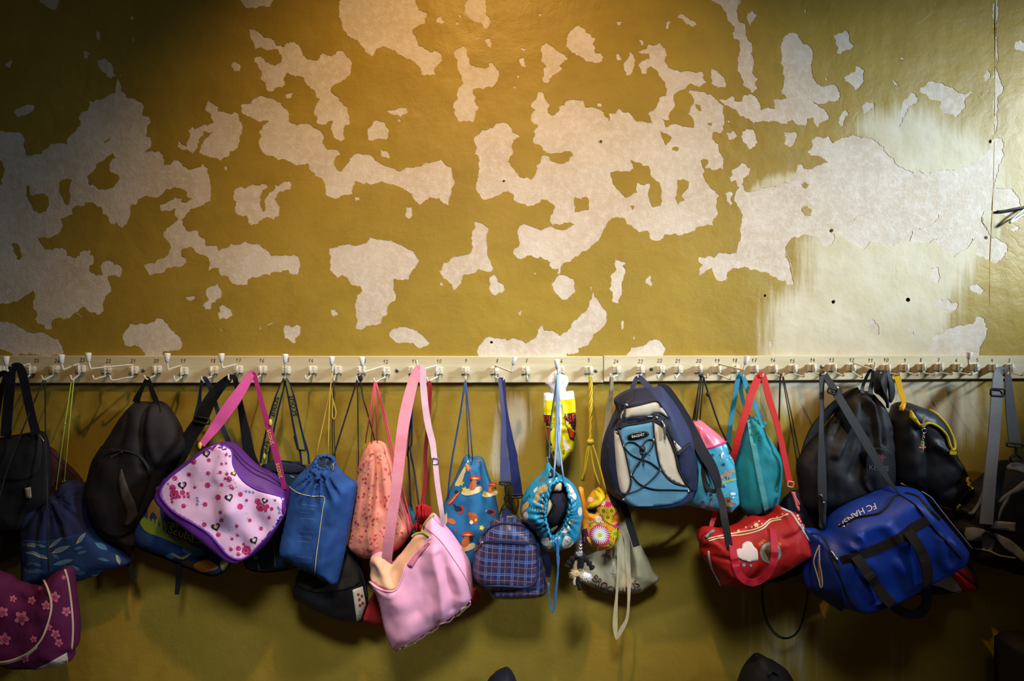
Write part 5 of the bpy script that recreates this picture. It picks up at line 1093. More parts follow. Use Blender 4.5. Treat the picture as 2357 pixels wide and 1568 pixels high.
# --- pink satin tote
sat = fabric('rose_satin', '#f2abc9', 0.45, 0.06, wb=0.1, spec=0.45); pe = fabric('peach_lining', '#e6b48c', 0.6, 0.08, wb=0.12)
TM = c4((292,930),(330,890),(440,752),(500,735),(552,742),(480,830),(400,920),(372,990),(345,1070),(300,1100),(240,1090),(175,1052),(150,1020),(153,960),(148,910),(170,882),(215,868),(262,888))
b = Bag('tote_bag', 'large pink satin tote with an open peach-lined mouth, longest of the hanging bags', 'bag', c4((300,1510),(268,1460),(230,1350),(190,1160),(152,1085),(143,1040),(150,960),(140,910),(160,875),(210,860),(262,878),(292,925),(330,888),(380,840),(440,748),(498,715),(505,670),(530,630),(572,597),(640,670),(700,740),(760,830),(810,920),(827,1000),(834,1100),(830,1170),(780,1230),(720,1280),(620,1340),(540,1390),(450,1450),(370,1492)), 0.125, 0.06, 0.04, sat, R=55, step=5, smooth=4,
        noise=(0.004, 110, 2), dents=[(TM, 0.035, 16)], folds=[(c4((590,820),(630,1000),(650,1180),(630,1330)), 0.014, 12), (c4((620,840),(680,1000),(700,1200)), -0.010, 12), (c4((500,860),(520,1040),(480,1200)), -0.008, 16), (c4((700,920),(770,1050),(800,1150)), 0.008, 12), (c4((330,1130),(420,1200),(400,1380)), 0.008, 26), (c4((200,890),(240,960),(300,1060)), 0.022, 14)])
b.panel('lining', TM, pe, 0.0014, 3, step=5)
b.line('mouth_hem', c4((146,1042),(200,1085),(270,1107),(325,1095),(360,1025),(400,920),(480,830),(556,745)), 0.003, sat, 0.002); lm = fabric('lime_trim', '#a9b04e', 0.7)
b.line('lime_trim', c4((552,742),(510,718),(460,722),(430,742)), 0.004, lm, 0.002); b.line('lime_trim', c4((497,712),(512,665),(540,628),(574,600)), 0.004, lm, 0.001); b.line('lime_trim', c4((368,1490),(410,1470),(452,1450)), 0.0045, lm, 0.001); b.line('lime_trim', c4((726,1272),(760,1245),(798,1208)), 0.0045, lm, 0.001)
pb = b.panel('pull_tab', c4((392,918),(470,850),(548,772),(556,780),(480,870),(430,948),(412,940)), fabric('rose_tab', '#d97e96', 0.6), 0.004, 0)
for x, y in ((518,800),(530,790),(540,783)): q = c4((x, y))[0]; b.mark(ell(q[0], q[1], 1.6), plain('tab_red', '#8e1f2c', .6), 8)
b.done('tab_print', parent=pb)
b.line('seam', c4((530,690),(620,770),(720,910),(800,1040),(832,1150)), 0.0012, fabric('rose_seam', '#c9707f', .7), 0.0005)
wr_ = [(rr.uniform(-4, 4)) for k in range(40)]; b.line('gathered_hem', [(x + wr_[i], y + wr_[-i - 1] * .7) for i, (x, y) in enumerate(smooth_path(c4((330,1500),(450,1445),(560,1372),(680,1300),(780,1225),(826,1170)), 6))], 0.003, sat, 0.001, 2)
strapm = fabric('rose_strap', '#f09aab', 0.55, 0.08, col2='#ea8a98')
ribbon('shoulder_strap', zip3(r3((1200,415),(1165,425),(1090,640),(1010,980),(960,1280),(930,1568)) + c4((330,380),(285,700),(265,860),(262,915)), [.125, .128, .135, .15, .16, .165, .17, .17, .155, .14], [18, 20, 24, 27, 26, 26, 25, 24, 24, 22]), 25, strapm, b.root, t=0.003)
ribbon('shoulder_strap', zip3(r3((1200,415),(1235,410),(1250,700),(1300,1100),(1370,1400),(1390,1568)) + c4((585,230),(600,380),(628,570),(640,660)), [.125, .128, .13, .135, .14, .145, .15, .155, .16, .15], [16, 15, 15, 15, 14, 13, 12, 12, 11, 9]), 14, fabric('pale_pink_strap', '#f0c3cf', 0.5), b.root, t=0.0025)
ribbon('strap_tail', zip3(c4((580,260),(595,420),(628,600)), [.148, .152, .156], 5), 5, red1, b.root); frame('slider', *c4((588,238))[0], .153, 13, 14, 0.002, silver, b.root, 3)
# --- blue beach print drawstring
bm = fabric('beach_blue', '#2a6f9e', 0.7, 0.12)
b = Bag('drawstring_bag', 'blue drawstring bag printed with red parasols and orange figures', 'bag', c4((778,212),(815,204),(835,222),(860,210),(905,226),(940,330),(975,430),(1005,560),(1012,640),(980,720),(900,830),(840,960),(790,935),(740,850),(690,770),(625,690),(632,560),(660,480),(700,390),(740,300)), 0.06, 0.05, 0.045, bm, R=40,
        gathers=[(1087, 1055, 18, 0.006, 12, 75)], folds=[(c4((895,270),(905,450),(895,650)), -0.012, 6), (c4((860,250),(840,450),(830,700)), 0.006, 10), (c4((920,300),(950,480),(970,620)), 0.007, 8)])
sand = plain('sand_print', '#e6cf9a', .6); pr1 = plain('parasol_red', '#c9342c', .6); pr2 = plain('parasol_yellow', '#e8b04a', .6); orr = plain('figure_orange', '#c9662a', .6); ink2 = plain('figure_ink', '#26253a', .6); yb = plain('yellow_figure', '#d9c53c', .6)
def M4c(pts, mt, ly=1, sm=0): b.mark(c4(*pts), mt, ly, 4.0, sm)
M4c([(800,240),(806,250),(760,390),(730,402),(720,385)], sand, 1, 2); M4c(ell(810,290,20,16), orr, 2); M4c(ell(798,268,14,10), orr, 2)
for cx, cy, s_ in ((825, 435, 1), (948, 455, .75), (775, 815, 1.05)):
    M4c([(cx-65*s_,cy+18*s_),(cx-40*s_,cy-10*s_),(cx+20*s_,cy-20*s_),(cx+68*s_,cy-30*s_),(cx+66*s_,cy+5*s_),(cx-20*s_,cy+32*s_)], sand, 1, 3)
    M4c(ell(cx+12*s_, cy-32*s_, 24*s_, 30*s_, 30), orr, 2); M4c(ell(cx+22*s_, cy-62*s_, 16*s_, 14*s_), orr, 2); M4c(ell(cx+52*s_, cy-52*s_, 11*s_, 12*s_), ink2, 2); M4c(flower(cx-42*s_, cy-8*s_, 20*s_, 5, .5), yb, 2)
    M4c([(cx-12*s_,cy-80*s_),(cx+5*s_,cy-100*s_),(cx+30*s_,cy-104*s_),(cx+62*s_,cy-92*s_),(cx+66*s_,cy-76*s_),(cx+20*s_,cy-72*s_)], pr1, 3, 2); M4c([(cx+2*s_,cy-84*s_),(cx+30*s_,cy-92*s_),(cx+58*s_,cy-82*s_),(cx+30*s_,cy-76*s_)], pr2, 4)
M4c(ell(842,618,30,38,-15), orr, 1); M4c(ell(820,592,16,16), orr, 2); M4c(ell(858,628,17,22,10), pr1, 2); M4c(ell(858,628,9,12,10), yb, 3); M4c(ell(828,645,12,14), white, 3)
M4c(ell(758,562,18,30,30), pr1, 1); M4c(ell(742,556,26,17,20), ink2, 2); M4c([(705,520),(722,530),(730,545),(718,550)], ink2, 1); M4c(ell(968,578,18,24,-20), pr1, 1); M4c(ell(955,575,24,12,10), ink2, 2); M4c([(915,570),(940,566),(940,574)], white, 1)
M4c([(668,520),(690,490),(745,435),(750,450),(705,510),(680,530)], pr1, 1); M4c([(675,522),(740,446),(744,450),(690,516)], pr2, 2); M4c(ell(728,442,14,12), ink2, 2); M4c([(648,600),(665,580),(668,640),(650,680)], sand, 1); M4c(ell(696,638,30,18,25), orr, 1); M4c(flower(760,382,22,5,.5), yb, 1); M4c(flower(898,682,18,5,.5), yb, 1); M4c(ell(722,700,8), pr1, 1); M4c(ell(880,236,10,7), pr1, 1); M4c(ell(828,250,9,12), ink2, 1)
b.done('beach_print')
nb = plain('royal_cord', '#23427c', .6)
cord('cord', zip3([(1070.5, 878), (1060, 950), (1042, 1050), (1034, 1110), (1027, 1186)], [.095, .095, .095, .09, .07]), 0.0028, nb, b.root, 2); cord('cord', zip3([(1071.5, 879), (1076, 980), (1079.5, 1056)], [.097, .095, .09]), 0.0018, nb, b.root, 2); cord('cord', zip3([(1072.5, 879), (1080, 960), (1088, 1058)], [.097, .095, .09]), 0.0018, nb, b.root, 2)

# --- plaid backpack
m, nt, bs = newmat('blue_tartan'); uvn = N(nt, 'ShaderNodeUVMap'); mp = N(nt, 'ShaderNodeMapping'); L(nt, uvn.outputs[0], mp.inputs[0]); mp.inputs['Rotation'].default_value = (0, 0, math.radians(-3)); sp = N(nt, 'ShaderNodeSeparateXYZ'); L(nt, mp.outputs[0], sp.inputs[0])
def band(src, period, off, wd):
    x = mathn(nt, 'FRACT', mathn(nt, 'ADD', mathn(nt, 'DIVIDE', src, period), off)); return mathn(nt, 'LESS_THAN', x, wd)
colr = mixc(nt, noise(nt, uvn.outputs[0], 40, 2), lin('#20346c'), lin('#1a2a55'))
for src in (sp.outputs[0], sp.outputs[1]):
    colr = mixc(nt, mathn(nt, 'MULTIPLY', band(src, .30, .13, .34), .32), colr, lin('#5a2f2c')); colr = mixc(nt, mathn(nt, 'MULTIPLY', band(src, .30, .62, .2), .4), colr, lin('#2c4f9c'))
    colr = mixc(nt, mathn(nt, 'MULTIPLY', band(src, .15, .1, .06), .5), colr, lin('#bda062')); colr = mixc(nt, mathn(nt, 'MULTIPLY', band(src, .30, .42, .03), .45), colr, lin('#c8c4b0'))
L(nt, colr, bs.inputs['Base Color']); bs.inputs['Roughness'].default_value = 0.42; bump(nt, bs, noise(nt, objvec(nt), 300, 3), 0.15, 0.001); tart = m
PK = c5((110,850),(170,800),(300,795),(480,810),(530,835),(530,1000),(510,1080),(450,1112),(300,1104),(150,1098),(98,1060),(90,980),(98,900))
b = Bag('backpack', 'small blue tartan backpack with a front pocket', 'backpack', c5((300,636),(350,628),(400,650),(470,690),(520,740),(555,830),(570,950),(600,1100),(605,1170),(560,1200),(450,1212),(300,1215),(220,1205),(170,1150),(140,1110),(90,1060),(80,1000),(88,900),(110,830),(150,760),(210,680)), 0.115, 0.06, 0.055, tart, R=34, rnd=.6, noise=(0.003, 120, 4), folds=[(c5((60,1118),(300,1118),(520,1105)), -0.010, 5)])
bt = fabric('tartan_trim', '#222c52', 0.6)
pb = b.panel('front_pocket', PK, tart, 0.010, 3); b.line('piping', PK, 0.0032, bt, 0.010, 3, closed=True, parent=pb); b.strap('zip', c5((120,815),(200,803),(330,800),(480,812)), 5, bt, 0.012, parent=pb); b.line('top_zip', c5((160,760),(210,705),(290,678),(380,684),(460,705),(505,770),(528,860)), 0.004, bt, 0.002); b.line('side_seam', c5((400,655),(480,705),(535,790),(552,900),(585,1100)), 0.003, bt, 0.001)
b.stud('zip_pull', c5((152,800))[0], .005, silver, .015, parent=pb); b.line('zip_tab', c5((150,805),(125,840),(95,862)), 0.0028, plain('bronze_tab', '#7a6648', .4, .6), .013, parent=pb)
ribbon('handle_tab', zip3(c5((318,575),(318,645)), [.12, .125], 21), 21, bt, b.root, t=.004)
vio = fabric('violet_web', '#4a4c74', 0.65); dkv = fabric('dark_blue_web', '#1e2758', 0.65)
ribbon('shoulder_strap', zip3(r4((75,545),(62,560),(90,800),(112,1100),(112,1568)) + c5((308,250),(312,395)), [.088, .09, .105, .115, .125, .128, .13], [8, 8, 8, 11, 16, 22, 24]), 16, vio, b.root, t=.0025)
ribbon('shoulder_strap', zip3(r4((75,545),(112,575),(130,900),(185,1290),(240,1568)) + c5((365,230),(385,370),(400,490)), [.088, .09, .1, .11, .115, .115, .115, .11], [8, 8, 9, 15, 20, 20, 21, 21]), 18, dkv, b.root, t=.0025)
frame('strap_end', *c5((312,400))[0], .131, 26, 6, .003, black, b.root); tube('snap_hook', pts3(zip3(c5((312,405),(312,450),(318,480),(306,505),(314,530)), .132)), .0032, plain('black_hardware', '#1c1c20', .4, .3), b.root); cord('snap_ring', zip3(c5((314,530),(285,575),(270,620)), .13), .0022, black, b.root, 1); cord('snap_ring', zip3(c5((314,530),(345,565),(370,600)), .13), .0022, black, b.root, 1)
frame('strap_end', *c5((390,490))[0], .115, 26, 7, .003, black, b.root); cord('snap_ring', zip3(c5((395,500),(400,560),(375,615)), .115), .003, black, b.root, 2); ribbon('side_strap', zip3(c5((585,890),(610,970),(600,1050)), [.09, .09, .08], 14), 14, bt, b.root)

# --- plastic carrier
wp = plain('white_polythene', '#f2eff0', 0.3); m_ = MATS['white_polythene']; m_.node_tree.nodes['Principled BSDF'].inputs['Transmission Weight'].default_value = 0.0
b = Bag('carrier_bag', 'crumpled yellow and white plastic carrier bag with red lettering', 'plastic bag', e3((600,135),(650,180),(740,210),(776,250),(776,320),(742,390),(752,432),(845,422),(865,520),(880,620),(884,760),(882,880),(872,1000),(852,1150),(832,1260),(760,1340),(700,1420),(650,1487),(605,1440),(560,1350),(520,1230),(490,1130),(460,960),(425,760),(420,680),(430,455),(545,455),(510,400),(470,340),(455,320),(500,220)), 0.075, 0.014, 0.012, wp, R=9, step=3.2, smooth=2, rnd=.6, noise=(0.003, 22, 3),
        folds=[(e3((610,150),(640,400),(640,700),(650,900),(620,1300),(645,1470)), 0.012, 5), (e3((580,480),(610,700),(600,950)), -0.008, 4), (e3((680,500),(720,760),(800,1080)), 0.008, 3.5), (e3((690,400),(670,300),(640,200)), -0.006, 3), (e3((700,1000),(720,1200),(690,1400)), -0.006, 4)])
ypl = plain('yellow_polythene', '#f0dc12', 0.3); rp = plain('red_lettering', '#d23a22', .35); bp = plain('black_lettering', '#3a2420', .4)
b.mark(e3((429,552),(500,556),(575,550),(598,640),(618,900),(608,1080),(602,1200),(604,1432),(562,1350),(522,1230),(492,1130),(462,960),(428,760),(424,680)), ypl, 0, 4); b.mark(e3((658,540),(760,545),(862,520),(876,620),(881,760),(878,900),(862,1100),(838,1250),(758,1336),(690,1418),(655,1200),(690,900),(682,700)), ypl, 0, 4)
b.mark(e3((428,755),(550,758),(545,830),(530,905),(465,905),(440,830)), bp, 1, 3); b.mark(e3((770,735),(872,722),(882,860),(868,985),(800,900),(705,780),(715,730)), bp, 1, 3)
b.text('PL', *e3((488,828))[0], 25, 4, rp, 4, 0, 0, .85); b.text('NE', *e3((800,810))[0], 24, -14, rp, 4, .1, 0, .95)
b.mark(e3((456,905),(590,908),(592,935),(458,925)), bp, 2, 3); b.mark(e3((462,912),(585,916),(585,928),(462,920)), ypl, 3, 3); b.mark(e3((465,935),(555,945),(520,1000),(515,1070),(530,1130),(552,1180),(515,1185),(495,1110),(478,1020)), bp, 1, 3); b.mark(e3((470,945),(520,960),(500,1020),(505,1090),(490,1080)), rp, 3, 3)
b.mark(e3((745,900),(860,960),(874,1000),(850,1120),(790,1085),(770,1000)), bp, 1, 3); b.mark(e3((765,930),(852,985),(840,1080),(800,1060)), rp, 3, 3); b.mark(e3((740,880),(870,990),(868,1004),(738,892)), ypl, 4, 3); b.mark(e3((700,1040),(735,1100),(800,1220),(740,1260),(705,1180)), wp, 2, 3)
b.text('K', *e3((545,1222))[0], 6, 5, bp, 3); b.text('E', *e3((708,1272))[0], 12, 0, bp, 3); b.text('UNE', *e3((775,1280))[0], 5, -25, bp, 3); b.mark(e3((550,1255),(575,1260),(580,1315),(556,1310)), bp, 3, 3); b.text('Dana', *e3((565,300))[0], 8, -32, plain('grey_lettering', '#6d6a70', .5), 3)
b.done('carrier_print', big=8)

# --- husky print drawstring
tq = fabric('turquoise_satin', '#2593b8', 0.45, 0.2, wb=0.12, spec=0.45, col2='#1f7ea2')
HO = e4((490,500),(560,440),(640,430),(685,470),(722,560),(747,680),(742,820),(722,960),(690,1040),(640,1120),(560,1190),(500,1212),(468,1150),(438,1050),(414,950),(410,850),(430,720),(460,600))
hc = np.mean(HO, 0)
b = Bag('drawstring_bag', 'turquoise husky print drawstring bag with a wide open ruffled mouth', 'bag', e4((435,195),(468,178),(500,230),(560,300),(640,360),(700,388),(780,450),(860,540),(912,640),(950,780),(962,950),(942,1050),(932,1150),(900,1270),(830,1345),(740,1402),(640,1442),(500,1460),(400,1442),(340,1370),(318,1250),(258,1170),(150,1070),(62,960),(48,850),(70,720),(130,590),(230,450),(330,360),(390,290)), 0.13, 0.065, 0.06, tq, R=40, step=4,
        gathers=[(hc[0], hc[1], 26, 0.006, 30, 78)], dents=[(HO, 0.075, 7)], folds=[(e4((800,1060),(870,1140),(840,1200)), 0.006, 4), (e4((250,920),(330,960),(400,960)), 0.006, 5), (e4((760,600),(830,700),(800,820)), 0.006, 5)])
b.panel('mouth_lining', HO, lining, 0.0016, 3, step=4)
hp = np.array(smooth_path(HO, 6, True)); hp = hp + (hp - hc) * (0.05 + 0.05 * np.sin(np.arange(len(hp)) * 1.5))[:, None]; b.line('ruffled_hem', [tuple(p) for p in hp], 0.0042, tq, 0.004, 1, closed=True)
hw = fabric('husky_white', '#d9d4c8', 0.6); hg = fabric('husky_grey', '#6d6a6c', 0.6); ht = fabric('husky_tan', '#b99a68', 0.6); hk = plain('script_ink', '#1d3a4a', .6)
for poly, mt in ((((120,730),(160,720),(170,780),(120,840),(80,880),(60,860),(80,790)), ht), (((100,880),(150,870),(160,960),(120,990),(90,930)), hw), (((60,850),(100,860),(90,920),(60,930)), hg), (((330,500),(420,470),(450,530),(400,590),(330,600),(320,700),(270,740),(240,720),(270,620)), ht), (((240,550),(300,500),(290,560),(250,590)), hw), (((310,390),(420,370),(440,400),(340,430)), hg), (((700,460),(760,470),(820,560),(860,640),(840,690),(780,640),(730,560)), hw), (((760,560),(820,540),(830,590),(790,620)), hg), (((350,770),(410,780),(405,860),(360,850)), ht), (((720,1010),(800,960),(840,980),(830,1040),(740,1050)), hg), (((680,1110),(760,1100),(740,1160),(640,1170)), hw), (((700,1210),(780,1250),(820,1320),(760,1380),(670,1390),(650,1320)), hw), (((720,1240),(790,1270),(780,1320),(700,1300)), hg), (((170,1020),(260,1040),(260,1110),(200,1120)), hg), (((330,1270),(420,1240),(500,1250),(500,1300),(440,1360),(380,1340)), hw), (((440,1330),(500,1310),(490,1390),(440,1400)), ht), (((880,820),(930,800),(940,900),(890,920)), hw)): b.mark(e4(*poly), mt, 1, 4, 2)
for k, (x, y, r_) in enumerate(((380,690,-70),(250,800,12),(130,680,-50),(300,830,20),(330,1130,10),(480,1050,0))): b.text(['Milo', 'Nora', 'Samy', 'Milo', 'Samy', 'Nora'][k], *e4((x, y))[0], 13, r_, hk, 2)
for k in range(34):
    a = random.Random(k).random() * 6.28; q = (hc[0] + 33 * math.cos(a) * 1.05, hc[1] + 68 * math.sin(a) * 1.0); b.mark(ell(q[0], q[1], 2.0, 3.0), hw if k % 3 else hg, 1, 3)
b.done('husky_print')
lb = plain('light_blue_cord', '#86acd6', .5)
cord('cord', zip3([(1283, 858), (1281, 980), (1279, 1040), (1274.5, 1100)], [.125, .14, .16, .185]), 0.0028, lb, b.root, 2); cord('cord', zip3([(1284.5, 858), (1283.5, 985), (1289, 1040), (1297, 1101)], [.125, .142, .162, .185]), 0.0028, lb, b.root, 2)
lb2 = plain('blue_cord', '#3f77b0', .5); cord('cord_loop', zip3(e4((530,1290),(560,1310),(577,1380),(578,1500)) + c5((675,1000),(662,1120),(645,1270),(636,1292),(622,1240),(612,1090)), [.185, .2, .2, .2, .2, .195, .19, .19, .185, .18]), 0.0026, lb2, b.root, 4); cord('cord_loop', zip3(e4((595,1250),(598,1380),(596,1500)) + c5((682,930),(668,1130),(652,1265),(638,1285)), [.2, .2, .2, .2, .197, .192, .19]), 0.0026, lb2, b.root, 3)
cord('top_cord', zip3(e4((455,180),(440,120),(430,80),(465,90),(470,0)), [.13, .12, .11, .11, .1]) + [(1266, 985, .095), (1278, 900, .11), (1283, 862, .12)], 0.0026, plain('slate_cord', '#3c5a72', .6), b.root, 3)
b.panel('black_webbing', e4((455,385),(460,300),(495,240),(560,310),(600,355),(520,372)), blackweb, .002, 0)
# shoe inside the mouth
t = thing('slipper', 'dark navy gym slipper with cream lining inside the turquoise bag', 'shoe', b.at(e4((560, 1000))[0], 0.004))
def blob(name, poly, dd, hh, mt, parent, nz=0.0):
    q = np.array(arclen_smooth(poly, 3.5, 5)); n = len(q); c = q.mean(0); V = []; F = []; lv = 7
    for k in range(lv):
        u = k / lv; sc = math.cos(u * math.pi / 2); dp = dd + hh * math.sin(u * math.pi / 2)
        for p in q: r = c + (p - c) * sc; V.append(P(r[0], r[1], dp))
    V.append(P(c[0], c[1], dd + hh))
    for k in range(lv - 1):
        for i in range(n): F.append((k * n + i, k * n + (i + 1) % n, (k + 1) * n + (i + 1) % n, (k + 1) * n + i))
    for i in range(n): F.append(((lv - 1) * n + i, (lv - 1) * n + (i + 1) % n, lv * n))
    for p in q: r = c + (p - c) * .8; V.append(P(r[0], r[1], dd - hh * .5))
    o = lv * n + 1
    for i in range(n): F.append((i, o + i, o + (i + 1) % n, (i + 1) % n))
    F.append(tuple(o + i for i in range(n)))
    return new_obj(name, V, F, mt, parent)
sl = fabric('navy_suede', '#1a1c2e', 0.9)
blob('upper', e4((470,620),(540,585),(650,585),(710,640),(735,760),(715,880),(660,980),(600,1060),(520,1100),(470,1060),(440,960),(480,870),(500,760),(470,690)), .155, .04, sl, t); blob('toe_fold', e4((520,760),(600,750),(640,830),(620,960),(540,1050),(470,1040),(450,960),(500,880)), .180, .016, fabric('black_suede', '#111118', 0.9), t)
blob('lining', e4((430,720),(470,690),(515,740),(500,830),(450,920),(425,960),(415,880)), .176, .014, fabric('cream_fleece', '#cdbb94', 0.9), t); blob('sole', e4((470,1140),(520,1080),(590,1060),(580,1110),(500,1180)), .165, .012, fabric('grey_sole', '#77725f', 0.8), t); blob('heel_cloth', e4((490,560),(540,470),(640,450),(645,560),(560,580)), .168, .014, fabric('cream_fleece', '#cdbb94', 0.9), t)

# --- flower power bag on yellow cords
fy = fabric('sunny_pvc', '#f0a62c', 0.35, 0.12, wb=0.05, spec=0.5)
b = Bag('drawstring_bag', 'glossy orange and pink flower print bag on twisted yellow cords', 'bag', e4((1005,820),(1025,700),(1110,590),(1200,535),(1290,580),(1365,650),(1445,740),(1490,850),(1502,950),(1497,1100),(1482,1230),(1440,1330),(1350,1412),(1230,1432),(1140,1422),(1060,1360),(985,1385),(945,1310),(935,1150),(965,1000)), 0.085, 0.05, 0.05, fy, R=32, step=4, folds=[(e4((1020,980),(1010,1150),(1090,1380)), -0.012, 5)], dents=[(e4((1010,835),(1120,790),(1155,830),(1120,895),(1030,880)), .03, 4)])
pk = plain('hot_pink_print', '#d8327e', .4); wd = plain('daisy_white', '#efece6', .4); dy = plain('daisy_yellow', '#e6cf2c', .4); gn = plain('leaf_green', '#8fae22', .4); og2 = plain('swirl_orange', '#e07a14', .4); ow = plain('swirl_light', '#f4c95a', .4); dkg = plain('daisy_eye', '#8c8a1c', .4); plm = plain('plum_print', '#5a2050', .4)
def Q(poly, mt, ly=1): b.mark(e4(*poly), mt, ly, 4)
Q([(1160,760),(1300,720),(1440,750),(1480,850),(1440,900),(1300,1010),(1200,960),(1180,860)], pk); Q([(1060,1120),(1170,1040),(1300,1090),(1340,1200),(1320,1330),(1200,1350),(1080,1290),(1040,1200)], pk); Q([(1380,1060),(1490,1020),(1490,1180),(1420,1100)], pk)
Q([(940,1130),(1010,1100),(1060,1350),(985,1380),(945,1300)], plm)
for cx, cy, r in ((1390, 1000, 88), (1055, 990, 62), (1200, 1390, 60)):
    Q(ell(cx, cy, r, r * .7), og2, 1)
    for k in (.75, .45): Q(stroke([(cx + r * k * math.cos(a), cy + r * k * .7 * math.sin(a)) for a in (0, .8, 1.6, 2.4, 3.2, 4.0)], 9), ow, 2)
for cx, cy, r, n_, mt, ey in ((1195,1200,140,26,wd,dy), (1245,850,82,14,dy,dkg), (1365,850,78,14,dy,dkg), (1310,945,80,14,dy,dkg), (1420,1180,88,12,dy,gn), (1175,970,60,12,wd,dy), (1060,690,42,12,wd,dy), (1240,740,40,12,wd,dy)):
    Q(flower(cx, cy, r, n_, .5, .2, 3), mt, 3)
    if r > 100: Q(ell(cx, cy, r * .52, n=18), mt, 3)
    Q(ell(cx, cy, r * (.22 if r > 100 else .34), n=12), ey, 4)
for x, y, r, w_, a in ((1355,1310,55,20,60),(1050,1040,36,16,-60),(1425,820,50,18,80),(1330,1370,30,14,20),(1130,660,30,12,50)): Q(leaf(x, y, r, w_, a), gn, 4); Q(stroke([(x - r * .7 * math.cos(math.radians(a)), y - r * .7 * math.sin(math.radians(a))), (x + r * .7 * math.cos(math.radians(a)), y + r * .7 * math.sin(math.radians(a)))], 4), dkg, 5)
for x, y in ((1230,1015),(1115,1050),(1460,1085),(1440,720)): Q(ell(x, y, 15), wd, 3); Q(ell(x, y, 6, n=8), plm, 4)
Q([(1010,835),(1120,790),(1155,830),(1120,895),(1030,880)], plain('bag_inside', '#2c1a14', .8), 5)
b.done('flower_print')
b.panel('neck_band', e4((1108,595),(1195,545),(1285,605),(1255,690),(1200,765),(1100,810),(1008,832),(1060,750),(1180,690)), plain('yellow_pvc', '#e8c81e', .3), .004, 2); b.line('yellow_piping', e4((1015,1230),(1060,1330),(1140,1420)), .003, plain('yellow_pvc', '#e8c81e', .3))
yw = plain('yellow_braid', '#d9b61c', .6)
side = blob('side_fold', e4((885,520),(935,505),(968,540),(985,660),(1003,790),(995,900),(960,990),(938,850),(915,700)), .075, .02, fy, b.root)
for k in range(4):
    pts = []
    for i in range(26):
        u = i / 25; y = 866 + u * 150; a = u * 13 + k * 1.57; pts.append((1359.5 + 2.9 * math.cos(a) * (0.9 + .3 * math.sin(5 * u)) - 1.0 * u, y, .092 + .006 * math.sin(a) + .015 * u))
    cord('cord', pts, 0.0027, yw, b.root, 2)
V_, F_ = ball(P(1359, 1017, .108), .012, .010, .010, 10, 6); new_obj('cord_knot', V_, F_, yw, b.root)
cord('cord', zip3([(1357, 1018), (1354, 1045), (1343, 1108)], [.108, .11, .1]), 0.0026, yw, b.root, 2); cord('cord', zip3([(1356, 1018), (1349, 1048), (1345, 1085), (1338, 1108)], [.104, .1, .09, .085]), 0.0026, yw, b.root, 2); cord('cord', zip3([(1361, 1018), (1370, 1040), (1383, 1085), (1396, 1134)], [.108, .115, .125, .135]), 0.0026, yw, b.root, 2); cord('cord', zip3([(1359, 1018), (1362, 1050), (1369, 1085), (1382, 1120)], [.108, .11, .12, .13]), 0.0022, yw, b.root, 2)

# --- plush dog charm
t = thing('plush_charm', 'small fluffy cream plush dog with black ears dangling on a chain', 'key charm', P(1334, 1348, .2), None)
fur = fabric('cream_fur', '#d8c096', 0.95, 0.25); fur2 = fabric('white_fur', '#e9e6e2', 0.95); bf_ = fabric('black_fur', '#18181e', 0.95)
def fuzzy(name, c, r, mt, n, ln, seed):
    rg = random.Random(seed); V, F = ball(c, r * .82, r * .6, r * .62, 14, 9); parts = [(V, F)]
    for k in range(n):
        z = rg.uniform(-1, 1); a = rg.uniform(0, 6.28); q = math.sqrt(1 - z * z); nrm = Vector((q * math.cos(a), q * math.sin(a) * .75, z * .75)); p0 = Vector(c) + nrm * r * .78; p1 = p0 + nrm * ln * rg.uniform(.6, 1.2) + Vector((rg.uniform(-1, 1), rg.uniform(-1, 1), rg.uniform(-1.5, .5))) * ln * .4
        s_ = nrm.orthogonal().normalized() * .0013; o = nrm.cross(s_).normalized() * .0013; parts.append(([p0 + s_, p0 - s_ + o, p0 - s_ - o, p1], [(0, 1, 3), (1, 2, 3), (2, 0, 3)]))
    V, F = merge(parts); return new_obj(name, V, F, mt, t)
fuzzy('body', P(*e5((195,775))[0], .2), .030, fur, 420, .008, 1); fuzzy('muzzle', P(*e5((275,800))[0], .215), .019, fur2, 260, .007, 2); tube('neck', pts3(zip3(e5((200,560),(175,620),(165,690),(180,760)), .2)), .008, fur, t); tube('face_stripe', pts3(zip3(e5((225,570),(225,640),(215,690)), .212)), .010, bf_, t)
for pth in (((185,560),(130,600),(90,650),(72,688)), ((235,560),(280,610),(320,660),(355,712))): tube('ear', pts3(zip3(e5(*pth), .208)), .0075, bf_, t, scales=[1 + .35 * math.sin(i * 1.9) for i in range(13)])
tube('leg', pts3(zip3(e5((195,800),(185,860),(205,900),(212,940)), .222)), .0055, bf_, t); tube('leg', pts3(zip3(e5((165,810),(155,850),(160,880)), .215)), .005, fur2, t); V_, F_ = box(P(*e5((205,550))[0], .21), .02, .006, .012); new_obj('collar', V_, F_, plain('grey_felt', '#8c909a', .8), t, smooth=False)
for k in range(7): q = e5((216 + 5 * (k % 2), 425 + k * 19))[0]; ring('chain_link', P(q[0], q[1], .21), .0036, .0010, silver, t, tilt=.9 * (k % 2), sy=1.25)
cord('cord_ring', zip3(e5((222,330),(232,400),(222,440),(212,425),(218,360)), .2), .0012, lb2, t)

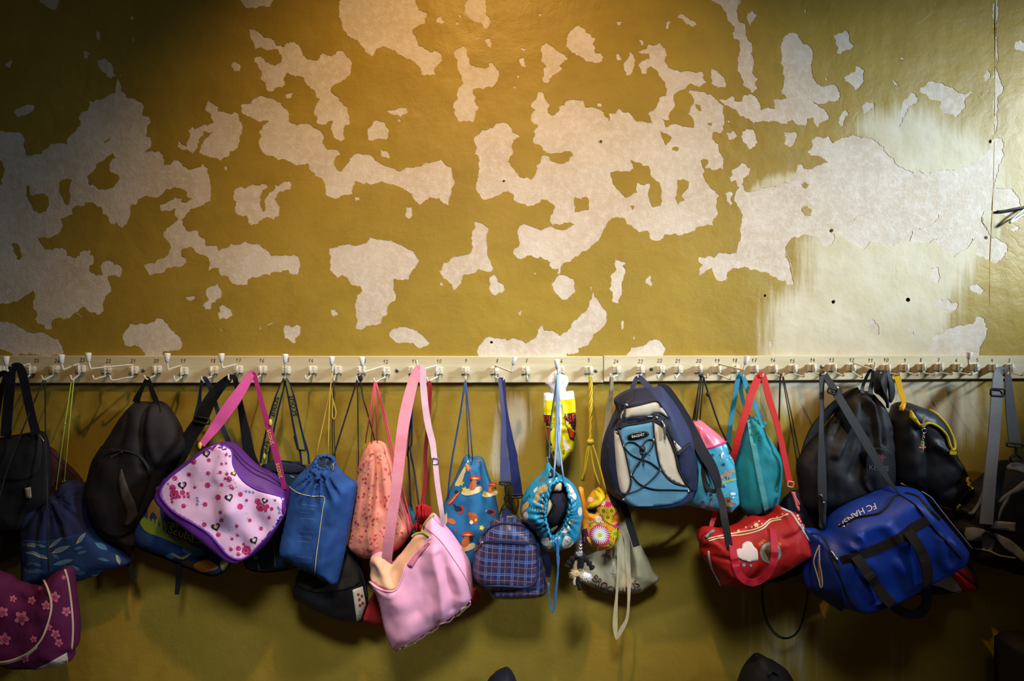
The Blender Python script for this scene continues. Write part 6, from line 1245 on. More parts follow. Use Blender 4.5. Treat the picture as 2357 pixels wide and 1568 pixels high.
# --- canvas tote
cv = fabric('cream_canvas', '#c9bb96', 0.9, 0.1, col2='#b9aa84')
b = Bag('canvas_tote', 'cream canvas tote with dark lettering, its handle loop dangling low', 'bag', e5((735,100),(770,190),(860,420),(960,600),(1030,760),(1088,825),(1050,880),(950,940),(880,985),(760,1002),(620,1002),(500,985),(400,940),(280,890),(220,800),(160,480),(300,300)), 0.035, 0.028, 0.025, cv, R=40, folds=[(e5((740,330),(800,520),(830,760)), 0.010, 6), (e5((700,380),(730,600),(760,800)), -0.010, 6), (e5((800,400),(900,600),(960,780)), 0.008, 8), (e5((560,560),(580,700),(600,760)), 0.007, 6)])
gy = plain('lettering_grey', '#6d665a', .7); br = plain('lettering_brown', '#5a2a1c', .7); bk2 = plain('lettering_black', '#23211e', .7)
b.mark(e5((318,862),(365,905),(430,940),(540,975),(640,990),(760,985),(830,972),(890,932),(870,920),(760,960),(640,965),(540,945),(430,905),(350,862)), gy, 0, 4)
b.text('die W', *e5((548,575))[0], 15, 14, bk2, 2, .15); V0, F0 = TEXT['BROCKHAUS']
ctrl = np.array(smooth_path(e5((362,800),(440,870),(540,935),(640,958),(740,940),(850,865)), 8)); ln_ = np.concatenate([[0], np.cumsum(np.linalg.norm(np.diff(ctrl, axis=0), axis=1))]); xs = (V0[:, 0] - V0[:, 0].min()) / (V0[:, 0].max() - V0[:, 0].min()) * ln_[-1]
pxs = np.stack([np.interp(xs, ln_, ctrl[:, 0]), np.interp(xs, ln_, ctrl[:, 1])], 1); tg_ = np.stack([np.interp(xs, ln_, np.gradient(ctrl[:, i], ln_)) for i in (0, 1)], 1); pxs = pxs + np.stack([tg_[:, 1], -tg_[:, 0]], 1) * (V0[:, 1] * 23)[:, None]; ab_ = b.m(pxs); b.prm.append(br); b.pr.append((b.world(ab_, b.f(ab_) + .0022), np.array(F0), len(b.prm) - 1))
b.mark(stroke(e5((580,640),(560,700),(555,745),(600,755)), 4), plain('print_white', '#e6ddc6', .7), 1, 4); b.done('printed_lettering', big=200)
ribbon('handle', zip3(r4((1545,510),(1560,520),(1555,700),(1530,900),(1505,1150)) + [(1398, 1030), (1410, 1120), (1430, 1200)], [.088, .088, .07, .05, .035, .03, .03, .045], [5, 6, 8, 11, 13, 13, 13, 12]), 12, cv, b.root); ribbon('handle', zip3(r4((1545,510),(1540,540),(1540,700),(1510,900),(1490,1150)) + [(1392, 1030), (1395, 1150), (1410, 1220)], [.088, .085, .06, .045, .035, .03, .03, .045], [4, 5, 7, 10, 12, 13, 13, 12]), 12, fabric('canvas_shaded', '#bcab82', 0.9), b.root)  # second strand uses a darker canvas copy, shade put into its colour
ribbon('handle_loop', zip3(e5((660,300),(645,420),(632,700),(615,1000),(600,1200),(598,1350),(610,1482)), [.085, .085, .085, .08, .08, .08, .082], [11, 11, 7, 6, 10, 11, 4]), 10, cv, b.root); ribbon('handle_loop', zip3(e5((690,300),(725,400),(735,600),(748,850),(745,1080),(725,1260),(660,1390),(612,1482)), [.085, .088, .087, .085, .085, .085, .083, .082], [9, 12, 12, 9, 6, 7, 10, 4]), 10, cv, b.root)
# --- navy, beige and light blue backpack
bd = fabric('indigo_polyester', '#2e3556', 0.6, 0.12); bdk = fabric('dark_navy_poly', '#20222f', 0.65); bei = fabric('beige_polyester', '#c9bca6', 0.65, 0.06); lbl = fabric('steel_blue_poly', '#5c8ea8', 0.6, 0.08)
b = Bag('backpack', 'navy, beige and light blue backpack with crossed elastic cord', 'backpack', d7((178,262),(230,200),(340,140),(480,118),(640,112),(720,103),(830,230),(930,370),(1000,500),(1065,640),(1112,850),(1122,1050),(1100,1290),(1050,1380),(950,1442),(800,1482),(600,1500),(450,1482),(330,1442),(200,1382),(130,1330),(70,1200),(30,1000),(38,820),(80,640),(150,500),(205,380)), 0.115, 0.085, 0.08, bd,
        plateau=d7((260,400),(480,300),(640,290),(720,420),(800,640),(880,880),(960,1180),(960,1300),(850,1390),(600,1420),(400,1410),(280,1340),(220,1150),(180,900),(180,640)), step=5, noise=(0.003, 130, 5), folds=[(d7((230,480),(420,450),(600,410),(690,450)), -0.012, 8), (d7((60,760),(110,1000),(150,1250)), -0.006, 12)])
b.panel('side_panel', d7((180,265),(232,205),(340,145),(420,135),(380,240),(290,330),(220,470),(150,560),(110,760),(150,1080),(230,1340),(330,1435),(200,1375),(132,1325),(75,1200),(36,1000),(44,820),(85,645),(155,505),(208,385)), bdk, .001, 2)
b.panel('top_flap', d7((400,140),(480,125),(560,125),(640,240),(640,262),(460,300),(330,330),(300,300),(380,230)), fabric('indigo_black', '#23243a', .6), .0015, 2)
b.panel('top_pocket', d7((285,335),(460,300),(640,268),(690,320),(770,440),(700,410),(620,390),(540,428),(400,440),(300,452),(232,462)), bei, .002, 2)
b.panel('pocket_band', d7((215,470),(300,452),(540,430),(620,390),(700,420),(790,500),(860,740),(870,900),(830,760),(740,580),(660,500),(590,480),(400,510),(260,550),(170,600),(190,520)), bdk, .003, 2)
BL = d7((206,570),(300,540),(400,520),(602,485),(608,620),(622,720),(660,950),(720,1080),(830,1175),(985,1222),(1003,1290),(900,1390),(700,1440),(450,1452),(330,1432),(258,1345),(320,1290),(352,1180),(335,1050),(280,800)); LFT = d7((165,605),(202,572),(250,720),(292,850),(332,1050),(350,1180),(312,1290),(242,1300),(202,1120),(180,900)); RGT = d7((610,490),(660,505),(710,550),(770,680),(850,870),(890,1050),(975,1210),(850,1178),(740,1088),(672,950),(628,720))
pc_ = b.panel('centre_panel', BL, lbl, .004, 2); b.panel('side_insert', LFT, bei, .004, 2); b.panel('side_insert', RGT, bei, .004, 2)
b.line('piping', d7((202,572),(250,720),(290,850),(332,1050),(351,1180),(315,1290),(255,1340)), .0028, bdk, .004); b.line('piping', d7((603,485),(610,620),(625,720),(664,950),(725,1080),(835,1178),(985,1222)), .0028, bdk, .004); b.line('zip', d7((600,480),(700,540),(770,660),(850,860),(890,1040),(960,1170),(1020,1240),(1005,1290)), .0035, black, .004); b.line('zip', d7((180,580),(300,535),(450,510),(600,478)), .0035, black, .005); b.line('zip', d7((275,340),(460,300),(640,262),(700,330)), .003, black, .003)
b.panel('mesh_pocket', d7((875,870),(940,800),(1010,742),(1080,860),(1112,1050),(1098,1250),(1050,1285),(960,1160),(900,1040)), fabric('navy_mesh', '#1f2748', 0.8, 0.5, weave=420, wb=0.8), .004, 2); b.line('pocket_hem', d7((872,868),(940,800),(1012,742)), .005, bdk, .004); b.panel('bottle_label', d7((820,690),(930,800),(880,850)), bei, .003, 0)
pb = b.panel('badge', d7(*ell(432, 645, 124, 42, -11, 24)), plain('black_rubber_badge', '#101012', .4), .008, 0, step=4); b.text('BAGHIT', *d7((428,647))[0], 8.6, -11, white, 16); b.done('badge_lettering', big=200, parent=pb)
bc = plain('bungee_cord', '#15151a', .6)
for pth in (((272,765),(320,722),(390,725),(450,770),(475,790)), ((602,695),(550,690),(500,730),(475,790)), ((272,770),(340,850),(440,905),(560,945),(678,1030)), ((604,705),(580,790),(500,880),(420,980),(362,1090)), ((678,1036),(610,1120),(480,1230),(380,1280),(255,1310)), ((362,1095),(430,1175),(520,1225),(640,1252),(800,1255),(990,1262))): b.line('elastic_cord', d7(*pth), .0019, bc, .0065, parent=pc_)
b.stud('toggle', d7((473,790))[0], .0095, bc, .012, parent=pc_); b.line('cord_tail', d7((478,820),(470,900),(480,980),(492,960),(488,880),(478,820)), .0016, bc, .011); b.line('cord_tail', d7((490,815),(530,850),(560,870)), .0016, bc, .011)
for q in ((272,763),(602,697),(676,1032),(360,1092),(994,1272),(268,1365)): b.stud('eyelet', d7(q)[0], .0034, white, .005, sq=.6, parent=pc_)
b.line('zip_pull', d7((285,300),(280,360),(275,450)), .0036, black, .009); b.stud('zip_slider', d7((298,305))[0], .0055, silver, .008); b.stud('zip_slider', d7((635,445))[0], .005, silver, .009); b.line('zip_pull', d7((690,480),(715,530),(722,600),(724,690)), .0034, silver, .010); b.line('zip_pull', d7((530,436),(590,430)), .0028, silver, .008)
ribbon('loop_handle', zip3(d7((430,-5),(410,20),(375,110),(355,200),(330,270)), [.09, .092, .11, .13, .145], [9, 10, 11, 12, 12]), 10, bdk, b.root, t=.003); ribbon('loop_handle', zip3(d7((430,-5),(455,0),(520,70),(590,150),(620,230),(650,280)), [.09, .092, .11, .13, .15, .16], [9, 12, 14, 17, 12, 10]), 12, bd, b.root, t=.003)
ribbon('shoulder_strap', zip3(d7((660,105),(740,125),(840,260),(960,450),(1050,620),(1150,820),(1250,980),(1310,1120),(1340,1245)), [.1, .1, .1, .1, .105, .12, .13, .135, .135], [14, 20, 22, 23, 24, 25, 24, 20, 14]), 22, fabric('padded_black', '#1e2028', 0.75), b.root, t=.010); ribbon('strap_web', zip3(d7((1180,960),(1170,1080),(1210,1220),(1270,1280),(1330,1260)), [.115, .12, .13, .138, .14], 10), 10, blackweb, b.root)
ribbon('strap_web', zip3(d7((1340,1240),(1350,1300),(1385,1420)) + c6((900,820),(935,1003)), [.14, .145, .16, .185, .2], [10, 14, 16, 17, 15]), 15, blackweb, b.root); ribbon('strap_web', zip3(d7((120,1330),(200,1400)) + c6((330,740),(372,870),(405,975)), [.11, .13, .135, .14, .145], [22, 20, 16, 16, 16]), 16, blackweb, b.root)
b.panel('lower_side', d7((130,1250),(240,1310),(330,1440),(240,1400),(150,1340)), black, .002, 2)

# --- horse print bag
hb_ = fabric('sky_pvc', '#4fa9c4', 0.35, 0.12, wb=0.05, spec=0.5); hpk = fabric('pink_pvc', '#ee7089', 0.32, 0.08, wb=0.05, spec=0.5)
b = Bag('drawstring_bag', 'sky blue horse print bag with a shiny pink gathered top', 'bag', e6((150,60),(205,48),(265,45),(340,100),(430,170),(560,270),(652,350),(700,490),(760,620),(805,770),(832,950),(852,1130),(846,1260),(765,1350),(722,1398),(600,1402),(400,1372),(200,1322),(60,1292),(-10,1250),(-20,1000),(50,600),(110,300),(115,110)), 0.065, 0.05, 0.05, hb_, R=38, step=4.5,
        gathers=[(1602, 967, 19, 0.006, 10, 80)], folds=[(e6((575,400),(640,600),(770,760),(800,1000)), -0.010, 4), (e6((620,420),(690,580),(790,740)), 0.008, 5), (e6((600,1240),(700,1260),(830,1240)), 0.006, 5)])
b.panel('pink_top', e6((152,62),(205,52),(264,48),(338,102),(428,172),(558,272),(648,350),(580,400),(430,440),(290,468),(210,330),(125,120)), hpk, .0036, 2, step=4); b.line('hem_band', e6((288,462),(430,434),(575,388),(648,352)), .0038, fabric('fuchsia_band', '#c23a74', .4), .002)
st_ = plain('star_white', '#dcebef', .5); fk = plain('floral_ink', '#23406a', .5); hs = plain('horse_grey', '#a39486', .5); hm = plain('mane_tan', '#b58a6a', .5); gr_ = plain('grass_lime', '#b3b834', .5); hbz = plain('horse_brown', '#7a5638', .5); rr = random.Random(13)
for k in range(40):
    q = e6((rr.uniform(330, 830), rr.uniform(480, 1330)))[0]
    if inpoly([q], b.out)[0]: b.mark(flower(q[0], q[1], rr.uniform(1, 2.4), 4, .3, rr.random()), st_, 1, 4)
for x, y in ((438,550),(595,685),(380,985),(600,1000),(420,1120),(300,1230),(690,520),(465,740)): q = e6((x, y))[0]; b.mark(flower(q[0], q[1], 4.5, 6, .25, .3), fk, 1, 4)
H = [(560,860),(575,815),(620,785),(680,775),(700,750),(730,750),(770,780),(760,810),(725,800),(710,830),(695,860),(692,920),(682,920),(678,870),(660,865),(658,915),(648,915),(642,865),(605,860),(590,900),(585,945),(574,945),(580,880),(560,890),(545,880)]
b.mark(e6(*H), hs, 2, 4); b.mark(e6((660,770),(705,745),(735,755),(710,790),(675,800)), hm, 3, 4); b.mark(e6((535,850),(565,835),(560,890),(535,905)), hm, 3, 4); b.mark(e6((570,945),(640,915),(780,885),(790,905),(690,930),(590,965)), gr_, 1, 4)
b.mark(e6((585,1190),(620,1160),(690,1155),(710,1190),(690,1220),(760,1240),(780,1260),(720,1285),(640,1290),(590,1250)), hbz, 2, 4, 2); b.mark(e6((640,1190),(680,1190),(690,1230),(650,1240)), plain('horse_dark', '#4a3020', .5), 3, 4); b.mark(e6((545,540),(590,500),(605,530),(580,560),(585,610),(570,590)), st_, 2, 4); b.mark(e6((550,540),(565,535),(560,560)), fk, 3, 4); b.mark(stroke(e6((470,1160),(425,1210),(415,1290),(440,1340)), 3), plain('rainbow_pink', '#c98a8c', .5), 1, 4); b.mark(e6((690,1110),(720,1085),(765,1095),(770,1120),(720,1130)), st_, 1, 4, 2); b.mark(e6((260,1300),(290,1280),(330,1290),(330,1315)), st_, 1, 4)
b.done('horse_print')
kc = blackcord
for pth in ([(1614, 865), (1610, 880), (1595, 968)], [(1615, 866), (1613, 890), (1603, 968)], [(1619, 868), (1618, 890), (1611, 967)], [(1613, 864), (1607, 900), (1599, 968)]): cord('cord', zip3(pth, [.088, .088, .085]), 0.0021, kc, b.root, 2)
cord('cord', zip3([(1619, 868), (1631, 907), (1655, 978), (1676, 1022), (1684, 1040)], [.088, .088, .085, .08, .07]), 0.003, kc, b.root, 3); V_, F_ = ball(P(1629.5, 908, .092), .0065, .006, .008, 10, 6); new_obj('cord_bead', V_, F_, kc, b.root)
V_, F_ = ball(P(1614, 865, .088), .008, .006, .006, 8, 5); new_obj('cord_knot', V_, F_, kc, b.root)

# --- teal drawstring
tl_ = fabric('teal_polyester', '#1f8b96', 0.6, 0.12, col2='#1b7a88')
b = Bag('drawstring_bag', 'plain teal drawstring bag with a paler band down its middle', 'bag', e6((945,30),(975,0),(1020,-5),(1070,25),(1100,65),(1150,75),(1192,110),(1250,250),(1350,400),(1432,530),(1467,700),(1462,900),(1440,1120),(1400,1300),(1330,1440),(1220,1435),(1100,1465),(1000,1472),(900,1405),(830,1300),(795,1100),(768,800),(780,600),(830,350),(900,150)), 0.065, 0.06, 0.05, tl_, R=46, step=5,
        gathers=[(1741, 972, 14, 0.006, 10, 60)], folds=[(e6((1100,120),(1160,300),(1280,440),(1400,560)), -0.014, 8), (e6((1060,100),(1110,280),(1230,430)), 0.012, 8), (e6((1000,1450),(1100,1390),(1200,1360)), -0.008, 5), (e6((1380,1340),(1300,1370),(1220,1360)), -0.008, 5), (e6((860,500),(820,760),(840,1100)), 0.005, 12), (e6((1330,600),(1340,850),(1320,1100)), 0.006, 14)])
b.strap('centre_band', e6((965,40),(985,150),(1010,320),(1060,560),(1105,800),(1150,1020),(1195,1230),(1235,1430)), 12, fabric('pale_teal_band', '#4f9a9e', 0.65), .002, .0012); b.stud('neck_knot', e6((1050,30))[0], .010, tl_, .004); b.stud('neck_knot', e6((1170,95))[0], .009, tl_, .004)
tw = fabric('teal_web', '#3c97b0', 0.65)
ribbon('strap', zip3([(1706, 866), (1700, 866), (1691, 918), (1682, 970), (1677, 1012), (1674, 1060), (1690, 1130)], [.088, .088, .075, .06, .05, .045, .045], [9, 10, 11, 11, 11, 11, 11]), 11, tw, b.root); ribbon('strap', zip3([(1706, 866), (1712, 870), (1722, 900), (1741, 940), (1753, 971), (1757, 985)], [.088, .088, .088, .09, .095, .1], [9, 10, 11, 11, 10, 10]), 11, tw, b.root); ribbon('strap', zip3([(1706, 866), (1705, 895), (1715, 940), (1726, 965)], [.086, .075, .075, .08], [8, 9, 8, 6]), 8, tw, b.root)

# --- navy bag behind with long cord loop
b = Bag('gym_bag', 'dark navy bag behind the red duffel, its black cord loop hanging below', 'bag', c7((625,695),(700,605),(790,620),(835,720),(870,900),(840,1050),(770,1095),(640,1150),(520,1166),(508,1142),(580,1000),(620,850)), 0.04, 0.03, 0.03, fabric('ink_nylon', '#161a30', 0.65), R=40)
cord('cord_loop', zip3(c7((512,1150),(505,1250),(530,1380),(590,1468),(660,1490),(730,1440),(772,1300),(790,1160)), .05), 0.0022, kc, b.root); cord('cord_loop', zip3(c7((516,1150),(512,1250),(536,1375),(594,1460),(662,1484),(726,1434),(766,1300),(784,1160)), .054), 0.0016, kc, b.root)
cord('cord', zip3([(1799, 866), (1796, 870), (1793, 983), (1790, 1135)], [.088, .088, .06, .05]), 0.0026, kc, b.root, 2); cord('cord', zip3([(1801, 867), (1832, 1050), (1847, 1137)], [.088, .06, .05]), 0.0018, kc, b.root, 2); cord('cord', zip3([(1803, 867), (1841, 1050), (1856, 1137)], [.088, .062, .05]), 0.0018, kc, b.root, 2)

# --- red duffel
rd = fabric('red_nylon', '#b21b1a', 0.6, 0.14, col2='#9e1818')
b = Bag('duffel_bag', 'red duffel bag with a white heart badge, cream stripes and hanging handle', 'bag', d5((90,690),(140,630),(200,600),(280,592),(420,612),(560,602),(720,550),(860,468),(960,428),(1100,440),(1190,400),(1260,350),(1300,258),(1420,308),(1520,360),(1582,362),(1625,460),(1700,650),(1765,800),(1805,930),(1780,1012),(1650,1082),(1450,1200),(1250,1310),(1050,1380),(850,1422),(650,1462),(480,1452),(398,1432),(340,1320),(250,1180),(160,1050),(118,950),(118,850),(80,770)), 0.125, 0.085, 0.075, rd, R=62, step=5, noise=(0.004, 90, 6),
        folds=[(d5((230,940),(400,940),(460,960)), -0.008, 5), (d5((1240,660),(1400,600),(1560,520)), -0.008, 5), (d5((380,1100),(460,1200),(600,1260)), 0.008, 7), (d5((1230,720),(1000,800),(900,760)), 0.005, 8), (d5((1400,700),(1380,900),(1300,1050)), 0.006, 10)])
ft = plain('floral_red', '#c2202c', .5); b.panel('floral_top', d5((425,655),(560,620),(720,560),(860,478),(960,438),(1100,448),(1200,405),(1290,335),(1390,345),(1260,415),(1130,440),(1010,550),(850,590),(650,630)), ft, .0015, 2); b.panel('end_panel', d5((1455,335),(1520,362),(1580,368),(1620,460),(1690,640),(1750,790),(1700,740),(1600,570),(1520,430)), ft, .0015, 2)
ff = plain('floral_cream', '#e8d9b0', .5); rr = random.Random(2)
for x, y, r in ((915,510,42),(650,600,26),(1000,490,14),(850,540,14),(960,455,16),(1230,390,14),(1310,345,18),(1540,370,26),(1560,420,18),(1120,430,16),(760,545,16),(540,640,18)): q = d5((x, y))[0]; b.mark(flower(q[0], q[1], r / 6.5, 6, .4, rr.random()), ff, 2, 4)
for k in range(20): u = rr.random(); q = d5((1540 + 180 * u + rr.uniform(-12, 22), 400 + 340 * u))[0]; b.mark(flower(q[0], q[1], rr.uniform(1, 2.6), 5, .4), white, 2, 4)
b.line('cream_stripe', d5((190,720),(300,690),(430,662),(560,640),(700,615),(880,580),(1000,530),(1080,460),(1140,425),(1260,405),(1390,345)), .0022, ff, .002); b.line('cream_stripe', d5((200,755),(320,718),(440,700),(560,672),(700,660),(900,615),(1030,555),(1110,475),(1170,450),(1290,430)), .0022, ff, .002)
wpi = plain('silver_piping', '#c4c0bc', .4); b.line('end_piping', d5((1290,262),(1380,300),(1450,340),(1540,480),(1620,610),(1690,730),(1745,800)), .0038, wpi, .002); b.line('end_piping', d5((202,905),(212,1020),(258,1170),(340,1330),(385,1420)), .0036, wpi, .001)
HT = d5((612,935),(625,890),(665,865),(705,868),(712,805),(775,760),(845,775),(880,840),(925,880),(942,950),(940,1040),(870,1060),(800,1068),(700,1040),(635,995))
pb = b.panel('heart_badge', HT, plain('badge_pale', '#dccbc4', .5), .0018, 2, step=4)
for x, y, r in ((640,1070,26),(730,1112,34),(835,1120,26)): q = d5((x, y))[0]; b.mark(flower(q[0], q[1], r / 6.5, 6, .2), plain('star_blue', '#8fa0c4', .5), 2, 4)
b.mark(d5(*ell(1132, 930, 160, 165, 0, 24)), plain('oval_greyblue', '#8c9296', .5), 1, 4); b.mark(d5(*ell(1132, 930, 128, 135, 0, 20)), plain('oval_sage', '#8a8668', .5), 2, 4); b.mark(d5((1035,900),(1065,830),(1120,820),(1170,860),(1200,960),(1180,1040),(1110,1060),(1080,980)), plain('oval_brown', '#5a4026', .5), 3, 4, 2)
b.text('DIDL', *d5((1005,770))[0], 9, -38, plain('gold_lettering', '#c9a23a', .5), 3); b.text('UE', *d5((1262,790))[0], 8, 50, plain('gold_lettering', '#c9a23a', .5), 3); b.done('badge_print', big=200)
hdl = fabric('crimson_web', '#b0182c', 0.6)
b.strap('handle', [(*d5(p)[0], e) for p, e in (((520,665), 0), ((545,820), .004), ((565,1000), .008), ((610,1180), .012), ((690,1290), .014), ((790,1335), .015), ((900,1320), .015), ((1020,1250), .014), ((1110,1130), .012), ((1160,980), .008), ((1168,780), .004), ((1160,565), 0))], 16, hdl, .004, .0025)
b.line('shoulder_clip', d5((150,690),(210,630),(265,590)), .005, plain('grey_clip', '#7c8494', .4), .006); b.panel('end_cap', d5((85,690),(140,635),(200,640),(190,800),(110,820),(82,760)), fabric('dark_red', '#7a1418', .6), .0015, 2)
rw = fabric('red_web', '#c8231f', 0.6, 0.08)
ribbon('shoulder_strap', zip3([(1754, 866), (1748, 866), (1732, 900), (1719, 943), (1703, 995), (1690, 1045), (1665, 1120), (1640, 1200), (1632, 1230)], [.088, .088, .095, .105, .11, .1, .05, .06, .1], [14, 16, 17, 16, 15, 15, 13, 11, 9]), 15, rw, b.root, t=.0025); ribbon('shoulder_strap', zip3([(1754, 866), (1758, 868), (1769, 914), (1789, 978), (1805, 1050), (1817, 1110)], [.088, .089, .1, .115, .13, .14], [12, 13, 14, 13, 13, 13]), 13, rw, b.root, t=.0025)
pkp = plain('pink_plastic', '#e07a78', .4); frame('buckle', *c7((678,562))[0], .143, 13, 12, .0025, pkp, b.root, 10); tube('snap_hook', pts3(zip3(d5((1460,20),(1480,70),(1500,130),(1520,190),(1530,230),(1560,290),(1545,235)), .15)), .0036, pkp, b.root); tube('snap_hook', pts3(zip3(d5((1490,20),(1510,100),(1550,170),(1560,210)), .15)), .003, pkp, b.root)

# --- black backpack
bk = fabric('matt_black_nylon', '#191a1f', 0.6, 0.2, spec=0.4)
b = Bag('backpack', 'large black backpack with pale outlined lettering behind the blue duffel', 'backpack', d8((690,275),(740,278),(830,300),(890,310),(950,370),(1030,470),(1085,600),(1125,750),(1155,900),(1165,1100),(1160,1300),(1120,1500),(1000,1640),(700,1720),(300,1720),(120,1620),(80,1400),(52,1200),(62,1100),(150,960),(260,820),(350,740),(470,590),(560,430),(610,350)), 0.06, 0.06, 0.05, bk, R=75, noise=(0.004, 90, 3), folds=[(d8((740,330),(820,480),(860,700),(870,900)), 0.024, 8), (d8((860,420),(880,650),(900,880)), -0.022, 8), (d8((640,420),(600,620),(480,860),(400,1000)), 0.014, 9), (d8((560,480),(520,660),(420,820)), -0.012, 8), (d8((700,800),(640,1000),(560,1200)), -0.012, 10), (d8((900,340),(1030,520),(1090,760)), 0.020, 8), (d8((1060,740),(1120,800),(1150,900)), -0.008, 6), (d8((580,560),(540,800),(480,1000)), -0.006, 14), (d8((760,1280),(800,1400),(900,1440)), -0.008, 8)])
pb = b.panel('front_pocket', d8((810,960),(960,930),(1080,980),(1120,1150),(1100,1340),(980,1420),(830,1430),(760,1290),(780,1100)), fabric('black_pocket', '#1d1f24', .6), .006, 2); b.text('KELME', *d8((930,1160))[0], 16, 4, plain('outline_grey', '#6e6a6a', .6), 12); b.done('pocket_lettering', big=300, parent=pb); b.mark(flower(*d8((960,1040))[0], 11, 5, .4), plain('emblem_red', '#5a2622', .6), 12); b.done('emblem', big=5); b.panel('orange_tag', d8((775,1480),(860,1475),(865,1545),(772,1550)), plain('rust_tag', '#8a4a2c', .6), .004, 0)
ribbon('shoulder_strap', zip3(d8((720,285),(640,320),(540,390),(430,480),(330,590),(230,720),(160,880),(110,1040),(80,1160)), [.085, .08, .07, .06, .055, .055, .055, .06, .06], [14, 17, 19, 19, 19, 20, 21, 20, 18]), 19, fabric('padded_black2', '#1b1b1d', .75), b.root, t=.009)
ribbon('loop_handle', zip3(d8((862,55),(840,70),(800,150),(765,240),(755,320)), [.125, .122, .11, .1, .105], [5, 6, 7, 7, 8]), 7, black, b.root); ribbon('loop_handle', zip3(d8((862,55),(878,80),(868,180),(855,260),(850,330)), [.125, .122, .11, .105, .11], [6, 7, 8, 10, 12]), 8, black, b.root)
# --- cap
t = thing('cap', 'black cap hanging beside the black backpack on hook eleven', 'cap', P(2040, 940, .09), None)
blob('crown', d8((885,110),(930,68),(1000,58),(1040,80),(1050,200),(1040,320),(1062,420),(1050,500),(1015,420),(950,345),(895,310),(880,200)), .075, .04, black, t); blob('brim', d8((1020,70),(1062,82),(1112,180),(1130,290),(1112,390),(1068,432),(1050,330),(1040,180)), .085, .012, bk, t); tube('sweatband', pts3(zip3(d8((1010,70),(980,130),(960,190),(990,280),(1030,380),(1045,480)), [.112, .116, .118, .116, .112, .1])), .004, black, t); cord('hang_loop', zip3(d8((960,75),(945,60),(930,72)), .1), .002, black, t)

# --- black and yellow backpack
b = Bag('backpack', 'black backpack with yellow edging hung by a bright yellow loop', 'backpack', c8((498,182),(540,166),(620,188),(700,228),(760,310),(790,390),(797,430),(832,490),(862,570),(850,620),(802,680),(790,712),(700,692),(600,622),(510,580),(482,500),(470,420),(470,290),(488,220)), 0.06, 0.06, 0.05, fabric('coated_black', '#191b22', 0.45, 0.2, spec=0.45), R=42, folds=[(c8((640,370),(720,430),(790,500),(830,570)), 0.010, 8), (c8((560,300),(600,420),(590,560)), -0.008, 10), (c8((700,600),(760,560),(800,520)), -0.006, 8)])
pb = b.panel('flap', c8((560,212),(620,196),(690,228),(745,300),(768,370),(765,400),(750,390),(735,340),(700,300),(650,272),(600,280)), fabric('navy_coated', '#1d2636', .4), .006, 2); yp = fabric('yellow_edging', '#d2bf1e', .6)
b.panel('yellow_side', c8((556,205),(580,240),(606,282),(640,270),(612,300),(575,265),(552,240)), yp, .007, 0); b.line('piping', c8((600,282),(650,270),(700,295),(735,335),(752,385),(762,402)), .0042, yp, .006, parent=pb); b.line('piping', c8((648,204),(690,232),(735,285),(765,350),(772,395),(758,405)), .0045, yp, .007, parent=pb); b.strap('reflector', c8((752,418),(795,421)), 8, yp, .004)
b.line('piping', c8((508,574),(560,598),(620,640),(700,682),(784,711)), .0022, yp, .001); rp_ = [(x + 1.8 * math.sin(i * 1.7), y + 1.2 * math.cos(i * 1.7)) for i, (x, y) in enumerate(smooth_path(c8((842,545),(850,575),(856,600),(840,640),(812,665),(796,685),(790,708)), 5))]; b.line('rope_edging', rp_, .0045, yp, .002, 2)
ye = fabric('amber_web', '#f0b400', .55); ribbon('loop_handle', zip3(r6((965,388),(975,420),(1005,550),(1045,690)) + [(2075, 940)], [.09, .09, .085, .085, .085], [15, 15, 13, 11, 12]), 14, ye, b.root); b.panel('loop_patch', c8((500,205),(512,178),(532,170),(528,190),(518,212)), ye, .004, 0)
t = thing('doll_charm', 'tiny green-haired doll charm clipped to the black and yellow backpack', 'key charm', P(2122, 1045, .13), None)
dq = .135; ribbon('strap', zip3(r6((1265,835),(1264,900),(1262,965)), dq, 5), 5, plain('tan_strap', '#9a7a54', .6), t); ring('split_ring', P(*r6((1268,1005))[0], dq), .007, .0012, silver, t)
for k in range(4): q = r6((1262 - 3 * k, 1050 + 22 * k))[0]; ring('chain_link', P(q[0], q[1], dq), .003, .0009, silver, t, tilt=.9 * (k % 2))
for nm, x, y, rx, rz_, mt in (('hair', 1248, 1140, .0065, .006, plain('doll_green', '#5a9a3c', .5)), ('head', 1246, 1160, .006, .006, plain('doll_skin', '#d8b69a', .5)), ('body', 1244, 1195, .006, .008, plain('doll_pink', '#b8707c', .5)), ('arm', 1222, 1190, .004, .0025, plain('doll_skin', '#d8b69a', .5)), ('arm', 1270, 1185, .004, .0025, plain('doll_skin', '#d8b69a', .5)), ('leg', 1236, 1225, .0025, .007, plain('doll_green', '#5a9a3c', .5)), ('leg', 1252, 1222, .0025, .007, plain('doll_green', '#5a9a3c', .5))):
    V_, F_ = ball(P(*r6((x, y))[0], dq), rx, rx * .8, rz_, 8, 6); new_obj(nm, V_, F_, mt, t)

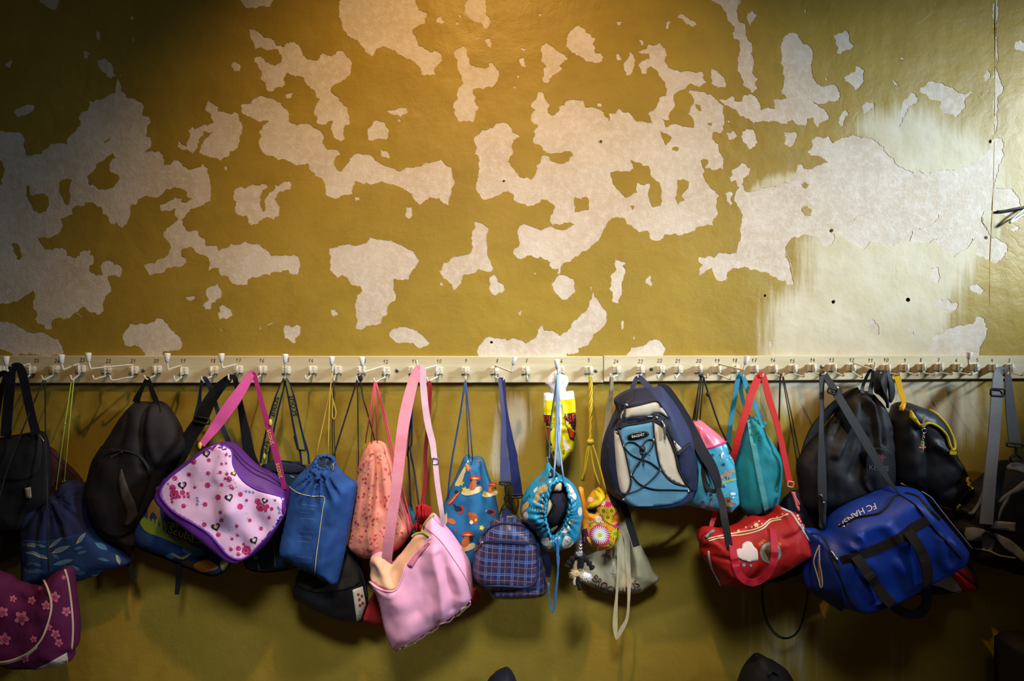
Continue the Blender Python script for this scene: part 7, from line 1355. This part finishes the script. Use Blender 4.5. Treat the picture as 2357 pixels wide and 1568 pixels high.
# --- grey, red and white bag behind the duffel
b = Bag('sports_sack', 'grey, white and red sack showing below the blue duffel', 'bag', d6((1100,1290),(1200,1200),(1320,1130),(1450,1060),(1560,1000),(1700,900),(1760,890),(1830,990),(1890,1100),(1917,1215),(1880,1242),(1740,1256),(1600,1282),(1300,1302)), 0.05, 0.03, 0.035, fabric('charcoal_sack', '#2c2b2c', .75), R=26)
b.panel('white_panel', d6((1330,1130),(1450,1070),(1545,1020),(1660,1130),(1735,1245),(1620,1245),(1500,1195),(1400,1170)), fabric('white_nylon', '#c6c9cf', .6), .001, 2); b.panel('red_panel', d6((1548,1012),(1640,1010),(1760,1110),(1905,1218),(1870,1240),(1745,1252),(1665,1130)), fabric('cherry_nylon', '#b8233a', .6), .001, 2); b.panel('dark_red_panel', d6((1650,1000),(1750,1000),(1830,1060),(1890,1180),(1780,1110)), fabric('wine_nylon', '#6e1420', .65), .001, 2); cord('cord', zip3(d6((1760,900),(1830,990),(1885,1070),(1905,1150),(1912,1210)), .075), .003, kc, b.root)

# --- blue sports duffel
bl_ = fabric('royal_nylon', '#0836a6', 0.5, 0.12, spec=0.45, col2='#082f92')
b = Bag('sports_bag', 'large royal blue sports duffel with black straps and white club lettering', 'bag', d6((62,605),(110,592),(180,592),(260,625),(330,610),(360,530),(430,425),(540,332),(680,258),(860,188),(1010,130),(1120,124),(1290,148),(1380,198),(1430,270),(1510,380),(1640,520),(1740,640),(1842,770),(1852,830),(1765,882),(1700,922),(1500,1012),(1320,1112),(1150,1202),(1000,1300),(850,1362),(700,1412),(580,1452),(420,1478),(378,1466),(280,1392),(140,1312),(88,1250),(58,1180),(45,1000),(40,860),(80,740)), 0.16, 0.10, 0.075, bl_, step=5.5,
        plateau=d6((420,640),(560,520),(800,440),(960,330),(1060,260),(1200,380),(1420,640),(1620,840),(1500,960),(1200,1120),(900,1280),(600,1390),(520,1300),(440,1000)), noise=(0.004, 120, 2), folds=[(d6((470,560),(490,640),(430,700),(370,660)), 0.018, 7), (d6((520,980),(560,1120),(620,1230)), 0.012, 8), (d6((580,960),(640,1120),(700,1250)), -0.010, 9), (d6((760,470),(840,560),(930,640)), 0.008, 12), (d6((1330,600),(1340,780),(1400,900)), 0.010, 9), (d6((1480,640),(1500,800),(1480,900)), 0.009, 9), (d6((860,860),(960,980),(1020,1120)), 0.008, 12)])
zk = fabric('black_zip_tape', '#14141a', .6)
b.strap('zip', d6((385,535),(480,495),(570,445),(700,420),(830,390),(920,312),(1000,215),(1045,190)), 8, zk, .002, .002); b.strap('zip', d6((1100,172),(1190,190),(1260,230),(1330,310),(1400,390),(1475,465)), 9, zk, .002, .002)
b.line('piping', d6((150,602),(235,690),(300,850),(360,1000),(450,1230),(520,1370),(585,1450)), .0028, zk, .001); b.line('piping', d6((1045,185),(1200,280),(1300,400),(1450,590),(1600,745),(1725,895)), .0028, zk, .001); b.line('piping', d6((70,608),(150,612),(215,660),(255,740),(300,830)), .0028, zk, .001); b.line('piping', d6((1290,150),(1390,215),(1450,290),(1560,430),(1740,650),(1840,775)), .002, fabric('pale_blue_piping', '#8fa2d8', .5), .001)
pb = b.panel('end_pocket', d6((70,640),(130,620),(210,680),(260,800),(330,1010),(400,1200),(430,1430),(390,1455),(285,1380),(150,1300),(95,1240),(68,1170),(55,1000),(60,800)), fabric('navy_end', '#0a2674', .55), .0015, 2)
b.strap('pocket_zip', d6((285,800),(320,900),(370,1010)), 7, zk, .004, .002, parent=pb); b.line('zip_pull', d6((285,792),(310,825),(350,890)), .0032, silver, .008, parent=pb)
mk = plain('mark_silver', '#b7b0a2', .5); b.line('emblem_outline', d6((165,735),(125,830),(105,920),(130,1020),(160,1120),(178,1195),(198,1170),(190,1050),(170,940),(165,820),(165,735)), .0022, mk, .003, parent=pb); b.mark(d6((150,900),(160,880),(170,1000),(185,1120),(178,1150),(155,1040)), plain('mark_rust', '#8c5a4c', .5), 2, 4)
V0, F0 = TEXT['FC HANSA']; ctrl = np.array(smooth_path(d6((780,300),(660,345),(560,395),(470,460),(395,530)), 8)); ln_ = np.concatenate([[0], np.cumsum(np.linalg.norm(np.diff(ctrl, axis=0), axis=1))]); xs = (V0[:, 0] - V0[:, 0].min()) / (V0[:, 0].max() - V0[:, 0].min()) * ln_[-1]
pxs = np.stack([np.interp(xs, ln_, ctrl[:, 0]), np.interp(xs, ln_, ctrl[:, 1])], 1); tg_ = np.stack([np.interp(xs, ln_, np.gradient(ctrl[:, i], ln_)) for i in (0, 1)], 1); pxs = pxs + np.stack([tg_[:, 1], -tg_[:, 0]], 1) * (V0[:, 1] * 20)[:, None]; ab_ = b.m(pxs); b.prm.append(white); b.pr.append((b.world(ab_, b.f(ab_) + .003), np.array(F0), b.prm.index(white)))
b.done('club_lettering', big=300)
bw = fabric('brown_black_web', '#1d1715', .75)
b.strap('side_band', d6((400,905),(500,880),(640,835),(860,745),(1080,640),(1200,545),(1350,465)), 21, bw, .003, .003)
b.strap('handle', [(*d6(p)[0], e) for p, e in (((545,845), 0), ((620,960), .01), ((700,1090), .018), ((780,1210), .025), ((870,1320), .03), ((980,1395), .034), ((1090,1420), .036), ((1190,1380), .036), ((1240,1280), .034), ((1265,1100), .028), ((1255,880), .02), ((1190,700), .01), ((1110,570), 0))], 22, bw, .007, .004)
gw = fabric('graphite_web', '#26272b', .65, spec=.4)
ribbon('shoulder_strap', zip3([(1896, 862), (1892, 864), (1891.6, 927), (1890, 991), (1891, 1050), (1892, 1110), (1893, 1160), (1893, 1215)], [.09, .09, .11, .13, .14, .15, .155, .16], [12, 13, 9, 11, 17, 20, 18, 14]), 16, gw, b.root); ribbon('shoulder_strap', zip3([(1896, 862), (1901, 866), (1923, 902), (1951, 949), (1986.5, 1008), (2020, 1065), (2048, 1110), (2068, 1135)], [.09, .09, .12, .15, .175, .19, .2, .2], [12, 14, 18, 19, 20, 18, 9, 4]), 17, gw, b.root); frame('slider', *r6((262,572))[0], .128, 19, 11, .003, black, b.root, 20); V_, F_ = ball(P(*d8((480,272))[0], .13), .004, .004, .009, 8, 5); new_obj('buckle_edge', V_, F_, silver, b.root); tube('snap_hook', pts3(zip3([(1890, 1140), (1895, 1165), (1892, 1190), (1898, 1215)], .16)), .004, plain('dark_chrome', '#55585c', .3, .9), b.root)
for q in ((1890, 1140), (1896, 1157)): V_, F_ = ball(P(q[0], q[1], .165), .003, .003, .003, 8, 5); new_obj('rivet', V_, F_, silver, b.root)

# --- black and grey sports bag at the right edge
gk = fabric('black_sport', '#121216', .7, .2); gg = fabric('grey_sport', '#6f7076', .7, .12); gg2 = fabric('pale_grey_sport', '#8f9098', .7)
b = Bag('sports_bag', 'black and grey sports bag on a wide grey strap at the right edge', 'bag', d1((520,760),(575,715),(640,690),(740,720),(860,780),(930,1000),(930,1520),(709,1565),(600,1532),(480,1502),(380,1462),(330,1402),(318,1320),(225,1320),(205,1260),(215,1180),(262,1140),(240,1090),(228,1045),(300,1010),(330,900),(385,862),(440,840)), 0.085, 0.06, 0.06, gk, R=50, folds=[(d1((380,880),(330,1000),(300,1080)), -0.01, 6)])
for poly in (((270,1192),(400,1202),(482,1262),(470,1370),(392,1362),(385,1285),(282,1292)), ((505,1000),(560,945),(640,890),(720,830),(720,895),(610,945),(530,1005)), ((475,1232),(560,1262),(620,1295),(720,1390),(720,1460),(640,1400),(560,1345)), ((600,940),(560,990),(525,1060),(512,1130),(525,1125),(545,1060),(590,985))): b.panel('grey_panel', d1(*poly), gg if poly[0][0] != 475 else gg2, .002, 2)
b.panel('white_tag', d1((492,1140),(640,1152),(640,1222),(452,1196)), gg2, .004, 0); b.panel('top_grey', d1((580,725),(650,700),(740,730),(740,790),(660,765),(590,755)), gg, .002, 2); b.line('seam', d1((330,1345),(440,1365),(520,1400),(640,1420)), .0025, gg2, .002); b.line('cord', d1((395,925),(360,1010),(310,1080),(285,1075)), .005, gg, .004); b.line('zip', d1((380,1250),(420,1225),(470,1270)), .003, black, .006)
gs_ = fabric('grey_web', '#77777a', .65); ribbon('shoulder_strap', zip3(d1((565,25),(520,30),(505,180),(485,480),(455,800),(425,1165)), [.09, .09, .12, .14, .16, .165], [20, 25, 26, 27, 28, 30]), 27, gs_, b.root, t=.003); ribbon('shoulder_strap', zip3(d1((560,25),(585,40),(605,280),(640,560)), [.09, .09, .1, .12], [12, 14, 22, 28]), 22, fabric('dark_grey_web', '#4f5154', .65), b.root, t=.003)
frame('slider', *d1((512,175))[0], .125, 32, 16, .003, black, b.root, 3); frame('strap_end', *d1((640,572))[0], .123, 36, 8, .003, black, b.root, 5); tube('snap_hook', pts3(zip3(d1((650,580),(645,640),(610,665),(620,690),(690,680),(660,645)), .125)), .004, black, b.root)

# --- bags standing on the floor, only their tops in the picture
FL = lambda d: CY + ZC / (S * (D - d) / D)
for lab, nm, cat_, out, d0, mt in (('dark navy satchel standing on the floor, only its top corner visible', 'floor_satchel', 'bag', [(1128,1572),(1142,1560),(1166,1551),(1180,1560),(1194,1600),(1200,1720),(1200,FL(.1)),(1070,FL(.1)),(1075,1720),(1110,1600)], .1, fabric('floor_navy', '#141627', .7)),
   ('black pointed bag standing on the floor below the red duffel', 'floor_bag', 'bag', [(1712,1572),(1742,1527),(1756,1519),(1772,1523),(1830,1568),(1858,1700),(1862,FL(.12)),(1690,FL(.12)),(1690,1680)], .12, fabric('floor_black', '#0f0f12', .7)),
   ('dark bag standing on the floor at the bottom right corner', 'floor_bag', 'bag', [(2316,1500),(2328,1476),(2350,1466),(2400,1478),(2440,1580),(2450,FL(.12)),(2330,FL(.12)),(2320,1680)], .12, fabric('floor_plum', '#1a141a', .7))):
    b = Bag(nm, lab, cat_, out, d0, .06, .06, mt, R=40, group='bags standing on the floor'); lo, hi = b.out.min(0), b.out.max(0)
    b.line('flap_edge', [(lo[0] + 12, 1640), ((lo[0] + hi[0]) / 2, 1652), (hi[0] - 12, 1640)], .003, black, .002); b.line('handle', [((lo[0] + hi[0]) / 2 - 12, lo[1] + 30), ((lo[0] + hi[0]) / 2, lo[1] + 22), ((lo[0] + hi[0]) / 2 + 12, lo[1] + 30)], .004, black, .012)
# --- loose cable at the right edge
t = thing('cable', 'loose white and black cable ends poking from the wall at the right edge', 'cable', P(2345, 490, .01), None)
tube('white_wire', pts3(zip3(R2((2400,180),(2188,300),(2075,400),(2085,408),(2188,345),(2420,300)), [.012, .018, .022, .022, .018, .006])), .0032, plain('white_insulation', '#dfe3e6', .4), t, smooth=3); tube('black_wire', pts3(zip3(R2((1960,319),(2030,312),(2100,298),(2188,284),(2420,250)), [.004, .008, .012, .012, .006])), .0042, plain('black_rubber', '#141414', .6), t, scales=None)
